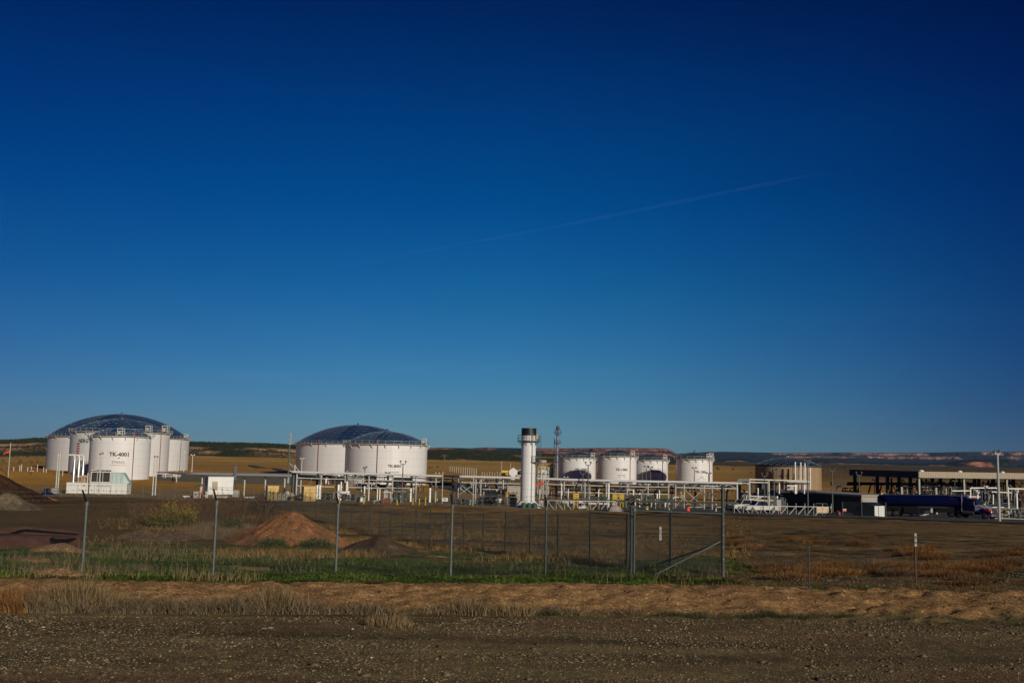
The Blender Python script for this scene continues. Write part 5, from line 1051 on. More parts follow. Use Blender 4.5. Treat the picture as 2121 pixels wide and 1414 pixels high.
c = G(1610, 176); T_ = Matrix.Translation(c) @ Matrix.Rotation(GR, 4, 'Z'); z2 = W(1610, 1022, 176).z - c.z
t = thing('barn_shed', 'dark barn-shaped shed at the left end of the metal building', 'shed', c); MB(T_).loft([[(x, y, z) for x, z in ((-1.9, 0), (1.9, 0), (2.1, z2 * .68), (1.3, z2 * .92), (0, z2), (-1.3, z2 * .92), (-2.1, z2 * .68))] for y in (0, 6)]).build('walls', 'dgrey', t); MB(T_).box((.3, -.06, 1.0), (1.0, .06, 2.0)).build('door', 'grey', t); MB(T_).box((0, -.05, z2 * .82), (.25, .04, .5)).build('gable_vent', 'sign', t)
MB(T_).box((-2.05, 3, .9), (.08, 6, 1.6)).build('side_skirt', 'grey', t)
# tan sheet awning in between
c = G(1660, 190); T_ = Matrix.Translation(c) @ Matrix.Rotation(GR, 4, 'Z'); z2 = W(1655, 1024, 190).z - c.z; t = thing('lean_to', 'brown lean-to roof between the barn shed and the shaded wall', 'shed', c)
MB(T_).add([(-4, 0, z2 * .45), (4, 0, z2 * .45), (4, 6, z2), (-4, 6, z2), (-4, 0, z2 * .4), (4, 0, z2 * .4), (4, 6, z2 - .2), (-4, 6, z2 - .2)], [(0, 1, 2, 3), (7, 6, 5, 4), (0, 4, 5, 1), (1, 5, 6, 2), (3, 2, 6, 7), (0, 3, 7, 4)]).build('roof', 'liner', t); mb = MB(T_)
for x in (-3.8, 0, 3.8):
    for y, z in ((.1, z2 * .42), (5.9, z2 - .2)): mb.bar((x, y, 0), (x, y, z), .15)
mb.build('leg', 'dgrey', t)
# small shed by truck
c = G(1812, 152); z2 = W(1800, 1041, 152).z - c.z; T_ = Matrix.Translation(c) @ Matrix.Rotation(R_(34), 4, 'Z'); t = thing('small_shed', 'small shed with a dark gabled side and pale front beside the tanker rear', 'shed', c)
MB(T_).box((1.2, 1.9, z2 * .40), (2.4, 3.8, z2 * .80)).build('walls', 'offwhite', t); MB(T_).box((-.01, 1.9, z2 * .40), (.06, 3.75, z2 * .78)).build('side_wall', 'dgrey', t); MB(T_).add([(-.15, -.1, z2 * .8), (-.15, 3.9, z2 * .8), (-.15, 1.9, z2), (2.55, -.1, z2 * .8), (2.55, 3.9, z2 * .8), (2.55, 1.9, z2)], [(0, 2, 1), (3, 4, 5), (0, 3, 5, 2), (1, 2, 5, 4), (0, 1, 4, 3)]).build('roof', 'black', t); MB(T_).box((.9, -.03, 1.1), (.05, .04, 2.0)).build('door_seam', 'dgrey', t)
# fence by small shed
def wire_fence(label, pts, h, m_='galv', name='chain_link_fence', sp=.3, mesh=True, posts=True, wr=.008, pr=.045, arms=False, rail=True, group=None, step=3.05, stuff=False):
    t = thing(name, label, 'fence', Vector((pts[0][0], pts[0][1], g1(*pts[0]))), group); PP = []
    for (x0, y0), (x1, y1) in zip(pts[:-1], pts[1:]):
        L = math.hypot(x1 - x0, y1 - y0); k = max(1, round(L / step))
        for i in range(k): PP.append((x0 + (x1 - x0) * i / k, y0 + (y1 - y0) * i / k))
    PP.append(pts[-1]); PP = [Vector((x, y, g1(x, y))) for x, y in PP]
    for q in PP: MB().tube(q - Vector((0, 0, .3)), q + Vector((0, 0, h + .05)), pr, 7).build('post', m_, t)
    mb = MB(); 
    if rail:
        for a_, b_ in zip(PP[:-1], PP[1:]): mb.tube(a_ + Vector((0, 0, h)), b_ + Vector((0, 0, h)), pr * .6, 5)
        mb.build('top_rail', m_, t)
    if mesh:
        mb = MB()
        for a_, b_ in zip(PP[:-1], PP[1:]): chain(mb, a_, b_, .05, h, sp, wr)
        mb.build('mesh', m_, t)
    return t, PP
def chain(mb, A, B, z0, z1, sp, wr):
    d = B - A; L = math.hypot(d.x, d.y); H = z1 - z0; u = Vector((d.x / L, d.y / L, 0)); nrm = Vector((-u.y, u.x, 0))
    def pt(x, z): f = x / L; return Vector((A.x + d.x * f, A.y + d.y * f, A.z + d.z * f + z0 + z))
    n = int((L + H) / sp) + 1
    for i in range(n):
        for sg in (1, -1):
            x0 = i * sp - (H if sg == 1 else 0); za, zb = (0, H)
            xa, xb = (x0, x0 + H) if sg == 1 else (x0, x0 - H)
            # clip to 0..L
            def cl(xa, za, xb, zb):
                if xa > xb: xa, za, xb, zb = xb, zb, xa, za
                if xb <= 0 or xa >= L: return None
                k = (zb - za) / (xb - xa)
                if xa < 0: za -= k * xa; xa = 0
                if xb > L: zb -= k * (xb - L); xb = L
                return xa, za, xb, zb
            r = cl(xa, za, xb, zb)
            if r and r[2] - r[0] > .01:
                p, q = pt(r[0], r[1]), pt(r[2], r[3]); o_ = nrm * (wr * sg * .9); b = len(mb.v); w_ = Vector((0, 0, wr)) ; w2 = nrm * wr; w3 = u * wr
                mb.v += [tuple(p + o_ + w_), tuple(p + o_ + w2 - w_ * .5), tuple(p + o_ - w2 - w_ * .5), tuple(q + o_ + w_), tuple(q + o_ + w2 - w_ * .5), tuple(q + o_ - w2 - w_ * .5)]
                mb.f += [(b, b + 1, b + 4, b + 3), (b + 1, b + 2, b + 5, b + 4), (b + 2, b, b + 3, b + 5)]
ft, _ = wire_fence('short chain-link fence with a red sign between the metal building and the small shed', [gp(1745, 150), gp(1785, 146), gp(1835, 143)], 2.2, sp=.5, wr=.012, pr=.06)
c = W(1749, 1056, 149.8); t = thing('red_sign', 'small red and white sign on the short fence by the metal building', 'sign', c); MB().box(c, (.62, .04, .42)).build('plate', 'red', t); MB().box(c + Vector((0, -.03, .12)), (.5, .01, .10)).box(c + Vector((0, -.03, -.05)), (.4, .01, .05)).build('white_lines', 'sign', t)
c = G(1735, 150); t = thing('fire_extinguisher', 'red extinguisher cart beside the gate end', 'extinguisher', c); MB().lathe([(.18, 0), (.2, .1), (.2, .7), (.08, .85), (.05, 1.0)], c, 12).build('cylinder', 'red', t); MB().box(c + Vector((.3, 0, .5)), (.12, .2, .6)).build('bracket', 'grey', t)
# canopy
D = 184; c0 = G(1905, D); zt = W(1905, 976, D).z; zl = W(1905, 989, D).z; fh = zt - zl; T = Matrix.Translation((c0.x, c0.y, 0)) @ Matrix.Rotation(R_(26), 4, 'Z'); Lx, Ly = 38, 17.0
t = thing('loading_canopy', 'wide loading-rack canopy with a tan ribbed front fascia and a left fascia coloured dark for shading', 'canopy', c0)
MB(T).box((Lx / 2, .06, (zt + zl) / 2), (Lx, .12, fh)).build('front_fascia', 'tanrib', t); mb = MB(T)
for i in range(84): mb.box((.25 + i * .45, -.02, (zt + zl) / 2), (.12, .05, fh - .05))
mb.build('fascia_ribs', 'tanrib', t)
MB(T).box((-.0, Ly / 2 + .1, (zt + zl) / 2 - .05), (.12, Ly, fh + .1)).build('side_fascia', 'dark_and_shade', t); MB(T).box((Lx / 2 + .1, Ly / 2 + .2, zt - .15), (Lx - .2, Ly - .2, .15)).build('roof_deck', 'dark_and_shade', t)  # left fascia coloured dark to carry its shading
mb = MB(T)
for k in range(10): mb.box((Lx / 2, 1.2 + k * 1.7, zl + .15 + .3 * (k % 2)), (Lx - .5, .15, .3))
for k in range(9): mb.box((1 + k * 4.5, Ly / 2, zl + .2), (.25, Ly - .6, .4))
mb.build('roof_beams', 'dark_and_shade', t)
for i, x in enumerate((.8, 12.6, 24.5, 36)):
    g_ = g1(*(T @ Vector((x, .8, 0))).xy); MB(T).box((x, .8, (zl + g_) / 2), (.38, .38, zl - g_)).build('column', 'concrete', t)
for x in (.6, 6.6, 12.6, 18.5, 24.5, 30, 36):
    for y in (8, 16.3):
        g_ = g1(*(T @ Vector((x, y, 0))).xy); MB(T).box((x, y, (zl + g_) / 2), (.5, .5, zl - g_)).build('rear_column', 'dark_and_shade', t)
for px in (1922, 2001, 2084):
    q = T @ Vector(((px - 1905) * .118 + (px - 1905) ** 2 * .00009, 1.2, 0)); MB().lathe([(.45, 0), (.4, .18), (.1, .3)], (q.x, q.y, zt), 12).build('roof_vent', 'lamp', t)
mb = MB(T)   # rear lower steel beam and braces
mb.box((Lx / 2, Ly + 1, zl - 1.7), (Lx, .3, .6)).box((-1, Ly, zl - 1.7), (8, .3, .7))
for x in (2, 5, 8, 11): mb.bar((x, Ly + 1, zl - 5.8), (x + 1.6, Ly + 1, zl - 1.8), .22)
mb.build('rear_brace', 'dark_and_shade', t)
# loading arms under canopy: many dark verticals, several skids
T_C = T
for k in range(7):
    x0 = 1.5 + k * 5.0; c = T_C @ Vector((x0 + 2, 6, 0)); c.z = g1(c.x, c.y); R0 = random.Random(100 + k)
    lb = ['loading arm group nearest the shaded corner of the canopy', 'loading arm group second from the left under the canopy', 'loading arm group behind the tanker trailer front', 'loading arm group above the truck cab', 'loading arm group right of the truck cab', 'loading arm group beside the thick floodlight pole', 'loading arm group at the far right edge'][k]
    t = thing('loading_station', lb, 'loading equipment', c, 'loading arms under the canopy')
    T2 = Matrix.Translation(c) @ Matrix.Rotation(R_(26), 4, 'Z'); hh = zl - c.z
    for i in range(15):
        x = -2.3 + i * .33 + R0.uniform(-.1, .1); y = R0.uniform(-2, 3); h_ = hh * R0.uniform(.5, .95); mb = MB(T2).tube((x, y, 0), (x, y, h_), R0.uniform(.09, .2), 7); mb.lathe([(.16, -.15), (.16, .15)], (x, y, h_ * .5), 8)
        mb.path([(x, y, h_), (x + R0.uniform(-.8, .8), y - .8, h_ * .85), (x + R0.uniform(-.8, .8), y - .9, h_ * .45)], .10, 6); mb.build('arm', R0.choice(['black', 'dgrey', 'black', 'black', 'grey', 'rust']), t)
    mb = MB(T2)
    for i in range(9): z = hh * (.25 + .075 * i) + R0.uniform(-.2, .2); mb.tube((-2.5, R0.uniform(-2, 2), z), (2.5, R0.uniform(-2, 2), z), R0.uniform(.08, .15), 6)
    mb.build('crossover_pipes', R0.choice(['dgrey', 'grey', 'black']), t)
    MB(T2).box((0, 0, .35), (4.4, 3, .7)).box((-1.2, .5, 1.6), (1.3, 1, 1.9)).box((1.1, -.3, 1.4), (.8, .8, 1.6)).build('island', 'black', t)
# pale square posts in front of the arms
for px, rt, rb, lb in ((1868.5, 1009, 1042, 'left pale square column rising behind the tanker trailer'), (1940, 1011, 1042, 'right pale square column rising behind the tanker trailer')):
    D = 176; b = G(px, D); z = W(px, rt, D).z; t = thing('square_column', lb, 'column', b, 'pale columns behind the tanker'); MB().box((b.x, D, (b.z + z) / 2), (.32, .32, z - b.z)).build('shaft', 'concrete', t); MB().box((b.x, D, z + .03), (.4, .4, .06)).build('cap', 'white2', t)
# white pipework, right
t = thing('vapour_pipework', 'pale pipe frame rising behind the truck cab and crossing behind the thick pole', 'pipework', G(2030, 162)); D = 162
for pts_, r in (([(2010, 1045), (2010, 1010), (2063, 1010), (2066, 1013), (2068, 1062)], .11), ([(2016, 1050), (2016, 1010)], .07), ([(1972, 1016), (1972, 1046)], .06), ([(1972, 1016), (2008, 1016)], .10), ([(1972, 1027), (2030, 1028.5)], .09), ([(2054, 1018), (2095, 1020)], .09), ([(2088, 1008), (2090, 1075)], .09), ([(2090, 1011.5), (2125, 1012)], .12), ([(2105.5, 1019), (2107, 1062)], .15), ([(2024.5, 1024), (2025.5, 1048)], .15), ([(2019, 1018), (2020, 1044)], .06), ([(2000, 1000), (2001, 1040)], .05), ([(2076, 1041.5), (2090, 1041.5)], .06), ([(2076, 1049), (2107, 1049)], .05), ([(2082, 1030), (2098, 1036)], .05), ([(2034, 1015), (2034, 1046)], .06), ([(2047, 1015), (2047, 1046)], .07), ([(2057, 1024), (2057, 1044)], .10), ([(2101, 1019), (2101, 1056)], .06), ([(2095, 1040), (2096, 1066)], .07), ([(2040, 1050), (2064, 1051)], .09)):
    MB().path([W(a_, b_, D) for a_, b_ in pts_], r, 8).build('pipe_run', 'pipe' if r > .08 else 'galv', t)
for px, row in ((2042, 1008.5), (2025, 1021), (2106, 1018), (2022, 1017)): q = W(px, row, D); mb = MB().lathe([(.12, -.25), (.28, -.1), (.28, .15), (.1, .3)], q, 10).tube(q + Vector((-.35, 0, .2)), q + Vector((.35, 0, .2)), .08, 6); mb.build('valve', 'silver', t)
mb = MB()
for i in range(16):
    x = 1976 + rng.random() * 140; mb.tube(W(x, 1020 + rng.random() * 14, D + 4), W(x + rng.normal() * .5, 1062, D + 4), .07 + .05 * rng.random(), 6)
for i in range(6): x = 1976 + rng.random() * 60; r_ = 1014 + rng.random() * 36; mb.tube(W(x, r_, D + 3.5), W(x + 60, r_ + 1, D + 3.5), .07, 6)
mb.build('dark_pipes', 'dgrey', t)
manifold('dark pump group on the kerb right of the truck', 2040, 2075, 1058, 1070, 156, 8, ['dgrey', 'maroon', 'black', 'grey'], 40); manifold('grey pipe fittings on the kerb at the far right', 2078, 2118, 1048, 1068, 156, 10, ['dgrey', 'galv', 'green', 'grey'], 41)
manifold('pump and meter group visible under the tanker belly', 1880, 1915, 1062, 1078, 160, 8, ['grey', 'dgrey', 'concrete'], 42)
# horizontal tan vessel
D = 158; s = D / F; t = thing('horizontal_tank', 'tan horizontal cylindrical vessel with dark straps right of the truck cab', 'tank', G(2058, D)); T_ = Matrix.Translation(W(2058, 1058, D)) @ Matrix.Rotation(R_(20), 4, 'Z')
Lh = 64 * s / 2 / math.cos(.35); r = 6.6 * s * 1.0; secs = []
for x, k in ((-Lh - .35, .2), (-Lh - .25, .6), (-Lh, 1), (Lh, 1), (Lh + .25, .6), (Lh + .35, .2)): secs.append([(x, r * k * math.cos(i * math.pi / 12), r * k * math.sin(i * math.pi / 12)) for i in range(24)])
MB(T_).loft(secs).build('vessel', 'copper', t, smooth=True); mb = MB(T_)
for x in (-1.2, -.35, .5): mb.loft([[(x + dx, (r + .03) * math.cos(i * math.pi / 12), (r + .03) * math.sin(i * math.pi / 12)) for i in range(24)] for dx in (-.07, .07)])
mb.build('strap', 'black', t); MB(T_).box((-1.5, 0, -r - .2), (.2, .9, .6)).box((1.6, 0, -r - .2), (.2, .9, .6)).build('saddle', 'maroon', t); MB(T_).lathe([(.45, 0), (.48, .6), (.4, .75), (.1, .8)], (-2.2, 0, r - .1), 14).build('manway', 'copper', t); MB(T_).tube((-1.4, -.3, r + .12), (1.8, -.3, r + .12), .08, 8).build('top_pipe', 'pipe', t)
a_, b_ = G(2030, 150), G(2200, 150); o = MB(); n = 30
kp = [G(2035 + 6 * i, 150) for i in range(28)]
o.loft([[(q.x, q.y - .12, q.z - .1), (q.x, q.y + .12, q.z - .1), (q.x, q.y + .12, q.z + .22), (q.x, q.y - .12, q.z + .22)] for q in kp]); o = o.build('kerb', 'concrete'); o['kind'] = 'structure'
# ================================================================ TANKER TRUCK
def wheel(par, T, x, y, r=.52, w_=.28, rim='silver'):
    wv = MB(T); n = 20; secs = []
    for yy, k in ((-w_ / 2, .86), (-w_ / 2 + .04, 1), (w_ / 2 - .04, 1), (w_ / 2, .86)): secs.append([(x + r * k * math.cos(i * 2 * math.pi / n), y + yy, r + r * k * math.sin(i * 2 * math.pi / n)) for i in range(n)])
    o = wv.loft(secs).build('wheel', 'rubber', par); rm = MB(T); sd_ = -1 if y < 0 else 1; secs = []
    for yy, k in ((0, .55), (.03, .5), (.0, .3), (.05, .15)): secs.append([(x + r * k * math.cos(i * 2 * math.pi / n), y + sd_ * (w_ / 2 + .005 + yy), r + r * k * math.sin(i * 2 * math.pi / n)) for i in range(n)])
    rm.loft(secs).build('rim', rim, o); return o
hit = G(1985, 152); bt, bc = R_(36), R_(50)
t = thing('tanker_truck', 'dark navy tanker truck with a silver-grey hood and chrome grille standing on the asphalt', 'tanker truck', hit)
gzr = lambda d, b_: g1(hit.x + d * math.cos(b_), hit.y - d * math.sin(b_))
pitch = math.atan2(hit.z - gzr(-12, bt), 12.0)
T = Matrix.Translation(hit + Vector((0, 0, .14))) @ Matrix.Rotation(-bt, 4, 'Z') @ Matrix.Rotation(pitch * -1, 4, 'Y')
secs = []; n = 28
def oval(x, k, hw=1.22, hh=.88, zc=2.42): return [(x, hw * k * math.copysign(abs(math.cos(a_)) ** .8, math.cos(a_)), zc + hh * k * math.copysign(abs(math.sin(a_)) ** .8, math.sin(a_))) for a_ in [2 * math.pi * i / n for i in range(n)]]
for x, k in ((-11.6, .55), (-11.55, .85), (-11.4, .97), (-11.1, 1), (-7, 1), (1.0, 1), (1.3, .97), (1.45, .85), (1.5, .5)): secs.append(oval(x, k))
MB(T).loft(secs).build('tank_barrel', 'blue', t, smooth=True)
MB(T).box((-5.1, 0, 3.34), (11.6, .7, .10)).build('catwalk', 'dgrey', t)
mb = MB(T)
for x in (-11.1, -8.6, -5.6, -2.5, .9): mb.loft([oval(x - .03, 1.012), oval(x + .03, 1.012)])
mb.build('bands', 'blue', t)
for x in (-10.5, -7.5, -4, -1): MB(T).lathe([(.35, 0), (.35, .1), (.25, .14)], (x, 0, 3.36), 12).build('manhole', 'dgrey', t)
mb = MB(T)
for i in range(6): a_ = 1.15 + i * .0; x = -.9 + i * .38; mb.add([(x, -.62, 3.18), (x + .36, -.62, 3.18), (x + .30, -1.02, 2.93), (x + .12, -1.02, 2.93)], [(0, 3, 2, 1)])
mb.add([(-1.3, -1.10, 2.86), (1.25, -1.12, 2.86), (1.25, -.55, 3.25), (-.9, -.55, 3.25)], [(0, 1, 2, 3)])
mb.build('white_flame', 'sign', t); mb = MB(T)
for i in range(6): x = -.9 + i * .36; mb.add([(x, -1.14, 2.84), (x + .3, -1.14, 2.84), (x + .15, -.93, 3.05)], [(0, 1, 2)])
mb.build('red_flame', 'red', t)
MB(T).box((-5.3, 0, 1.3), (12.2, 2.0, .6)).build('chassis', 'black', t); MB(T).box((-11.75, 0, 1.0), (.3, 2.4, 1.2)).box((-9.9, -1.1, 1.3), (3.8, .3, .55)).box((-6.4, -1.0, 1.05), (2.2, .5, .9)).box((-1.6, -.95, 1.1), (2.6, .5, .7)).box((-6.5, -.2, .75), (3.0, 1.6, .6)).box((-9.9, 0, .9), (3.2, 1.4, .8)).build('fender', 'black', t)
MB(T).box((-3.4, -1.0, 1.5), (4.5, .15, .25)).box((-3.2, -.6, .95), (.2, .2, .9)).build('side_rail', 'dgrey', t)
for x in (-11.0, -9.9, -8.8):
    for y in (-1.0, 1.0): wheel(t, T, x, y, rim='dgrey')
mb = MB(T)
for x in (-11.4, -10.4, -8.2): mb.box((x, -1.16, .95), (.05, .03, .12))
mb.build('marker_lamp', 'orange', t)
T2 = Matrix.Translation(hit + Vector((0, 0, .14))) @ Matrix.Rotation(-bc, 4, 'Z')
for x in (-.65, .65):
    for y in (-.98, .98): wheel(t, T2, x, y, rim='dgrey')
for y in (-1.05, 1.05): wheel(t, T2, 4.55, y, rim='dgrey')
MB(T2).box((2.0, 0, .85), (7.0, .85, .25)).build('truck_frame', 'black', t)
MB(T2).loft([[(1.3, y, z) for y, z in ((-1.12, .95), (1.12, .95), (1.12, 2.4), (.95, 2.98), (-.95, 2.98), (-1.12, 2.4))], [(3.05, y, z) for y, z in ((-1.12, .95), (1.12, .95), (1.12, 2.15), (.9, 2.92), (-.9, 2.92), (-1.12, 2.15))]]).build('cab', 'blue', t)
MB(T2).add([(3.07, -.98, 2.12), (3.07, .98, 2.12), (3.03, .84, 2.86), (3.03, -.84, 2.86), (3.35, -1.0, 2.08), (3.35, 1.0, 2.08)], [(4, 5, 2, 3), (0, 4, 3), (1, 2, 5)]).build('windshield', 'glass', t)
MB(T2).add([(1.9, -1.135, 2.1), (2.85, -1.135, 2.05), (2.8, -1.05, 2.6), (1.95, -1.05, 2.62)], [(0, 1, 2, 3)]).build('side_window', 'glass', t)
MB(T2).loft([[(3.05, y, z) for y, z in ((-1.08, 1.1), (1.08, 1.1), (1.05, 1.9), (.8, 2.12), (-.8, 2.12), (-1.05, 1.9))], [(4.6, y, z) for y, z in ((-.92, 1.05), (.92, 1.05), (.85, 1.78), (.62, 1.92), (-.62, 1.92), (-.85, 1.78))], [(5.35, y, z) for y, z in ((-.72, 1.0), (.72, 1.0), (.68, 1.55), (.5, 1.68), (-.5, 1.68), (-.68, 1.55))]]).build('hood', 'silver', t)
for sg in (-1, 1):
    MB(T2).loft([[(x, sg * (.72 + dy), z) for dy, z in ((0, .75), (.46, .75), (.46, zt_), (.0, zt_ + .12))] for x, zt_ in ((3.6, 1.15), (4.0, 1.55), (4.8, 1.58), (5.3, 1.25), (5.4, .9))]).build('fender', 'blue', t)
    MB(T2).loft([[(x, sg * (.80 + dy), z) for dy, z in ((0, zt_ - .12), (.395, zt_ - .12), (.395, zt_ + .1), (0, zt_ + .17))] for x, zt_ in ((4.5, 1.50), (5.1, 1.36), (5.42, 1.12))]).build('flame_stripe', 'red', t)
    MB(T2).loft([[(x, sg * (.84 + dy), z) for dy, z in ((0, 1.05), (.25, 1.05), (.25, 1.28), (0, 1.28))] for x in (5.25, 5.46)]).build('headlight', 'lamp', t)
    MB(T2).box((3.1, sg * 1.42, 2.3), (.10, .22, .6)).bar((3.0, sg * 1.1, 2.55), (3.1, sg * 1.4, 2.55), .04).bar((3.0, sg * 1.1, 2.05), (3.1, sg * 1.4, 2.05), .04).build('mirror', 'chrome' if sg < 0 else 'black', t)
    MB(T2).tube((1.1, sg * 1.05, 1.0), (1.1, sg * 1.05, 3.5), .09, 10).build('exhaust_stack', 'chrome', t)
    MB(T2).tube((4.3, sg * .98, 1.7), (4.45, sg * 1.1, 2.05), .03, 5).box((4.45, sg * 1.1, 2.12), (.08, .14, .18)).build('hood_mirror', 'chrome', t)
    MB(T2).tube((1.2, sg * 1.0, .85), (2.9, sg * 1.0, .85), .30, 14).build('fuel_tank', 'dgrey', t)
MB(T2).box((5.38, 0, 1.28), (.06, 1.2, .72)).build('grille', 'black', t)
mb = MB(T2)
for z in (1.0, 1.16, 1.32, 1.48, 1.62): mb.box((5.43, 0, z), (.05, 1.22, .05))
for y in (-.62, -.2, .2, .62): mb.box((5.50, y, 1.2), (.06, .06, 1.0))
mb.build('grille_guard', 'chrome', t); MB(T2).loft([[(x, y, z) for y, z in ((-hw, .5), (hw, .5), (hw, .85), (-hw, .85))] for x, hw in ((5.1, 1.15), (5.5, 1.1), (5.62, .85))]).build('bumper', 'chrome', t)
mb = MB(T2)
for y in (-.7, -.35, 0, .35, .7): mb.box((2.5, y, 3.0), (.12, .12, .08))
mb.build('roof_lamp', 'orange', t)
# white pickups
def pickup(c, rot, label, hood_open=False):
    t = thing('pickup_truck', label, 'pickup truck', c, 'white pickup trucks behind the gate'); T = Matrix.Translation(c + Vector((0, 0, .1))) @ Matrix.Rotation(rot, 4, 'Z')
    MB(T).loft([[(x, y, z) for y, z in ((-hw, .45), (hw, .45), (hw * 1.0, zt_), (hw * .94, zt_ + .08), (-hw * .94, zt_ + .08), (-hw, zt_))] for x, hw, zt_ in ((-2.8, .93, .98), (-2.7, .97, 1.02), (.7, .98, 1.05), (1.4, .98, 1.08), (2.5, .94, 1.0), (2.85, .86, .85))]).build('body', 'post', t)
    MB(T).loft([[(x, y, z) for y, z in ((-hw, 1.08), (hw, 1.08), (hw * .86, zt_), (-hw * .86, zt_))] for x, hw, zt_ in ((-1.05, .92, 1.12), (-.85, .92, 1.78), (.75, .92, 1.80), (1.5, .92, 1.12))]).build('cab', 'glass', t)
    MB(T).box((-.05, 0, 1.80), (1.75, 1.55, .06)).bar((-1.0, -.9, 1.1), (-.85, -.8, 1.78), .09).bar((-.05, -.93, 1.1), (-.05, -.82, 1.78), .09).bar((1.45, -.9, 1.1), (.8, -.8, 1.78), .09).bar((-1.0, .9, 1.1), (-.85, .8, 1.78), .09).bar((1.45, .9, 1.1), (.8, .8, 1.78), .09).build('roof', 'post', t)
    MB(T).box((-2.0, 0, 1.09), (1.5, 1.6, .04)).build('bed', 'dgrey', t)
    for x in (-1.8, 1.85):
        for y in (-.86, .86): wheel(t, T, x, y, .40, .26, 'grey')
        MB(T).loft([[(x + .52 * math.cos(a_), yy, .42 + .50 * math.sin(a_)) for a_ in [i * math.pi / 8 for i in range(9)]] for yy in (-.985, -.93)]).build('wheel_arch', 'black', t)
    for y in (-.7, .7): MB(T).box((2.78, y, .82), (.1, .3, .16)).build('headlight', 'lamp', t); MB(T).box((-2.8, y * 1.2, .85), (.06, .14, .3)).build('tail_light', 'red', t)
    MB(T).box((2.86, 0, .5), (.14, 1.8, .2)).build('bumper', 'silver', t)
pickup(G(1575, 163), R_(180 + 14), 'white pickup truck parked behind the sliding gate, nearer the tan tank')
pickup(G(1540, 170), R_(180 + 30), 'white pickup truck half hidden behind the other one, at the gate left end')
t = thing('utility_cart', 'pale equipment cart standing before the metal building behind the gate', 'cart', G(1702, 160)); q = Vector(t['_w']); MB().box(q + Vector((0, 0, .8)), (1.9, 1.0, .9)).build('box', 'copper', t); mb = MB()
for dx in (-.7, .7): mb.lathe([(.3, 0), (.3, .15)], q + Vector((dx, -.5, .1)), 12)
mb.build('wheel', 'rubber', t)
MB().bar(q + Vector((-.9, 0, 1.25)), q + Vector((-.9, 0, 1.8)), .05).bar(q + Vector((.9, 0, 1.25)), q + Vector((.9, 0, 1.8)), .05).bar(q + Vector((-.9, 0, 1.8)), q + Vector((.9, 0, 1.8)), .05).build('frame', 'galv', t)
t = thing('safety_cone', 'dark orange cone by the barn-shaped shed', 'cone', G(1616, 160)); q = Vector(t['_w']); MB().lathe([(.2, 0), (.2, .04), (.13, .05), (.03, .7)], q, 12).build('cone', 'orange', t); MB().box(q + Vector((0, 0, .02)), (.45, .45, .04)).build('base', 'black', t)
# small road sign by the truck
t = thing('sign_post', 'small grey sign plate on a thin post in front of the tanker trailer', 'sign', G(1930, 140)); q = Vector(t['_w']); z = W(1930, 1058, 140).z; MB().bar(q - Vector((0, 0, .2)), (q.x, q.y, z + .4), .06).build('post', 'galv', t); MB().box((q.x, q.y - .05, z + .1), (.30, .03, .55)).build('plate', 'grey', t)
# ================================================================ PERIMETER FENCES
wire_fence('thin chain-link perimeter fence in front of the generator skid and cabin', [gp(-40, 176), gp(160, 176), gp(330, 176), gp(560, 170)], 2.1, sp=.42, wr=.009, pr=.035)
wire_fence('chain-link perimeter fence in front of the ochre cabinets and pipe rack', [gp(575, 160), gp(700, 160), gp(860, 158), gp(1070, 152)], 2.1, sp=.42, wr=.009, pr=.035)
wire_fence('low grey handrail fence behind the green pump row', [gp(1000, 164), gp(1062, 164)], 1.5, mesh=False, pr=.05, step=2, name='handrail')
# ================================================================ FRONT CHAIN-LINK FENCE
fp = [(-15.15, 26.6), (-11.8, 27.5), (-8.5, 28.3), (-5.15, 29.2), (-1.86, 30.3), (1.06, 31.4), (4.06, 32.6), (7.16, 33.8)]
fp = [(G(px_, y_).x, y_) for px_, (x_, y_) in zip((-120, 170, 441, 695, 933, 1129.5, 1313, 1497.5), fp)]
tops_ = [1042, 1042, 1039, 1045, 1047, 1051, 1054, 1013]
t = thing('chain_link_fence', 'front chain-link fence with barbed wire on slanted arms, ending at the corner post', 'fence', Vector((fp[0][0], fp[0][1], g1(*fp[0]))))
PF = []
for (x, y), tr in zip(fp, tops_):
    px = CX + F * x / y; z1 = W(px, tr, y).z; z0 = g1(x, y); PF.append((Vector((x, y, z0)), z1))
ztop = [p[1] for p in PF]; ztop[-1] = W(1493, 1061, 33.8).z
for i, (p, z1) in enumerate(PF):
    r = .035 if i not in (6, 7) else (.045 if i == 6 else .062)
    o = MB().tube(p - Vector((0, 0, .4)), (p.x, p.y, z1), r, 12).build('post', 'galvd' if i >= 5 else 'galv', t, smooth=True)
    if i < 7:
        MB().lathe([(r * 1.5, -.08), (r * 1.5, .02), (r, .05)], (p.x, p.y, z1), 10).build('cap', 'galv', o)
        MB().bar((p.x, p.y, z1), (p.x - .05, p.y - .22, z1 + .36), .035).build('barb_arm', 'black', t)
    else:
        for zz in (.12, .55, .95, 1.35, 1.72): MB().lathe([(r * 1.12, 0), (r * 1.12, .03)], (p.x, p.y, p.z + zz), 12).build('tension_band', 'galv', o)
        MB().lathe([(r * 1.2, 0), (r * .8, .06), (.01, .09)], (p.x, p.y, z1), 12).build('cap', 'galv', o)
mb = MB(); bw = MB(); tw = MB(); lw_ = MB()
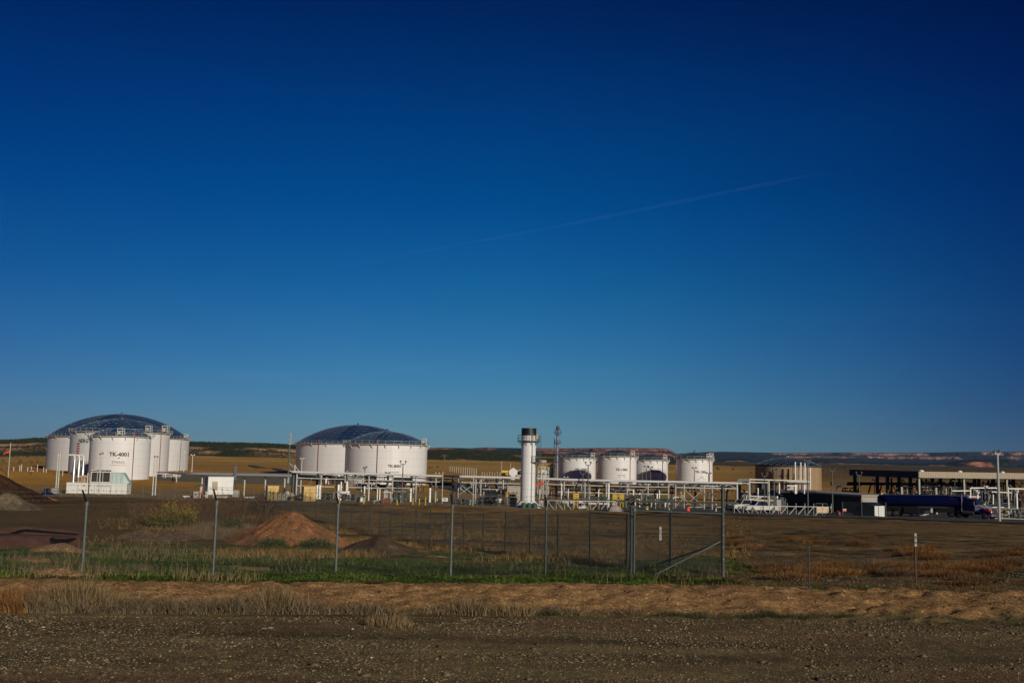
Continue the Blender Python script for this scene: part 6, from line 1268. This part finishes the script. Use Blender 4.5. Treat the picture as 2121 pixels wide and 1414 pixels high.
for i in range(len(PF) - 1):
    a_, b_ = PF[i][0], PF[i + 1][0]; ha = ztop[i] - .03 - a_.z; hb = ztop[i + 1] - .03 - b_.z
    chain(mb, a_, b_, .04, min(ha, hb), .074, .0042)
    for k in range(3):
        f = (k + 1) / 3; pa = Vector((a_.x - .05 * f, a_.y - .22 * f, ztop[i] + .36 * f)); pb = Vector((b_.x - .05 * f, b_.y - .22 * f, (ztop[i + 1]) + (.36 * f if i < 6 else .36 * f)))
        prev = pa
        for j in range(1, 9): q = pa.lerp(pb, j / 8) - Vector((0, 0, .05 * math.sin(math.pi * j / 8))); bw.tube(prev, q, .0035, 4, cap=False); prev = q
        for j in range(22):
            q = pa.lerp(pb, (j + .5) / 22) - Vector((0, 0, .05 * math.sin(math.pi * (j + .5) / 22))); bw.tube(q + Vector((0, .02, .025)), q - Vector((0, .02, .025)), .003, 3); bw.tube(q + Vector((.02, 0, -.025)), q - Vector((.02, 0, -.025)), .003, 3)
    tw.tube((a_.x, a_.y, ztop[i] - .04), (b_.x, b_.y, ztop[i + 1] - .04), .0045 if i < 6 else .028, 6, cap=False)
    lw_.tube((a_.x, a_.y, a_.z + .06), (b_.x, b_.y, b_.z + .06), .004, 4, cap=False)
lw_.build('bottom_wire', 'galvd', t); mb.build('mesh', 'galvd', t); bw.build('barbed_wire', 'galvd', t); tw.build('top_rail', 'galvd', t)
cp = PF[-1][0]
a_ = W(1492, 1121, 33.75); g_ = G(1352, 33.0); MB().tube(a_, g_, .024, 8).build('brace', 'galv', t)
# back line
t = thing('chain_link_fence', 'long chain-link fence running away from the corner post past the red dirt cone', 'fence', cp + Vector((-1.2, 3.2, 0)))
PB = []
for k in range(0, 34):
    x, y = 7.16 - 1.215 * k, 33.8 + 3.13 * k; PB.append(Vector((x, y, g1(x, y))))
mb = MB(); tw = MB()
for k, p in enumerate(PB):
    if k:
        r = .045 if k < 3 else .035; o = MB().tube(p - Vector((0, 0, .3)), p + Vector((0, 0, 2.05)), r, 10).build('post', 'galvd', t)
        MB().lathe([(r * 1.3, 0), (r * 1.3, .06), (.01, .09)], p + Vector((0, 0, 2.03)), 8).build('cap', 'galvd', o)
        if k > 16: MB().bar(p + Vector((0, 0, 2.05)), p + Vector((.28, .1, 2.4)), .035).build('barb_arm', 'black', t)
    if k < len(PB) - 1:
        chain(mb, p, PB[k + 1], .04, 2.0, .072 if k < 6 else (.10 if k < 14 else .2), .0042 if k < 6 else (.0036 if k < 14 else .005)); tw.tube(p + Vector((0, 0, 2.02)), PB[k + 1] + Vector((0, 0, 2.02)), .022 if k < 3 else .006, 5, cap=False)
mb.build('mesh', 'galvd', t); tw.build('top_rail', 'galvd', t)
a_ = W(1492, 1124, 33.9); MB().tube(a_, PB[1] + Vector((-.35, .9, .05)), .03, 8).build('brace', 'galvd', t)
# extra dark twin post beside the seventh front post
q = G(1307, 33.4); t = thing('fence_post', 'thick dark post right beside the lit front fence post, left of the corner', 'post', q); MB().tube(q, (q.x, q.y, W(1307, 1050, 33.4).z), .055, 12).build('post', 'galvd', t, smooth=True); MB().lathe([(.065, 0), (.04, .05)], (q.x, q.y, W(1307, 1050, 33.4).z), 10).build('cap', 'galvd', t)
# ================================================================ MARKERS AND STAKES
def marker(px, rt, rb, D, w_, label, numbers, white=.27, name='marker_post'):
    c = W(px, rb, D); c.z = g1(c.x, D); zt = W(px, rt, D).z; t = thing(name, label, 'marker', c); h = zt - c.z
    MB().box((c.x, D, c.z + h * (1 - white) / 2), (w_, .035, h * (1 - white))).box((c.x + w_ * .42, D - .02, c.z + h * (1 - white) / 2), (w_ * .12, .03, h * (1 - white))).box((c.x - w_ * .42, D - .02, c.z + h * (1 - white) / 2), (w_ * .12, .03, h * (1 - white))).build('stake', 'stake', t)
    MB().box((c.x, D, c.z + h * (1 - white / 2)), (w_ * .92, .03, h * white)).build('top_plate', 'concrete' if not numbers else 'stake', t)
    if numbers:
        for i, ch in enumerate(numbers): text_on(t, ch, 'number', 'sign', (0, c.z + h * (1 - white * (i + .5) / len(numbers))), h * white / len(numbers) * .85, 0, center=(c.x, D - .012, 0), bold=.03, sx=1.3)
    else:
        MB().box((c.x, D - .025, c.z + h * (1 - white * .3)), (w_ * .5, .01, h * white * .2)).box((c.x, D - .025, c.z + h * (1 - white * .7)), (w_ * .5, .01, h * white * .15)).build('marking', 'dgrey', t)
marker(1898, 1104, 1195, 30.9, .075, 'brown marker stake with a white top in the brush on the right', None)
marker(1367.5, 1090, 1143, 48, .085, 'brown marker stake with white numbers seen through the fence', '8268', .42)
q = G(1676, 24.0); t = thing('stake', 'thin grey bare stake on the top of the sandy bank', 'stake', q); MB().tube(q - Vector((0, 0, .1)), (q.x, q.y, W(1676, 1133, 24.0).z), .018, 7).build('rod', 'galvd', t); MB().lathe([(.022, 0), (.02, .02)], (q.x, q.y, W(1676, 1133, 24.0).z), 8).build('tip', 'wood', t)
# rusty plates on the left
t = thing('steel_plates', 'stack of long rusty steel plates and troughs lying at the left edge', 'scrap steel', G(80, 44)); D = 43
def slab(pts, thick, nm='plate'): 
    n_ = len(pts); mb = MB(); mb.add([tuple(p) for p in pts] + [(p[0], p[1] + thick, p[2]) for p in pts], [tuple(range(n_))[::-1], tuple(range(n_, 2 * n_))] + [(i, (i + 1) % n_, n_ + (i + 1) % n_, n_ + i) for i in range(n_)]); return mb.build(nm, 'rust', t)
slab([W(-60, 1113, D), W(101, 1113.5, D), W(102, 1145, D), W(-60, 1147, D)], .12, 'front_panel')
slab([W(-60, 1094, 46), W(50, 1091, 46), W(165, 1102, 46), W(166, 1134, 46), W(-60, 1134, 46)], .10, 'rear_panel')
slab([W(-60, 1110, 43.6), W(105, 1110, 43.6), W(105, 1113, 43.6), W(-60, 1113, 43.6)], .5, 'flange')
a_ = W(-60, 1103, 44.6); b_ = W(162, 1104, 45.6); MB().box(((a_.x + b_.x) / 2, 45, (a_.z + b_.z) / 2 - .12), (b_.x - a_.x, 1.2, .06), .0).build('bottom_plate', 'rust', t)
MB().bar(W(-60, 1108, 43.5), W(52, 1092, 45.6), .12).bar(W(50, 1092, 45.6), W(164, 1102, 45.8), .10).build('edge_bar', 'rust', t)
for px, row in ((20, 1053), (32, 1054), (80, 1056), (88, 1054.5)): pass
# ================================================================ VEGETATION
def blades(name, X_, Y_, Zb, Hh, Wd, lean, colr, label=None, cat=None, group=None, kind=None, seg=3, gravity=.0, top=None):
    n = len(X_); an = rng.random(n) * 2 * np.pi if lean.ndim == 1 else lean[:, 1]; ln = lean if lean.ndim == 1 else lean[:, 0]
    face = rng.random(n) * np.pi; ux, uy = np.cos(face), np.sin(face); V_ = []; C_ = []
    for k in range(seg + 1):
        f = k / seg; off = ln * Hh * (f ** 1.6); x = X_ + np.cos(an) * off; y = Y_ + np.sin(an) * off; z = Zb + Hh * f * (1 - .25 * ln * f)
        w_ = Wd * (1 - f * .85) / 2; V_ += [np.stack([x - ux * w_, y - uy * w_, z], -1), np.stack([x + ux * w_, y + uy * w_, z], -1)]
        cc = colr * (1 + 0 * f); C_ += [cc, cc]
    V_ = np.stack(V_, 1).reshape(-1, 3); C_ = np.stack(C_, 1).reshape(-1, 3); b = (np.arange(n) * (seg + 1) * 2)[:, None, None]
    q = np.array([[2 * k, 2 * k + 1, 2 * k + 3, 2 * k + 2] for k in range(seg)])[None]; o = np_obj(name, V_, (b + q).reshape(-1, 4), 'grass', np.clip(C_, .004, .9))
    if kind: o['kind'] = kind
    if label: tag(o, label, cat, group)
    return o
def vcol(base, n, v=.35, hue=.1): c = np.array(base)[None] * (1 + v * rng.uniform(-1, 1, (n, 1))); return c * (1 + hue * rng.uniform(-1, 1, (n, 3)))
STRAW = (.22, .160, .080); GREYST = (.17, .130, .078); ORST = (.215, .108, .038); GRN = (.050, .078, .014); BRN = (.13, .075, .035)
def tuft_pts(px, D, r, n): c = G(px, D); a_ = rng.random(n) * 6.283; rr = r * np.sqrt(rng.random(n)); x = c.x + rr * np.cos(a_) * 1.25; y = c.y + rr * np.sin(a_) * .7; return x, y, gz(x, y) - .02, a_, rr
def tuft(px, D, r, h, n, base, label, group=None, name='dry_grass_clump', cat='grass clump', wd=.013, sp=.45):
    x, y, z, a_, rr = tuft_pts(px, D, r, n); H_ = h * rng.uniform(.45, 1.0, n) * (1 - .35 * rr / r); ln = np.stack([sp * (.2 + rr / r) * rng.uniform(.3, 1.2, n), a_ + rng.normal(0, .7, n)], -1)
    return blades(name, x, y, z, H_, np.full(n, wd), ln, vcol(base, n, .65), label, cat, group)
for px, D, r, h, lb in ((160, 20.9, .50, .62, 'tall bushy dry grass clump at the gravel edge below the first fence post'), (568, 20.9, .42, .60, 'tall bushy dry grass clump standing alone at the gravel edge below the red dirt cone'), (110, 21.0, .4, .42, 'dry grass clump left of the tall bushy clump at far left'), (215, 20.8, .35, .38, 'low dry grass clump right of the tall bushy clump at far left'), (30, 20.7, .5, .45, 'reddish dry grass clump in the left corner of the gravel edge'), (805, 19.3, .36, .34, 'dry grass clump on the gravel below the dark mulch pile'), (975, 20.9, .4, .42, 'spiky dry grass clump at the gravel edge near the middle'), (1060, 21.0, .45, .34, 'leaning dry grass clump right of the spiky middle clump')):
    tuft(px, D, r, h, 850 if h > .55 else 450, STRAW if px > 40 else ORST, lb)
# strip of dry grass along the gravel edge
n = 17000; px_ = rng.random(n) ** 1.0 * 1400 - 60; dens = np.interp(px_, [-60, 450, 640, 900, 1100, 1300, 1400], [1, 1, .55, .5, .65, .3, .05]) * (.35 + 1.2 * (vn(px_ * .02, px_ * 0) ** 1.5)); k = rng.random(n) < dens; px_ = px_[k]; n = len(px_)
aa = (px_ - CX) / F; D_s = 20.75 + aa * 2.0 + np.abs(rng.normal(0, .28, n)); x = aa * D_s; hh_ = rng.uniform(.10, .34, n) * (.55 + .9 * vn(px_ * .035, px_ * 0 + 3)) * np.interp(px_, [-60, 480, 700, 1400], [1.15, 1.1, .8, .5])
cl = np.where((px_ < 90)[:, None], vcol(ORST, n), vcol(GREYST, n, .7)); blades('dry_grass', x, D_s, gz(x, D_s) - .02, hh_, rng.uniform(.006, .018, n), rng.uniform(.15, 1.1, n), cl, kind='stuff')
# sparse green and dark tufts at the toe of the bank on the right
n = 9000; px_ = rng.uniform(1100, 1900, n); k = rng.random(n) < np.clip(vn(px_ * .02, px_ * 0 + 8) * 2 - .9, 0, 1); px_ = px_[k]; n = len(px_); aa = (px_ - CX) / F; D_s = 20.7 + aa * 2.0 + np.abs(rng.normal(0, .15, n)); x = aa * D_s
blades('edge_weeds', x, D_s, gz(x, D_s) - .01, rng.uniform(.04, .15, n), np.full(n, .008), rng.uniform(.2, 1.0, n), vcol((.06, .065, .03), n), kind='stuff')
# green cover
n = 170000; px_ = rng.uniform(-60, 1560, n); D_s = 24.5 + 27 * rng.random(n) ** 1.35; aa = (px_ - CX) / F; x = aa * D_s
m_ = fbm(x, D_s * 1.6, 4, .30) + .30; lim = np.interp(px_, [1300, 1560], [0, .35]); k = (m_ + .5 * fbm(x + 3, D_s * 1.3, 3, .9) > -.04 + lim + .22 * np.clip((26.6 - D_s) / 1.2, 0, 1)) & (D_s > 24.3 + .9 * fbm(x, D_s, 3, 1.1)) & (gz(x, D_s) < 5); x, D_s, px_ = x[k], D_s[k], px_[k]; n = len(x)
blades('green_weeds', x, D_s, gz(x, D_s) - .01, rng.uniform(.03, .11, n) * (.25 + 1.7 * vn(x * 1.2, D_s) ** 1.5), rng.uniform(.02, .06, n), rng.uniform(.3, 1.5, n), vcol(GRN, n, .5, .25) * (.35 + 1.25 * vn(x * .8 + 5, D_s * 1.1))[:, None], kind='stuff', seg=2)
n = 3500; px_ = np.concatenate([rng.uniform(1560, 1870, n)]); D_s = 27.5 + rng.normal(0, .8, n) + (1700 - px_) * .004; aa = (px_ - CX) / F; x = aa * D_s
blades('green_weeds', x, D_s, gz(x, D_s) - .01, rng.uniform(.04, .12, n), np.full(n, .02), rng.uniform(.3, 1.3, n), vcol(GRN, n, .5, .25), kind='stuff', seg=2)
# dry stalks through the green belt
n = 22000; px_ = rng.uniform(-60, 1520, n); D_s = 24.5 + 30 * rng.random(n) ** 1.3; aa = (px_ - CX) / F; x = aa * D_s; k = (vn(x * .45 + 4, D_s * .4) + .4 * vn(x * 2.2, D_s * 1.4) > .88 - .14 * (px_ < 520)) & (rng.random(n) < np.interp(px_, [0, 500, 700, 1500], [1, .95, .4, .5])); x, D_s = x[k], D_s[k]; n = len(x)
blades('dry_stalks', x, D_s, gz(x, D_s) - .02, rng.uniform(.12, .42, n) * (.5 + vn(x * .7, D_s * .7)), np.full(n, .014), rng.uniform(.05, .5, n), vcol(STRAW, n), kind='stuff')
# weeds between 45 and 150 m, centre and left field
n = 110000; px_ = rng.uniform(-60, 1560, n); D_s = 42 + 85 * rng.random(n) ** 1.2; aa = (px_ - CX) / F; x = aa * D_s; k = (vn(x * .35 + 9, D_s * .18) + .35 * vn(x * 1.3, D_s * .8) > .72) & (rng.random(n) < np.clip((px_ - 150) / 260 - .25 * vn(x * .3, D_s * .2), 0, 1)) & (rng.random(n) < np.clip((1590 - px_) / 240, 0, 1)); x, D_s = x[k], D_s[k]; n = len(x)
blades('field_weeds', x, D_s, gz(x, D_s) - .02, rng.uniform(.10, .40, n), np.full(n, .035), rng.uniform(.2, .9, n), vcol((.21, .13, .042), n, .75), kind='stuff', seg=2)
# thicket in front of the yard on the left
n = 42000; px_ = rng.uniform(225, 640, n); D_s = rng.uniform(84, 128, n); aa = (px_ - CX) / F; x = aa * D_s; k = (vn(x * .22, D_s * .2) > .30) & (rng.random(n) < np.clip((px_ - 235 - 60 * vn(x * .4, D_s * .3)) / 90, 0, 1)) & (px_ > 300 + (D_s - 84) * -1.0) & (px_ < 560 + (128 - D_s) * .8); x, D_s, px_ = x[k], D_s[k], px_[k]; n = len(x)
blades('brush_thicket', x, D_s, gz(x, D_s) - .05, rng.uniform(.4, 1.35, n) * (.5 + .8 * vn(x * .3 + 3, D_s * .3)), np.full(n, .045), rng.uniform(.1, .9, n), vcol((.105, .062, .036), n, .45), kind='stuff')
n = 9000; px_ = rng.normal(490, 38, n); D_s = rng.uniform(62, 84, n); aa = (px_ - CX) / F; x = aa * D_s; k = vn(x * .4, D_s * .3) > .35; x, D_s = x[k], D_s[k]; n = len(x); blades('tan_brush', x, D_s, gz(x, D_s) - .05, rng.uniform(.3, .85, n), np.full(n, .03), rng.uniform(.1, .9, n), vcol((.17, .12, .075), n), kind='stuff')
# bushes
def bush(px, D, rx, h, label, base, base2, n=2600, stem=True, name='bush', cat='bush', group=None, leaf=.05):
    c = G(px, D); t = thing(name, label, cat, c, group); th = rng.random(n) * 6.283; ph = np.arccos(rng.uniform(0, 1, n)); rad = (.55 + .45 * rng.random(n) ** .5) * (1 + .28 * np.sin(th * 3 + 1) * np.sin(ph * 4) + .15 * rng.normal(size=n))
    x = c.x + rx * rad * np.sin(ph) * np.cos(th); y = c.y + rx * .8 * rad * np.sin(ph) * np.sin(th); z = c.z + h * (.08 + .92 * rad * np.cos(ph) ** .8); tri = rng.normal(size=(n, 3, 3)); tri[:, :, 2] *= 1.5; tri /= np.linalg.norm(tri, axis=2)[..., None]
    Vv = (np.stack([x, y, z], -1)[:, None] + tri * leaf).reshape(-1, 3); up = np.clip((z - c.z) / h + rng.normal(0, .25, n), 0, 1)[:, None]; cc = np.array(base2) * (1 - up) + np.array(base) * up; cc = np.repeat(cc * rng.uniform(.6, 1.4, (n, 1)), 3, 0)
    o = np_obj('foliage', Vv, np.arange(n * 3).reshape(-1, 3), 'grass', np.clip(cc, .004, .9)); w0 = Vector(o['_w']); o.parent = t; o.location = w0 - c; del o['_w']
    mb = MB(); 
    for i in range(16): a_ = rng.random() * 6.28; mb.tube(c, (c.x + rx * .6 * math.cos(a_), c.y + rx * .5 * math.sin(a_), c.z + h * rng.uniform(.5, .9)), .03, 5, .01)
    mb.build('stems', 'wood', t); return t
bush(362, 82, 2.0, 1.75, 'large yellow-green bush in the brown thicket right of the first fence post', (.24, .17, .035), (.055, .075, .02), 7000, leaf=.07)
bush(480, 76, .95, .95, 'small green bush beside the second fence post, left of the red cone', (.08, .085, .03), (.04, .055, .02), 2200, leaf=.06)
bush(548, 98, 1.6, 2.0, 'dark leafless bush before the left ochre cabinet', (.045, .032, .026), (.03, .022, .018), 3200, leaf=.05)
bush(425, 100, 2.6, 1.5, 'wide brown dry bush behind the yellow-green bush', (.12, .07, .04), (.06, .038, .026), 4200, leaf=.05)
bush(500, 108, 2.6, 1.5, 'wide brown dry bush left of the dark leafless bush', (.11, .065, .04), (.05, .034, .024), 4200, leaf=.05)
bush(565, 52, .8, .42, 'low green weed bush at the foot of the red cone, left side', (.045, .08, .025), (.03, .05, .018), 1500)
bush(655, 52.5, .9, .45, 'low green weed bush at the foot of the red cone, right side', (.04, .075, .022), (.03, .05, .018), 1500)
# brush clumps on the right
R1 = np.random.default_rng(21); cl_ = []
places = [(1636, 80.6), (1777, 78.1), (1652, 81.3), (1555, 79.3), (1689, 86.6), (1528, 73.9), (1527, 87.1), (1708, 67.1), (1795, 91.1), (1696, 82.0), (1547, 66.4), (1659, 67.5), (1557, 72.3), (1509, 78.1), (1632, 87.9), (1656, 82.6), (1732, 44.6), (1723, 40.8), (1844, 48.0), (1809, 45.1), (1691, 40.3), (1685, 38.7), (1792, 42.0), (1810, 41.9), (1836, 46.5), (1620, 40.1), (1825, 42.7), (1841, 42.0), (1667, 37.5), (1738, 36.1), (1669, 36.3), (2046, 44.1), (1940, 40.0), (1938, 38.5), (2025, 39.4), (1995, 41.6), (1949, 43.9), (1941, 43.1), (1882, 66.1), (1908, 62.5), (2113, 75.3), (1932, 77.2), (1907, 65.5), (2082, 71.4), (1877, 79.7), (1908, 62.2), (2059, 63.9), (1930, 57.8), (1874, 70.0), (1916, 70.4), (1951, 66.9), (2110, 67.6), (1755, 37.1), (1622, 32.1), (1869, 36.7), (1645, 32.3), (1811, 37.6), (1627, 37.7), (1860, 35.2), (1993, 30.8), (1909, 37.7), (1953, 35.6), (1957, 36.6), (2032, 32.3), (2054, 49.2), (2046, 44.3), (2085, 50.5)]
for i, (px, D) in enumerate(places):
    n = 1100 if D < 60 else 800; r = R1.uniform(.45, .95); h = R1.uniform(.4, .72) * (.65 if D < 39 else 1); c_ = ORST if R1.random() < .7 else (.17, .11, .06)
    side = 'left' if px < 1700 else ('middle' if px < 1880 else 'right')
    lb = {('left', 0): 'orange-brown dry brush clump in the far row just right of the fence corner', ('left', 1): 'orange-brown dry brush clump in the nearer group left of the bare stake top', ('middle', 0): 'orange-brown dry brush clump in the far row before the tanker truck', ('middle', 1): 'orange-brown dry brush clump between the bare stake and the white-topped marker', ('right', 0): 'orange-brown dry brush clump in the far row right of the white-topped marker', ('right', 1): 'orange-brown dry brush clump in the nearer group right of the white-topped marker'}[(side, 0 if D > 53 else 1)]
    tuft(px, D, r, h, n, (np.array(c_) * R1.uniform(.6, 1.15)), lb, 'dry brush clumps: ' + side + (' far' if D > 53 else ' near'), 'dry_brush', 'dry brush', .02, .95)
n = 16000; px_ = rng.uniform(1500, 2180, n); D_s = 27 + 60 * rng.random(n) ** 1.3; aa = (px_ - CX) / F; x = aa * D_s; k = vn(x * .6, D_s * .5) > .80; x, D_s = x[k], D_s[k]; n = len(x)
blades('low_brush', x, D_s, gz(x, D_s) - .02, rng.uniform(.05, .22, n), np.full(n, .018), rng.uniform(.1, .9, n), vcol((.14, .088, .034), n), kind='stuff', seg=2)
# fallen reed heaps near the fence
for px, D, lb in ((222, 28.6, 'fanned heap of flattened dry reeds right of the first fence post'), (294, 29.0, 'small upright heap of flattened dry reeds between the first two fence posts'), (75, 26.8, 'leaning dry reeds near the left edge, below the sandy hump')):
    n = 160; c = G(px, D); a0 = rng.uniform(-.5, .5); x = c.x + rng.normal(0, .16, n); y = c.y + rng.normal(0, .08, n); ln = np.stack([rng.uniform(1.0, 2.2, n), np.where(rng.random(n) < .6, 0.1, 3.0) + rng.normal(0, .3, n)], -1); blades('reed_heap', x, y, gz(x, y), rng.uniform(.2, .34, n), np.full(n, .014), ln, vcol((.26, .19, .12), n), lb, 'dry reeds')
# ================================================================ STONES
n = 120000; D_s = 10.5 + 10.6 * rng.random(n) ** .8; aa = rng.uniform(-.62, .62, n); x = aa * D_s; k = D_s < 20.6 + aa * 2.0 - .05; x, D_s = x[k], D_s[k]; n = len(x)
sz = rng.gamma(1.7, .0040, n) + .0025; base = np.array([(.22, .165, .11), (.30, .25, .19), (.10, .085, .075), (.17, .115, .08), (.42, .38, .31), (.13, .115, .10)])[rng.choice(6, n, p=[.30, .17, .20, .2, .04, .09])]
dn_ = vn(x * .5, D_s * 1.1) > .22 ; ln_ = np.exp(-((D_s - x / D_s * 2 - 15.3) / .35) ** 2) + np.exp(-((D_s - x / D_s * 2 - 17.1) / .35) ** 2); sz = np.where(dn_, sz, sz * .6) * (1 - .2 * np.clip(ln_, 0, 1)) * (.75 + .6 * vn(x * .8 + 2, D_s * 1.5))
stones('gravel', x, D_s, gz(x, D_s) + sz * .15, sz, base * np.array([.85, .82, .66]) * rng.uniform(.6, 1.4, (n, 1)))
n = 130; D_s = 12 + 8.4 * rng.random(n); aa = rng.uniform(-.58, .58, n); x = aa * D_s; stones('cobbles', x, D_s, gz(x, D_s) + .005, rng.uniform(.03, .08, n), base[:n] * .6)
n = 9000; D_s = 26 + 50 * rng.random(n) ** 1.5; aa = rng.uniform(.20, .56, n); x = aa * D_s; stones('field_stones', x, D_s, gz(x, D_s), rng.uniform(.008, .03, n), base[:n] * 1.2)
n = 5000; aa = rng.uniform(-.55, .55, n); D_s = 20.8 + aa * 2 + 3.4 * rng.random(n); x = aa * D_s; stones('bank_clods', x, D_s, gz(x, D_s), rng.gamma(1.6, .008, n) + .004, C3(.24, .14, .055) * rng.uniform(.45, 1.2, (n, 1)))
# ================================================================ SKY: contrails
def cm(name, c, a):
    m = bpy.data.materials.new(name); m.use_nodes = True; nn = m.node_tree.nodes; l = m.node_tree.links; nn.clear()
    out = nn.new('ShaderNodeOutputMaterial'); mx = nn.new('ShaderNodeMixShader'); tr = nn.new('ShaderNodeBsdfTransparent'); df = nn.new('ShaderNodeBsdfDiffuse'); df.inputs[0].default_value = (*c, 1)
    lw = nn.new('ShaderNodeLayerWeight'); lw.inputs[0].default_value = .5; iv = nn.new('ShaderNodeMath'); iv.operation = 'SUBTRACT'; iv.inputs[0].default_value = 1; l.new(lw.outputs['Facing'], iv.inputs[1])
    pw = nn.new('ShaderNodeMath'); pw.operation = 'POWER'; pw.inputs[1].default_value = 2.2; l.new(iv.outputs[0], pw.inputs[0])
    tc = nn.new('ShaderNodeTexCoord'); nz = nn.new('ShaderNodeTexNoise'); nz.inputs['Scale'].default_value = .0012; nz.inputs['Detail'].default_value = 5; l.new(tc.outputs['Object'], nz.inputs['Vector'])
    mu = nn.new('ShaderNodeMath'); mu.operation = 'MULTIPLY'; l.new(pw.outputs[0], mu.inputs[0]); l.new(nz.outputs[0], mu.inputs[1]); m2 = nn.new('ShaderNodeMath'); m2.operation = 'MULTIPLY'; m2.inputs[1].default_value = a; l.new(mu.outputs[0], m2.inputs[0])
    l.new(m2.outputs[0], mx.inputs[0]); l.new(tr.outputs[0], mx.inputs[1]); l.new(df.outputs[0], mx.inputs[2]); l.new(mx.outputs[0], out.inputs[0]); return m
cmat = cm('contrail_vapour', (.42, .66, 1.0), .022)
def contrail(p0, p1, D, r0, r1, label):
    a_, b_ = W(*p0, D), W(*p1, D * .82); n = 40; k = 24; secs = []; d = (b_ - a_).normalized(); u = d.orthogonal().normalized(); v = d.cross(u)
    for i in range(n + 1):
        f = i / n; c = a_.lerp(b_, f) + Vector((0, 0, 12 * math.sin(f * 9))); r = (r0 + (r1 - r0) * f) * (1 + .25 * math.sin(f * 37)) * min(1, 6 * f + .1, 6 * (1 - f) + .1)
        secs.append([c + u * (r * math.cos(6.2832 * j / k)) + v * (r * math.sin(6.2832 * j / k)) for j in range(k)])
    o = MB().loft(secs).build('contrail', cmat, smooth=True); tag(o, label, 'contrail'); o.visible_shadow = True
contrail((690, 558), (1740, 353), 20000, 16, 52, 'long faint contrail crossing the middle of the sky')
contrail((1890, 322), (2180, 262), 17000, 30, 40, 'faint contrail near the top right edge')
contrail((640, 773), (735, 795), 24000, 15, 25, 'very short faint contrail low above the half-hidden tank')
# ================================================================ HAZE
hz = MB().box((0, 4600, 47), (14000, 11000, 178)); 
mh = bpy.data.materials.new('haze_air'); mh.use_nodes = True; nn = mh.node_tree.nodes; l = mh.node_tree.links; nn.clear(); out = nn.new('ShaderNodeOutputMaterial'); pv = nn.new('ShaderNodeVolumePrincipled')
pv.inputs['Color'].default_value = (.35, .58, 1.0, 1); pv.inputs['Density'].default_value = 2.0e-5; pv.inputs['Anisotropy'].default_value = .0
l.new(pv.outputs[0], out.inputs['Volume']); o = hz.build('haze', mh); o['kind'] = 'stuff'
for o in bpy.data.objects:
    if '_w' in o: del o['_w']
